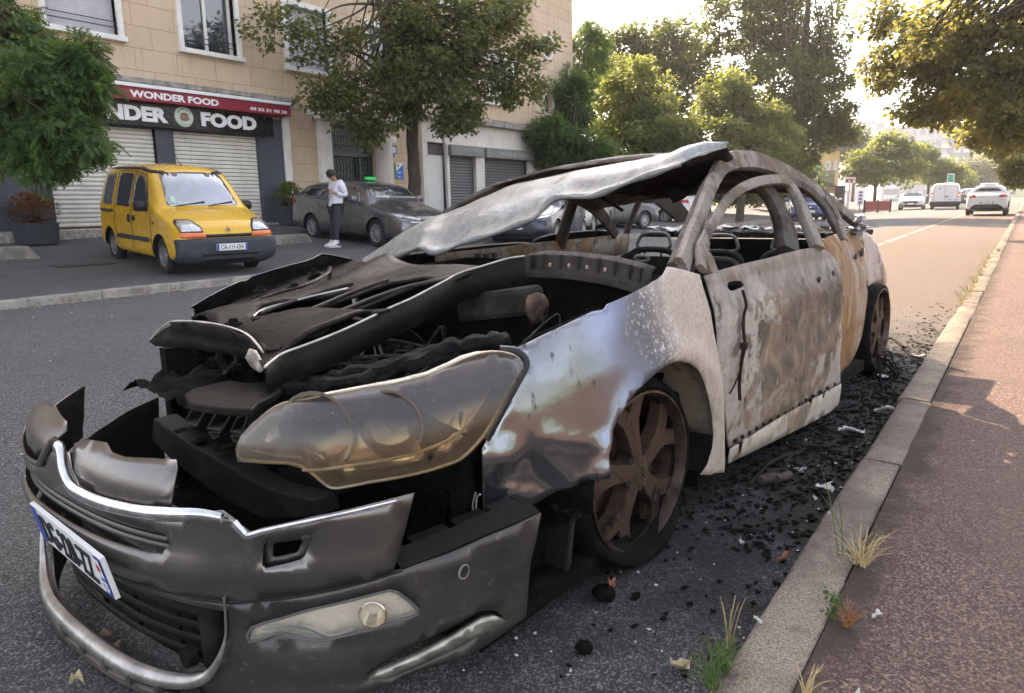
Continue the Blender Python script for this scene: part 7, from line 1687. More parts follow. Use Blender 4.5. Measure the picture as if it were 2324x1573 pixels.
# ------------------------------------------------ head lamp
lp = [(552, 1042), (549, 1012), (563, 981), (583, 958), (613, 932), (646, 914), (696, 904), (770, 891), (836, 879), (903, 868), (969, 851), (1022, 829), (1062, 810), (1101, 799), (1135, 798), (1168, 806), (1182, 820), (1182, 838), (1162, 876), (1128, 936), (1101, 982), (1070, 1018), (1050, 1036), (1033, 1046), (972, 1066), (905, 1081), (837, 1092), (770, 1105), (745, 1100), (724, 1082), (694, 1059), (657, 1048)]
def lens_mat():
    q = N('smoked_lens'); co = q.coord(); s = q.sep(co)
    n1 = q.noise(co, 5, 8, .65); fine = q.noise(co, 80, 5, .7); rib = q.noise(q.scaled(co, (1.2, 1.2, 26)), 5, 4)
    t = q.math('SUBTRACT', q.math('ADD', s[2], q.math('MULTIPLY', q.math('SUBTRACT', n1, .5), .07)), q.math('MULTIPLY', q.math('ADD', s[1], .75), .17))
    c = q.ramp(q.mapr(t, .50, .70, 0, 1), [(0, (.36, .26, .16)), (.30, (.28, .195, .125)), (.50, (.13, .095, .075)), (.64, (.04, .034, .032)), (.85, (.05, .042, .039)), (1, (.09, .07, .06))])
    c = q.mix(q.mapr(s[0], .52, .40, 0, .5), c, (.36, .33, .26)); c = q.mix(q.mapr(fine, .62, .7, 0, .35), c, (.35, .30, .26)); rib = rib
    q.set(color=c, rough=q.mapr(n1, .3, .7, .16, .36), spec=.6, coat=.5, coatr=.12)
    tr = q.n('ShaderNodeBsdfTransparent'); tr.inputs[0].default_value = (1, .95, .86, 1); mx = q.n('ShaderNodeMixShader'); q.l(q.mapr(t, .56, .665, .13, .95), mx.inputs[0]); q.l(tr.outputs[0], mx.inputs[1]); q.l(q.b.outputs[0], mx.inputs[2]); q.l(mx.outputs[0], q.out.inputs[0]); return q.m
def ldisp(s, z): return .022*(1-min(1, abs((z-.60)/.16))**2)
_lens = lens_mat()
hl = skin_panel('headlight', EH, lp, _lens, step=.03, disp=ldisp, thick=.003, back=_lens)
hl['label'] = 'left head lamp with its lens smoked brown'
ins = conv(EH, lp); cs = (sum(p[0] for p in ins)/len(ins), sum(p[1] for p in ins)/len(ins))
back = [(cs[0]+(p[0]-cs[0])*.97, cs[1]+(p[1]-cs[1])*.95) for p in ins]
skin_panel('reflector_housing', EH, back, M('reflector_bronze', (.74, .66, .55), .18, .9, scale=12, vary=.4), step=.018, off=-.055, disp=lambda s, z: .004*math.sin(z*420) if z < .57 else .012*noise.noise(Vector((s*9, z*9, 1))), thick=.004, parent=hl)
for px, py, r_ in ((700, 985, .085), (868, 968, .072)):
    p = EH.hit(px, py)+Vector((-.01, .050, 0)); b = MB(); b.lathe([(.012, .055), (.03, .05), (r_*.6, .025), (r_*.9, -.02), (r_, -.035), (r_*1.08, -.035)], (0, 0, 0), 'y', 26); bw = b.build('lamp_bowl', M('bowl_chrome', (.55, .47, .38), .12, .9, vary=.2), hl, smooth=60, loc=p); bw.rotation_euler = (0, 0, R(24))
    MB().lathe([(0, -.02), (.018, -.018), (.022, 0), (.018, .03)], (0, 0, 0), 'y', 14).build('bulb', M('bulb_glass', (.5, .42, .3), .1, .3, coat=.5), bw, smooth=60)
rimp = crom([EH.hit(px, py)+Vector((.004, -.006, 0)) for px, py in lp], 2, True)
MB().tube(rimp+[rimp[0]], .0036, 6).build('lens_rim', M('rim_yellow', (.30, .25, .17), .4, .2, scale=20, vary=.35), hl, smooth=60)
low = crom([EH.hit(px, py)+Vector((.006, -.010, 0)) for px, py in ((692, 1062), (730, 1062), (800, 1052), (880, 1040), (960, 1020), (1030, 990), (1075, 950))], 4); MB().tube(low, .004, 6).build('lens_ridge', M('rim_yellow', (.30, .25, .17), .4, .2, scale=20, vary=.35), hl, smooth=60)
low = crom([EH.hit(px, py)+Vector((.006, -.010, 0)) for px, py in ((575, 1018), (620, 1028), (690, 1034))], 4); MB().tube(low, .003, 6).tube(crom([EH.hit(px, py)+Vector((.006, -.010, 0)) for px, py in ((572, 1018), (577, 985), (600, 958))], 4), .003, 6).build('lens_ridge', M('rim_yellow', (.30, .25, .17), .4, .2, scale=20, vary=.35), hl, smooth=60)
# black rubber seal behind the lamp
MB().tube(crom([EB.hit(px, py)+Vector((-.004, .01, 0)) for px, py in ((1130, 797), (1168, 801), (1188, 820), (1186, 842), (1160, 890), (1125, 950), (1098, 1000))], 5), .012, 7).build('lamp_seal', M_bplastic, WRK, smooth=60)
# ------------------------------------------------ front bumper
def mirs(P): return [(-2*S0-s, z) for s, z in P]
top_n = [(-1.50, .535), (-1.445, .475), (-1.339, .466), (-1.2, .467), (-1.093, .476), (-1.031, .488), (-1.011, .475), (-.979, .445), (-.949, .455), (-.859, .474), (-.724, .495), (-.665, .503), (-.682, .436), (-.707, .34), (-.813, .32), (-.924, .303), (-1.034, .290), (-1.113, .290), (-1.229, .294)]
outl = top_n+[(-S0, .297)]+mirs(top_n[::-1])
ug = [(-1.166, .425), (-1.155, .405), (-1.171, .381), (-1.34, .378), (-S0, .377)]; ug = ug+mirs(ug[:-1][::-1])
ug = ug+[(-2*S0+1.34, .430), (-S0, .432), (-1.34, .430)]
wh = [(597, 1238), (607, 1228), (700, 1214), (710, 1220), (692, 1262), (682, 1270), (606, 1288), (596, 1282)]
whs = conv(EF, wh)
bp = skin_panel('bumper_cover', EF, outl, M_bump, holes=[ug, whs], step=.03, thick=.004, disp=lambda s, z: .006*math.exp(-((z-.36)/.02)**2)+.010*math.exp(-((z-.345)/.03)**2)*(abs(s+S0) < .45)+.0008*noise.noise(Vector((s*9, z*14, 3))))
bp['label'] = 'scuffed grey front bumper torn loose from the wing'
# bonnet lip pieces each side of the chevron
lipn = [(-1.478, .560), (-1.43, .575), (-1.364, .580), (-1.33, .568), (-1.279, .566), (-1.21, .572), (-1.15, .575), (-1.139, .562), (-1.132, .53), (-1.134, .488), (-1.2, .475), (-1.339, .475), (-1.42, .488)]
skin_panel('bonnet_lip', EF, lipn, M_bump, step=.025, thick=.005, disp=lambda s, z: .010-.45*max(0, z-.540)+.003*noise.noise(Vector((s*8, z*8, 3))), parent=bp)
lipf = [(-2*S0-s, z) for s, z in ((-1.478, .560), (-1.45, .575), (-1.40, .58), (-1.33, .59), (-1.25, .585), (-1.18, .575), (-1.10, .55), (-1.08, .50), (-1.2, .475), (-1.339, .475), (-1.42, .488))]
skin_panel('bonnet_lip', EF, lipf, M_bump, step=.025, thick=.005, disp=lambda s, z: -.012-.5*max(0, z-.53), parent=bp)
cn_ = [(-1.018, .482), (-1.06, .486), (-1.12, .480), (-1.2, .473), (-1.30, .471), (-1.38, .474), (-1.43, .482), (-1.462, .510), (-1.490, .545), (-1.508, .552)]
cc = crom([EF.pt(s, z, .020) for s, z in cn_], 5); MB().tube(cc, [.010+.006*min(1, i/12) for i in range(len(cc))], 8, .7, up=(0, 0, 1)).build('chrome_chevron', M_chr, bp, smooth=50)
cf = crom([EF.pt(s, z, .004) for s, z in mirs(cn_[4:])], 5); MB().tube(cf, [.006+.003*min(1, i/12) for i in range(len(cf))], 8, .7, up=(0, 0, 1)).build('chrome_chevron', M_bump2, bp, smooth=50)
cs_ = crom([EF.pt(s, z, .006) for s, z in ((-1.005, .468), (-.992, .452), (-.979, .440), (-.95, .449), (-.90, .461), (-.80, .479), (-.70, .494))], 4); MB().tube(cs_, [.009-.006*i/len(cs_) for i in range(len(cs_))], 6).build('cover_edge', M_chr, bp, smooth=50)
# upper grille slats, washer recess
b = MB()
for z in (.389, .405, .421):
    pts = [EF.pt(s, z, -.012) for s in np.linspace(-1.17, -2*S0+1.17, 26)]; b.tube(pts, .0065, 6, .6, up=(0, 0, 1))
b.build('grille_slat', M_bump2, bp, smooth=50)
skin_panel('grille_back', EF, [(-1.12, .44), (-1.12, .37), (-2*S0+1.12, .37), (-2*S0+1.12, .44)], M_bplastic, step=.06, off=-.04, parent=bp)
c_ = (sum(p[0] for p in whs)/len(whs), sum(p[1] for p in whs)/len(whs)); big_ = [(c_[0]+(s-c_[0])*1.15, c_[1]+(z-c_[1])*1.15) for s, z in whs]; sm_ = [(c_[0]+(s-c_[0])*.62-.004, c_[1]+(z-c_[1])*.58-.002) for s, z in whs]
skin_panel('washer_recess', EF, big_, M_bump2, holes=[sm_], step=.02, off=-.014, parent=bp)
# lower bumper
gr_n = [(-1.040, .262), (-1.046, .204), (-1.066, .150), (-1.102, .110), (-1.163, .090), (-1.25, .080), (-1.36, .076)]
gr = gr_n+[(-S0, .076)]+mirs(gr_n[::-1])+[(-2*S0+1.25, .272), (-S0, .274), (-1.25, .272)]
fog = [(570, 1425), (640, 1403), (700, 1385), (800, 1362), (885, 1340), (912, 1352), (938, 1372), (950, 1393), (900, 1410), (830, 1430), (740, 1452), (690, 1448), (640, 1436), (600, 1448), (566, 1456)]
fgs = conv(EF, fog); fgf = mirs(fgs)
slot = conv(EF, [(830, 1531), (845, 1510), (1000, 1440), (1095, 1390), (1125, 1388), (1146, 1403), (1120, 1420), (1000, 1487), (900, 1537), (850, 1545)])
low_n = [(-1.229, .288), (-1.113, .284), (-1.034, .284), (-.924, .297), (-.813, .314), (-.707, .334), (-.65, .345), (-.598, .352), (-.505, .371), (-.43, .380), (-.363, .388), (-.372, .33), (-.384, .273), (-.383, .20), (-.385, .13), (-.44, .115), (-.53, .098), (-.634, .088), (-.731, .068), (-.85, .050), (-1.0, .036), (-1.2, .028)]
lb = skin_panel('lower_bumper', EF, low_n+[(-S0, .026)]+mirs(low_n[::-1])+[(-S0, .291)], M_bump2, holes=[gr, fgs, slot], step=.035, thick=.006, disp=lambda s, z: -.006+.012*math.exp(-((z-.135+.10*(s+.9))/.018)**2)*(s > -1.0)+.008*math.exp(-((z-.06)/.012)**2), parent=bp)
u_ = [(-1.040, .30), (-1.041, .262), (-1.046, .204), (-1.066, .150), (-1.102, .108), (-1.163, .086), (-1.25, .075), (-1.36, .070), (-S0, .070)]
uu = u_+mirs(u_[:-1][::-1]); cc = crom([EF.pt(s, z, .003+.010*min(1, max(0, (.22-z)/.08))) for s, z in uu], 4); nU = len(cc); MB().tube(cc, [.0035+.0175*max(0., math.sin(math.pi*max(0, min(1, (i/nU-.12)/.76)))) for i in range(nU)], 8, .8).build('grille_surround', M_chrd, lb, smooth=50)
b = MB(); 
for z in (.105, .14, .175, .21, .245): pts = [EF.pt(s, z, -.06) for s in np.linspace(-1.16, -2*S0+1.16, 22)]; b.tube(pts, .010, 6, .5, up=(0, 0, 1))
for s in (-1.25, -1.42, -1.6): b.tube([EF.pt(s, .09, -.07), EF.pt(s, .27, -.07)], .006, 5)
b.build('lower_grille_slat', M_char2, lb, smooth=50)
skin_panel('lower_grille_back', EF, [(-1.0, .29), (-1.0, .04), (-2*S0+1.0, .04), (-2*S0+1.0, .29)], M_bplastic, step=.06, off=-.10, parent=lb)
b = MB(); b.tube([EF.pt(-1.12, .10, -.05), EF.pt(-1.14, .26, -.07)], .028, 10); b.lathe([(0, -.01), (.022, -.01), (.024, .01), (.014, .012)], EF.pt(-1.18, .115, -.03), 'y', 16); b.build('duct_wall', M_char2, lb, smooth=40)
ll = crom([EF.pt(s, z, .02) for s, z in ((-1.03, .062), (-1.12, .050), (-1.25, .042), (-1.4, .038), (-S0, .036), (-2*S0+1.4, .038), (-2*S0+1.25, .045))], 5); MB().tube(ll, .011, 7).build('splitter_lip', M_bump2, lb, smooth=50)
b = MB()
for s in (-1.14, -1.22, -1.31, -1.41, -1.52, -1.63): b.box(EF.pt(s, .056, .014), (.022, .03, .026))
b.build('splitter_bridge', M_bump2, lb)
MB().tube([EF.pt(s, z, .0) for s, z in ((-.69, .339), (-.75, .327), (-.813, .317), (-.924, .300), (-1.034, .287), (-1.113, .287), (-1.229, .291), (-1.4, .293), (-S0, .294), (-2*S0+1.4, .293), (-2*S0+1.2, .290))], .0035, 6).build('cover_seam', M_bplastic, lb)
# fog lamp
fl = skin_panel('fog_lamp', EF, fgs, M('fog_housing', (.85, .74, .58), .3, .2, scale=9, vary=.12), step=.025, off=-.018, thick=.01, parent=lb)
rimf = [EF.pt(s, z, .001) for s, z in fgs]; rimf = crom(rimf, 2, True); MB().tube(rimf+[rimf[0]], .003, 6).build('lamp_bezel', M('bezel_grey', (.16, .15, .145), .4, .3), fl, smooth=50)
p = EF.hit(843, 1392); b = MB(); b.lathe([(.0, .030), (.010, .028), (.020, .014), (.026, .0), (.027, -.005), (.029, -.003)], (0, 0, 0), 'y', 24); bw = b.build('fog_bulb', M('bowl_bright', (.75, .68, .55), .08, .95, vary=.1), fl, smooth=60, loc=p+Vector((.004, .0, 0))); bw.rotation_euler = (0, 0, R(40))
lens2 = [EF.hit(px, py) for px, py in ((815, 1362), (885, 1343), (912, 1354), (936, 1374), (945, 1392), (900, 1407), (850, 1420), (825, 1400))]
gl = N('clear_lens'); gl.set(color=(.7, .65, .55), rough=.06, spec=.6); _t = gl.n('ShaderNodeBsdfTransparent'); _m = gl.n('ShaderNodeMixShader'); _m.inputs[0].default_value = .22; gl.l(_t.outputs[0], _m.inputs[1]); gl.l(gl.b.outputs[0], _m.inputs[2]); gl.l(_m.outputs[0], gl.out.inputs[0])
skin_panel('fog_lens', EF, fgs, gl.m, step=.03, off=.0, thick=.002, parent=fl, back=gl.m)
b = MB()
for a_, c_ in (((590, 1430), (660, 1420)), ((605, 1440), (680, 1415))): b.tube([EF.hit(*a_)+Vector((0, .006, 0)), EF.hit(*c_)+Vector((0, .006, 0))], .004, 6)
b.tube(crom([EF.hit(px, py)+Vector((0, .004, 0)) for px, py in ((655, 1420), (700, 1428), (745, 1446), (800, 1432))], 4), .005, 6); b.build('fog_reflector_rib', M_chrd, fl)
# bright trim in the lower slot
tr_ = conv(EF, [(838, 1536), (860, 1522), (940, 1484), (1040, 1428), (1092, 1398), (1118, 1393), (1142, 1403), (1118, 1416), (1040, 1455), (940, 1510), (880, 1536)])
skin_panel('lower_trim', EF, tr_, M('trim_aluminium', (.42, .39, .33), .38, .7, scale=30, vary=.4), step=.02, off=.004, disp=lambda s, z: .012*math.exp(-((z-.145)/.05)**2), thick=.014, parent=lb)
p = EF.hit(1050, 1296); MB().lathe([(.013, .003), (.0145, .004), (.0165, .003), (.0165, 0)], (0, 0, 0), 'x', 20).build('parking_sensor', M('sensor_ring', (.20, .19, .17), .5), lb, smooth=50, loc=p+Vector((.003, -.001, 0)))
# torn flange on the upper edge of the side piece
b = MB(); pts = [EF.pt(s, z+.004, -.004) for s, z in ((-.69, .337), (-.598, .356), (-.505, .375), (-.43, .384), (-.37, .390))]; vs = []
for i, p in enumerate(crom(pts, 5)): vs += [p, p+Vector((-.05+.014*noise.noise(Vector((i, 0, 0))), .012, .018+.006*noise.noise(Vector((i*1.3, 4, 0))))), p+Vector((-.09, .03, .012))]
k_ = len(vs)//3; b.add(vs, [(3*i+j, 3*i+3+j, 3*i+4+j, 3*i+1+j) for i in range(k_-1) for j in range(2) if not (i % 5 == 2 and j == 1)]); b.build('torn_flange', M_char2, lb, solid=.004)
# number plate, slightly bent
pc = Vector((.070, -1.270, .330)); Rp = Matrix.Rotation(-.05, 3, 'Z') @ Matrix.Rotation(.20, 3, 'X')
pl = plate_on(WRK, 'DG-220-ZZ', pc, Rp @ ROT_F, .45, .10)
q = MB(); o3 = Rp @ ROT_F; q.add([o3 @ Vector((x, y, .0075))+pc for x, y in ((.188, -.0), (.221, -.0), (.221, .046), (.188, .046))], [(0,1,2,3)]); q.build('regional_badge', M_plate, pl)
b = MB()
for k in range(4): a = k*math.pi/4; d = Vector((math.cos(a), math.sin(a))); n_ = Vector((-d.y, d.x)); b.add([o3 @ Vector((.2045+v.x, .023+v.y, .0085))+pc for v in (d*.016, n_*.003, -d*.016, -n_*.003)], [(0,1,2,3)])
b.build('red_star', M('star_red', (.55, .02, .03), .5), pl)
b = MB(); vs, fs = text_mesh('75', .034, bold=.001, extr=.0005, width=.024); b.add([o3 @ Vector((.193+v.x, -.038+v.y, .0065+v.z))+pc for v in vs], fs); b.build('department_number', M_plate, pl)
# splash guard hanging behind the bumper
P3 = [(1232, 1172), (1262, 1160), (1290, 1130), (1308, 1128), (1300, 1180), (1293, 1240), (1288, 1300), (1278, 1345), (1235, 1352), (1207, 1335), (1212, 1260), (1222, 1200)]
pts3 = [py_(px, py, -.33) for px, py in P3]; MB().poly_extrude(pts3, (-.02, .05, 0)).build('splash_guard', M('guard_black', (.014, .013, .013), .7, vary=.4, bump=.3), WRK, bevel=.008)
b = MB(); rg = random.Random(2)
for k in range(7): a = py_(rg.uniform(1235, 1300), rg.uniform(1125, 1165), -.34); b.box(a, (rg.uniform(.03, .07), .06, rg.uniform(.01, .04)), Matrix.Rotation(rg.uniform(-.6, .6), 3, 'Y')); b.tube([a, a+Vector((rg.uniform(-.06, .06), -.02, rg.uniform(-.05, .05)))], .003, 5)
b.build('broken_bracket', M_char, WRK)
# ------------------------------------------------ wheels
M_bronze = burnt_metal('burnt_alloy', (.115, .074, .053), (.075, .043, .028), (.020, .016, .015), .65, 1.0, 8, metal=.6)
M_tyre_b = M('burnt_tyre', (.0065, .006, .006), .9, spec=.15, scale=20, vary=.5, bump=.5, bscale=30)
def burnt_wheel(x, y, steer, sg, flat=True, name='wheel'):
    wz = .282; ww = empty(name, (x, y, wz)); ww.parent = WRK; ww.rotation_euler = (0, 0, steer)
    q = MB(); prof = [(.218, -.03), (.244, .002), (.253, .010), (.268, .006), (.281, -.016), (.287, -.06), (.288, -.11), (.284, -.17), (.27, -.195), (.25, -.19), (.225, -.17)]
    q.lathe([(a, sg*b_) for a, b_ in prof], (0, 0, 0), 'x', 56)
    nv = []
    for v in q.v:
        vx_, vy, vz = v
        if vz < -.16: k = (-.16-vz)/.125; vx_ += sg*.045*k*(1 if sg*vx_ > -.08 else -1); vz = max(vz, -wz+.004); vy *= 1+.10*k
        nv.append((vx_+.004*noise.noise(Vector(v)*9), vy, vz))
    q.v = nv; q.build('tyre', M_tyre_b, ww, smooth=50)
    q = MB(); q.lathe([(a, sg*b_) for a, b_ in [(.205, -.12), (.222, -.04), (.228, -.010), (.237, .014), (.244, .013), (.241, -.01)]], (0, 0, 0), 'x', 56)
    q.build('rim_lip', M('rim_edge', (.075, .052, .04), .45, .6, scale=20, vary=.8), ww, smooth=50)
    def P(r_, t, dx): return (sg*dx, r_*math.cos(t), r_*math.sin(t))
    q = MB()
    for k in range(5):
        th = 2*math.pi*k/5+math.pi/2+.18
        # a spoke that forks towards the rim
        out = [(.052, -.45), (.085, -.33), (.12, -.245), (.16, -.26), (.20, -.34), (.228, -.40), (.228, -.15), (.205, -.09), (.182, 0.0), (.205, .09), (.228, .15), (.228, .40), (.20, .34), (.16, .26), (.12, .245), (.085, .33), (.052, .45)]
        n_ = len(out); vs = [P(r_, th+t, -.012-.018*((r_-.05)/.18)+.010) for r_, t in out]+[P(r_*.99, th+t*1.12, -.055) for r_, t in out]
        fs = [(i, (i+1) % n_, n_+(i+1) % n_, n_+i) for i in range(n_)]+[(0, 1, 15, 16), (1, 2, 14, 15), (2, 3, 8), (2, 8, 14), (14, 8, 13), (3, 4, 7, 8), (4, 5, 6, 7), (8, 9, 12, 13), (9, 10, 11, 12)]
        q.add(vs, fs)
    q.lathe([(0, sg*.002), (.030, sg*.002), (.040, -sg*.002), (.062, -sg*.006), (.066, -sg*.05)], (0, 0, 0), 'x', 30)
    rm = q.build('rim', M_bronze, ww, smooth=30, bevel=.003)
    q = MB()
    for k in range(5): th = 2*math.pi*k/5+math.pi/2+.18+math.pi/5; q.lathe([(0, sg*.003), (.0105, sg*.003), (.0125, -sg*.001)], P(.056, th, -.006), 'x', 12)
    q.build('bolt_hole', M_bplastic, rm)
    q = MB()
    for dz in (-.012, .006):
        q.tube([(sg*.004, -.016, dz-.006), (sg*.004, 0, dz+.008), (sg*.004, .016, dz-.006)], .0028, 5)
    q.build('chevron_emblem', M('rim_edge', (.15, .10, .075), .4, .7, scale=20, vary=.6), rm)
    q = MB(); q.lathe([(a, sg*b_) for a, b_ in [(0, -.095), (.155, -.095), (.158, -.12), (.06, -.12)]], (0, 0, 0), 'x', 40); q.b2((-sg*.08, -.20, -.02), (-sg*.13, -.10, .14)); q.build('brake_disc', burnt_metal('burnt_disc', (.10, .06, .045), (.09, .045, .03), (.04, .03, .025), .6, .5, 9), ww, smooth=40)
    q = MB(); q.lathe([(a, sg*b_) for a, b_ in [(0, -.14), (.21, -.14), (.21, -.10)]], (0, 0, 0), 'x', 30); q.build('rim_barrel', M_bplastic, ww, smooth=40)
burnt_wheel(.80, 0, R(-5), 1); burnt_wheel(-.80, 0, R(-5), -1); burnt_wheel(.77, 3.03, 0, 1); burnt_wheel(-.77, 3.03, 0, -1)
# torn rear arch lining
b = MB(); rg = random.Random(8)
for k in range(9): a = Vector((.79, 3.03+rg.uniform(-.25, .25), rg.uniform(.03, .16))); b.tube(crom([a, a+Vector((.04, rg.uniform(-.12, .12), -.02)), a+Vector((.10, rg.uniform(-.3, .3), -a.z+.012))], 5), rg.uniform(.003, .008), 6)
b.build('shredded_tyre', M_char, WRK, smooth=50)
# ---------------------------------------------------------------- things lying on the ground
def gpt(px, py):
    """where a ray meets the road or the raised pavement"""
    p = at_z(px, py, 0.0)
    for _ in range(4): p = at_z(px, py, (.131+gz(p.y)) if at_z(px, py, .13).x > -.43 else road_z(p.x, p.y)+.002)
    return p
def curled(name, label, cat, px, py, L, W_, mat, seed, group=None, lift=.012, teeth=.25, rz=None):
    rg = random.Random(seed); p = gpt(px, py); b = MB(); n = 14; vs = []; rz = rg.uniform(0, 6.3) if rz is None else rz
    for i in range(n+1):
        t = i/n; w_ = W_*.5*math.sin(math.pi*min(1, t*1.05+.02))**.7*(1+teeth*math.sin(t*17+seed)); zc = lift*math.sin(t*math.pi*1.3+seed)+lift*.9
        for j in range(-2, 3): vs.append(((t-.5)*L, w_*j/2, zc+abs(j)*lift*.55*(1+.4*math.sin(t*9+j))))
    b.add(vs, [(i*5+j, i*5+5+j, i*5+6+j, i*5+1+j) for i in range(n) for j in range(4)])
    o = b.build(name, mat, None, smooth=50, solid=.0012, loc=p); o.rotation_euler = (0, 0, rz)
    return tag(o, label, cat, group)
M_leafd = M('dead_leaf', (.30, .20, .125), .75, scale=22, vary=.4, bump=.4); M_leafr = M('red_leaf', (.36, .15, .08), .7, scale=22, vary=.4); M_leafy = M('straw_leaf', (.52, .42, .24), .75, scale=22, vary=.3)
curled('dead_leaf', 'large crisp brown leaf lying left of the torn bumper', 'leaf', 236, 1488, .115, .075, M_leafd, 3, rz=.3)
curled('dead_leaf', 'smaller brown leaf tucked behind the large crisp one', 'leaf', 228, 1466, .07, .03, M_leafd, 5, rz=.7)
curled('dead_leaf', 'brown curled leaf at the bottom edge under the bumper', 'leaf', 378, 1560, .09, .05, M_leafd, 9, rz=2.7)
curled('dead_leaf', 'tiny straw coloured leaf at the bottom left', 'leaf', 176, 1558, .035, .016, M_leafy, 12, rz=.5)
curled('dead_leaf', 'reddish twisted leaf beside a lump of char near the front wheel', 'leaf', 1388, 1345, .085, .022, M_leafr, 14, lift=.02, rz=1.9)
curled('dead_leaf', 'ochre leaf in the dark strip at the bottom by the kerb', 'leaf', 1545, 1520, .06, .035, M_leafy, 21)
curled('dead_leaf', 'small orange leaf on the asphalt between wheel and kerb', 'leaf', 1942-0, 1272, .035, .014, M_leafr, 25) if False else None
curled('dead_leaf', 'narrow orange leaf on bare asphalt right of the front wheel', 'leaf', 1778, 1274, .045, .014, M_leafr, 27)
M_paper = M('pale_scrap', (.62, .60, .56), .7, scale=25, vary=.25, bump=.3)
for k, (px, py, L, W_, lb) in enumerate(((2085, 812, .16, .09, 'crumpled white scrap against the kerb behind the wreck'), (2003, 859, .10, .07, 'white scrap on the soot behind the rear wheel'), (1932, 985, .22, .09, 'grey white sheet of ash beside the kerb next to the door'), (2010, 938, .16, .03, 'long pale strip lying near the kerb'), (1868, 1118, .12, .08, 'torn silver black scrap beside the kerb'), (1815, 1078, .08, .05, 'pale scrap further from the kerb than the torn silver one'), (1850, 1135, .03, .02, 'cream chip below the torn silver scrap'), (1683, 1235, .03, .02, 'cream chip halfway between front wheel and kerb'), (1720, 1415, .03, .017, 'white chip on dark asphalt near the weed tuft'), (1990, 1404, .03, .022, 'bright white flake on the red pavement'), (1945, 1587, .02, .016, 'white flake on the pavement at the bottom'))):
    curled('paper_scrap', lb, 'scrap', px, py, L*.68, W_*.68, M_paper, 40+k, group='pale scraps lying around the wreck', lift=.006 if L < .05 else .012, teeth=.5)
def clod(px, py, r_, lb, seed):
    p = gpt(px, py); vs, fs = lump((0, 0, r_*.55), r_, (1.1, 1, .75), seed, 16); o = MB().add(vs, fs).build('char_lump', M_char, None, smooth=50, loc=p); tag(o, lb, 'lump', 'lumps of char on the asphalt')
clod(1370, 1358, .030, 'largest black char lump under the reddish leaf near the front wheel', 3); clod(1326, 1478, .020, 'black char lump with white specks at the bottom centre', 6); clod(1500, 1230, .014, 'small black crumb right of the flat front tyre', 8)
# two burnt springs by the sill
for k, (px, py, lb) in enumerate(((1885-5, 1000+110, 'ribbed burnt metal sleeve lying under the sill'), (1742+160, 1092, 'plain rusty metal sleeve next to the ribbed one'))):
    pass
for px, py, lb, rib in ((1742, 1098, 'ribbed burnt metal sleeve lying beyond the front wheel', True), (1778, 1094, 'plain rusty metal sleeve beside the ribbed one', False)):
    p = gpt(px, py); b = MB(); prof = [(.0, -.04), (.016, -.04)]+[(.017+(.005 if rib and i % 2 else 0), -.036+.007*i) for i in range(11)]+[(.011, .04), (.009, .025)]
    b.lathe(prof, (0, 0, .021), 'y', 18); o = b.build('metal_sleeve', burnt_metal('burnt_sleeve', (.10, .09, .08), (.09, .05, .03), (.03, .025, .022), .7, .7, 14), None, smooth=35, loc=p); o.rotation_euler = (0, 0, R(-25)); tag(o, lb, 'sleeve')
# soot litter under and around the wreck: nobody could count it
rg = np.random.default_rng(17); b = MB()
def litter(n, cx, cy, sx, sy, smin, smax, flat=.25):
    for k in range(n):
        x, y = rg.normal(cx, sx), rg.normal(cy, sy)
        if x > -.44 or y < 1.2 or (y < 2.1 and rg.random() < .75): continue
        s = rg.uniform(smin, smax)*(1 if rg.random() < .93 else 1.8); m_ = int(rg.integers(4, 7)); a0 = rg.uniform(0, 6.3)
        pts = [(x+s*math.cos(a0+2*math.pi*i/m_)*rg.uniform(.4, 1.3), y+s*math.sin(a0+2*math.pi*i/m_)*rg.uniform(.4, 1.3), rg.uniform(.002, s*flat+.006)+gz(y)) for i in range(m_)]
        b.add(pts, [tuple(range(m_))])
litter(1700, -.70, 3.9, .22, 1.4, .003, .013); litter(900, -.72, 3.2, .18, .7, .003, .012); litter(700, -.56, 4.2, .07, 1.5, .004, .018)
tag(b.build('char_litter', M_char, solid=.002), 'black soot flakes and burnt bits strewn between the wreck and the kerb', 'litter', kind='stuff')
b = MB(); rs_ = rg
for k in range(420):
    x, y = (rg.uniform(-1.3, -.47), rg.uniform(.7, 6)) if k < 230 else (rg.uniform(-.45, 2.2), rg.uniform(.6, 8)) if k < 300 else (rg.uniform(-10.2, -2.8), rg.uniform(-.5, 9))
    s = rg.uniform(.002, .006)*(1.5 if rg.random() < .12 else 1)*(1 if k < 300 else 2.2); z = (.132+gz(y)+.004*max(0, x)) if x > -.45 else road_z(x, y)+.002; m_ = 5
    b.add([(x+s*math.cos(1.26*i)*rg.uniform(.5, 1.2), y+s*math.sin(1.26*i)*rg.uniform(.5, 1.2), z+rg.uniform(0, s*.8)) for i in range(m_)], [tuple(range(m_))])
tag(b.build('glass_crumbs', M_paper, solid=.0015), 'tiny pale crumbs of glass and grit scattered over road and pavement', 'litter', kind='stuff')
b = MB()
for k in range(240):
    y = rg.uniform(2.2, 9); x = -10.36+abs(rg.normal(0, .10)); s = rg.uniform(.008, .03); b.add([(x+s*math.cos(1.26*i)*rg.uniform(.5, 1.2), y+s*math.sin(1.26*i)*rg.uniform(.5, 1.2), road_z(x, y)+.003+rg.uniform(0, s*.5)) for i in range(5)], [tuple(range(5))])
tag(b.build('gutter_litter', M_leafy, solid=.002), 'dry pale leaf litter along the far gutter', 'litter', kind='stuff')
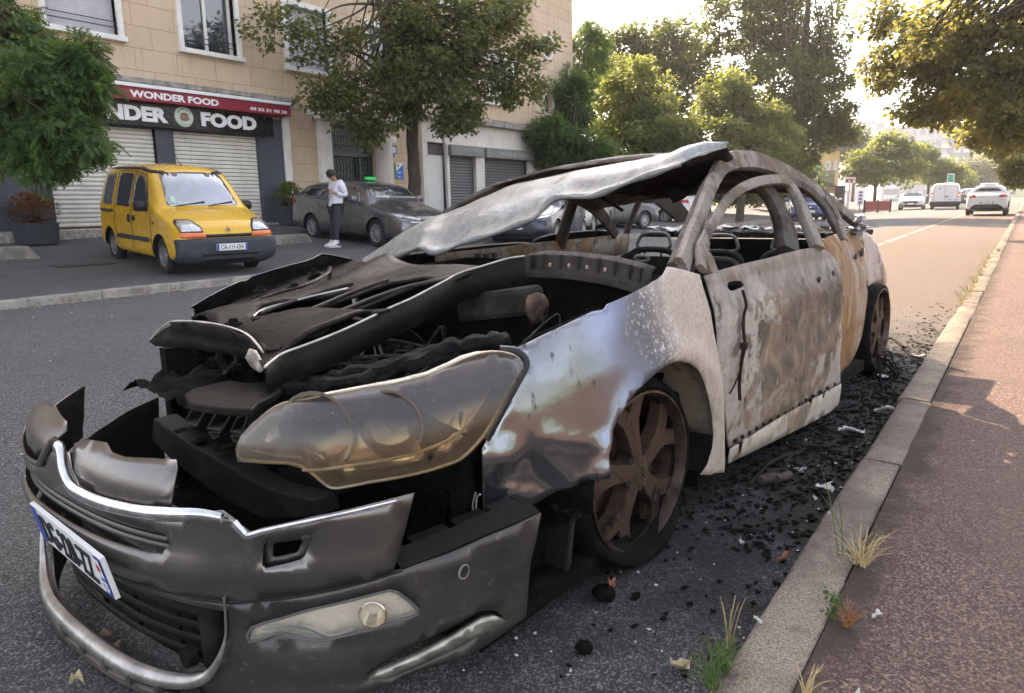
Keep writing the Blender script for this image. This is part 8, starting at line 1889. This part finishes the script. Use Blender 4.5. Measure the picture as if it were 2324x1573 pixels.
# sticks and strips of trim lying by the door
for k, (pts, r_, lb) in enumerate(((((1790, 1010), (1830, 1018), (1880, 1020)), .008, 'thin charred strip lying below the sill'), (((1700, 1105), (1745, 1062), (1790, 1035)), .007, 'grey curved strip leaning from the sleeve towards the sill'), (((1880, 935), (1930, 938), (1950, 932)), .006, 'short burnt stick lying beside the rear of the front door'), (((1850, 960), (1900, 990), (1960, 992)), .005, 'thin burnt wire curling beside the kerb'), (((1990, 770), (2025, 775), (2050, 790)), .010, 'burnt strand of tyre wire trailing from the rear wheel'))):
    q = [gpt(*p) for p in pts]; o0 = q[0]; c_ = crom([p-o0+Vector((0, 0, r_+.01*(i == 1))) for i, p in enumerate(q)], 6)
    tag(MB().tube(c_, r_, 6).build('burnt_strip', char_mat('strip_char', (.012, .010, .009), (.10, .085, .07), .8, .4, 20), None, smooth=50, loc=o0), lb, 'strip')
# weeds in the joints
def weed(px, py, label, n, h_, mat, seed, spread=.05, blade=True, leafy=0, group=None, name='weed'):
    p = gpt(px, py); rg_ = random.Random(seed); r_ = empty(name, p, 0, label, 'weed', group); b = MB()
    for k in range(n):
        a = rg_.uniform(0, 6.3); L = h_*rg_.uniform(.4, 1.1); tip = Vector((math.cos(a)*spread*rg_.uniform(.3, 1.4), math.sin(a)*spread*rg_.uniform(.3, 1.4), L)); o_ = Vector((rg_.uniform(-1, 1)*spread*.25, rg_.uniform(-1, 1)*spread*.25, -.005))
        w_ = .0016; c_ = crom([o_, o_+(tip-o_)*.5+Vector((0, 0, L*.12)), tip+Vector((0, 0, -L*.1*rg_.random()))], 3); b.tube(c_, [w_*(1-.75*i/len(c_)) for i in range(len(c_))], 4)
    b.build('blades', mat, r_)
    if leafy:
        rgn = np.random.default_rng(seed); P = rgn.normal(size=(leafy, 3))*np.array([spread*.6, spread*.6, h_*.3])+np.array([0, 0, h_*.55]); P[:, 2] = np.abs(P[:, 2]); leaves('foliage', P, rgn.normal(size=(leafy, 3))+np.array([0, 0, .4]), .011, 'leaf', LM['locust'], r_, seed)
    return r_
M_straw = M('straw', (.55, .43, .22), .8, vary=.3); M_gblade = M('grass_green', (.10, .15, .035), .7, vary=.4)
weed(1952, 1278, 'dry straw coloured grass tuft growing beside the kerb stone', 34, .10, M_straw, 3, .07); weed(1918, 1262, 'two tall green grass stalks rising from the dry tuft', 3, .22, M_gblade, 5, .08)
weed(1892, 1402, 'dark green leafy weed with an orange dry side in the kerb joint', 6, .07, M_gblade, 7, .025, leafy=60); weed(1920, 1418, 'orange dried weed beside the dark green one', 26, .05, M('rust_weed', (.34, .15, .06), .8, vary=.3), 8, .03)
weed(1640, 1520, 'grassy green weed in the gutter at the bottom of the picture', 30, .075, M_gblade, 11, .04, leafy=18); weed(1615, 1555, 'second green weed lower in the gutter by the kerb', 30, .08, M_gblade, 12, .05, leafy=24); weed(1655, 1470, 'dry stalks rising above the green gutter weed', 8, .14, M_straw, 13, .03)
weed(1830, 1573, 'sparse dry stalks at the bottom edge of the kerb', 10, .07, M_straw, 14, .03)
for k in range(14):
    t = k/13; px = 2185+(2262-2185)*t; py = 690+(570-690)*t
    weed(px+random.uniform(-6, 6), py, 'sunlit yellow green weed in the far part of the kerb gutter', 16, .10, M_gblade if k % 2 else M_straw, 60+k, .08, leafy=14, group='weeds along the far kerb gutter')
# ---------------------------------------------------------------- the hazy morning air
q = N('haze_air'); q.t.nodes.remove(q.b)
pv_ = q.t.nodes.new('ShaderNodeVolumePrincipled'); pv_.inputs['Color'].default_value = (.93, .93, .95, 1); pv_.inputs['Density'].default_value = .0006; pv_.inputs['Anisotropy'].default_value = .25
q.l(pv_.outputs[0], q.out.inputs['Volume'])
tag(MB().b2((-120, -40, -1.5), (140, 330, 62)).build('haze', q.m), kind='stuff')
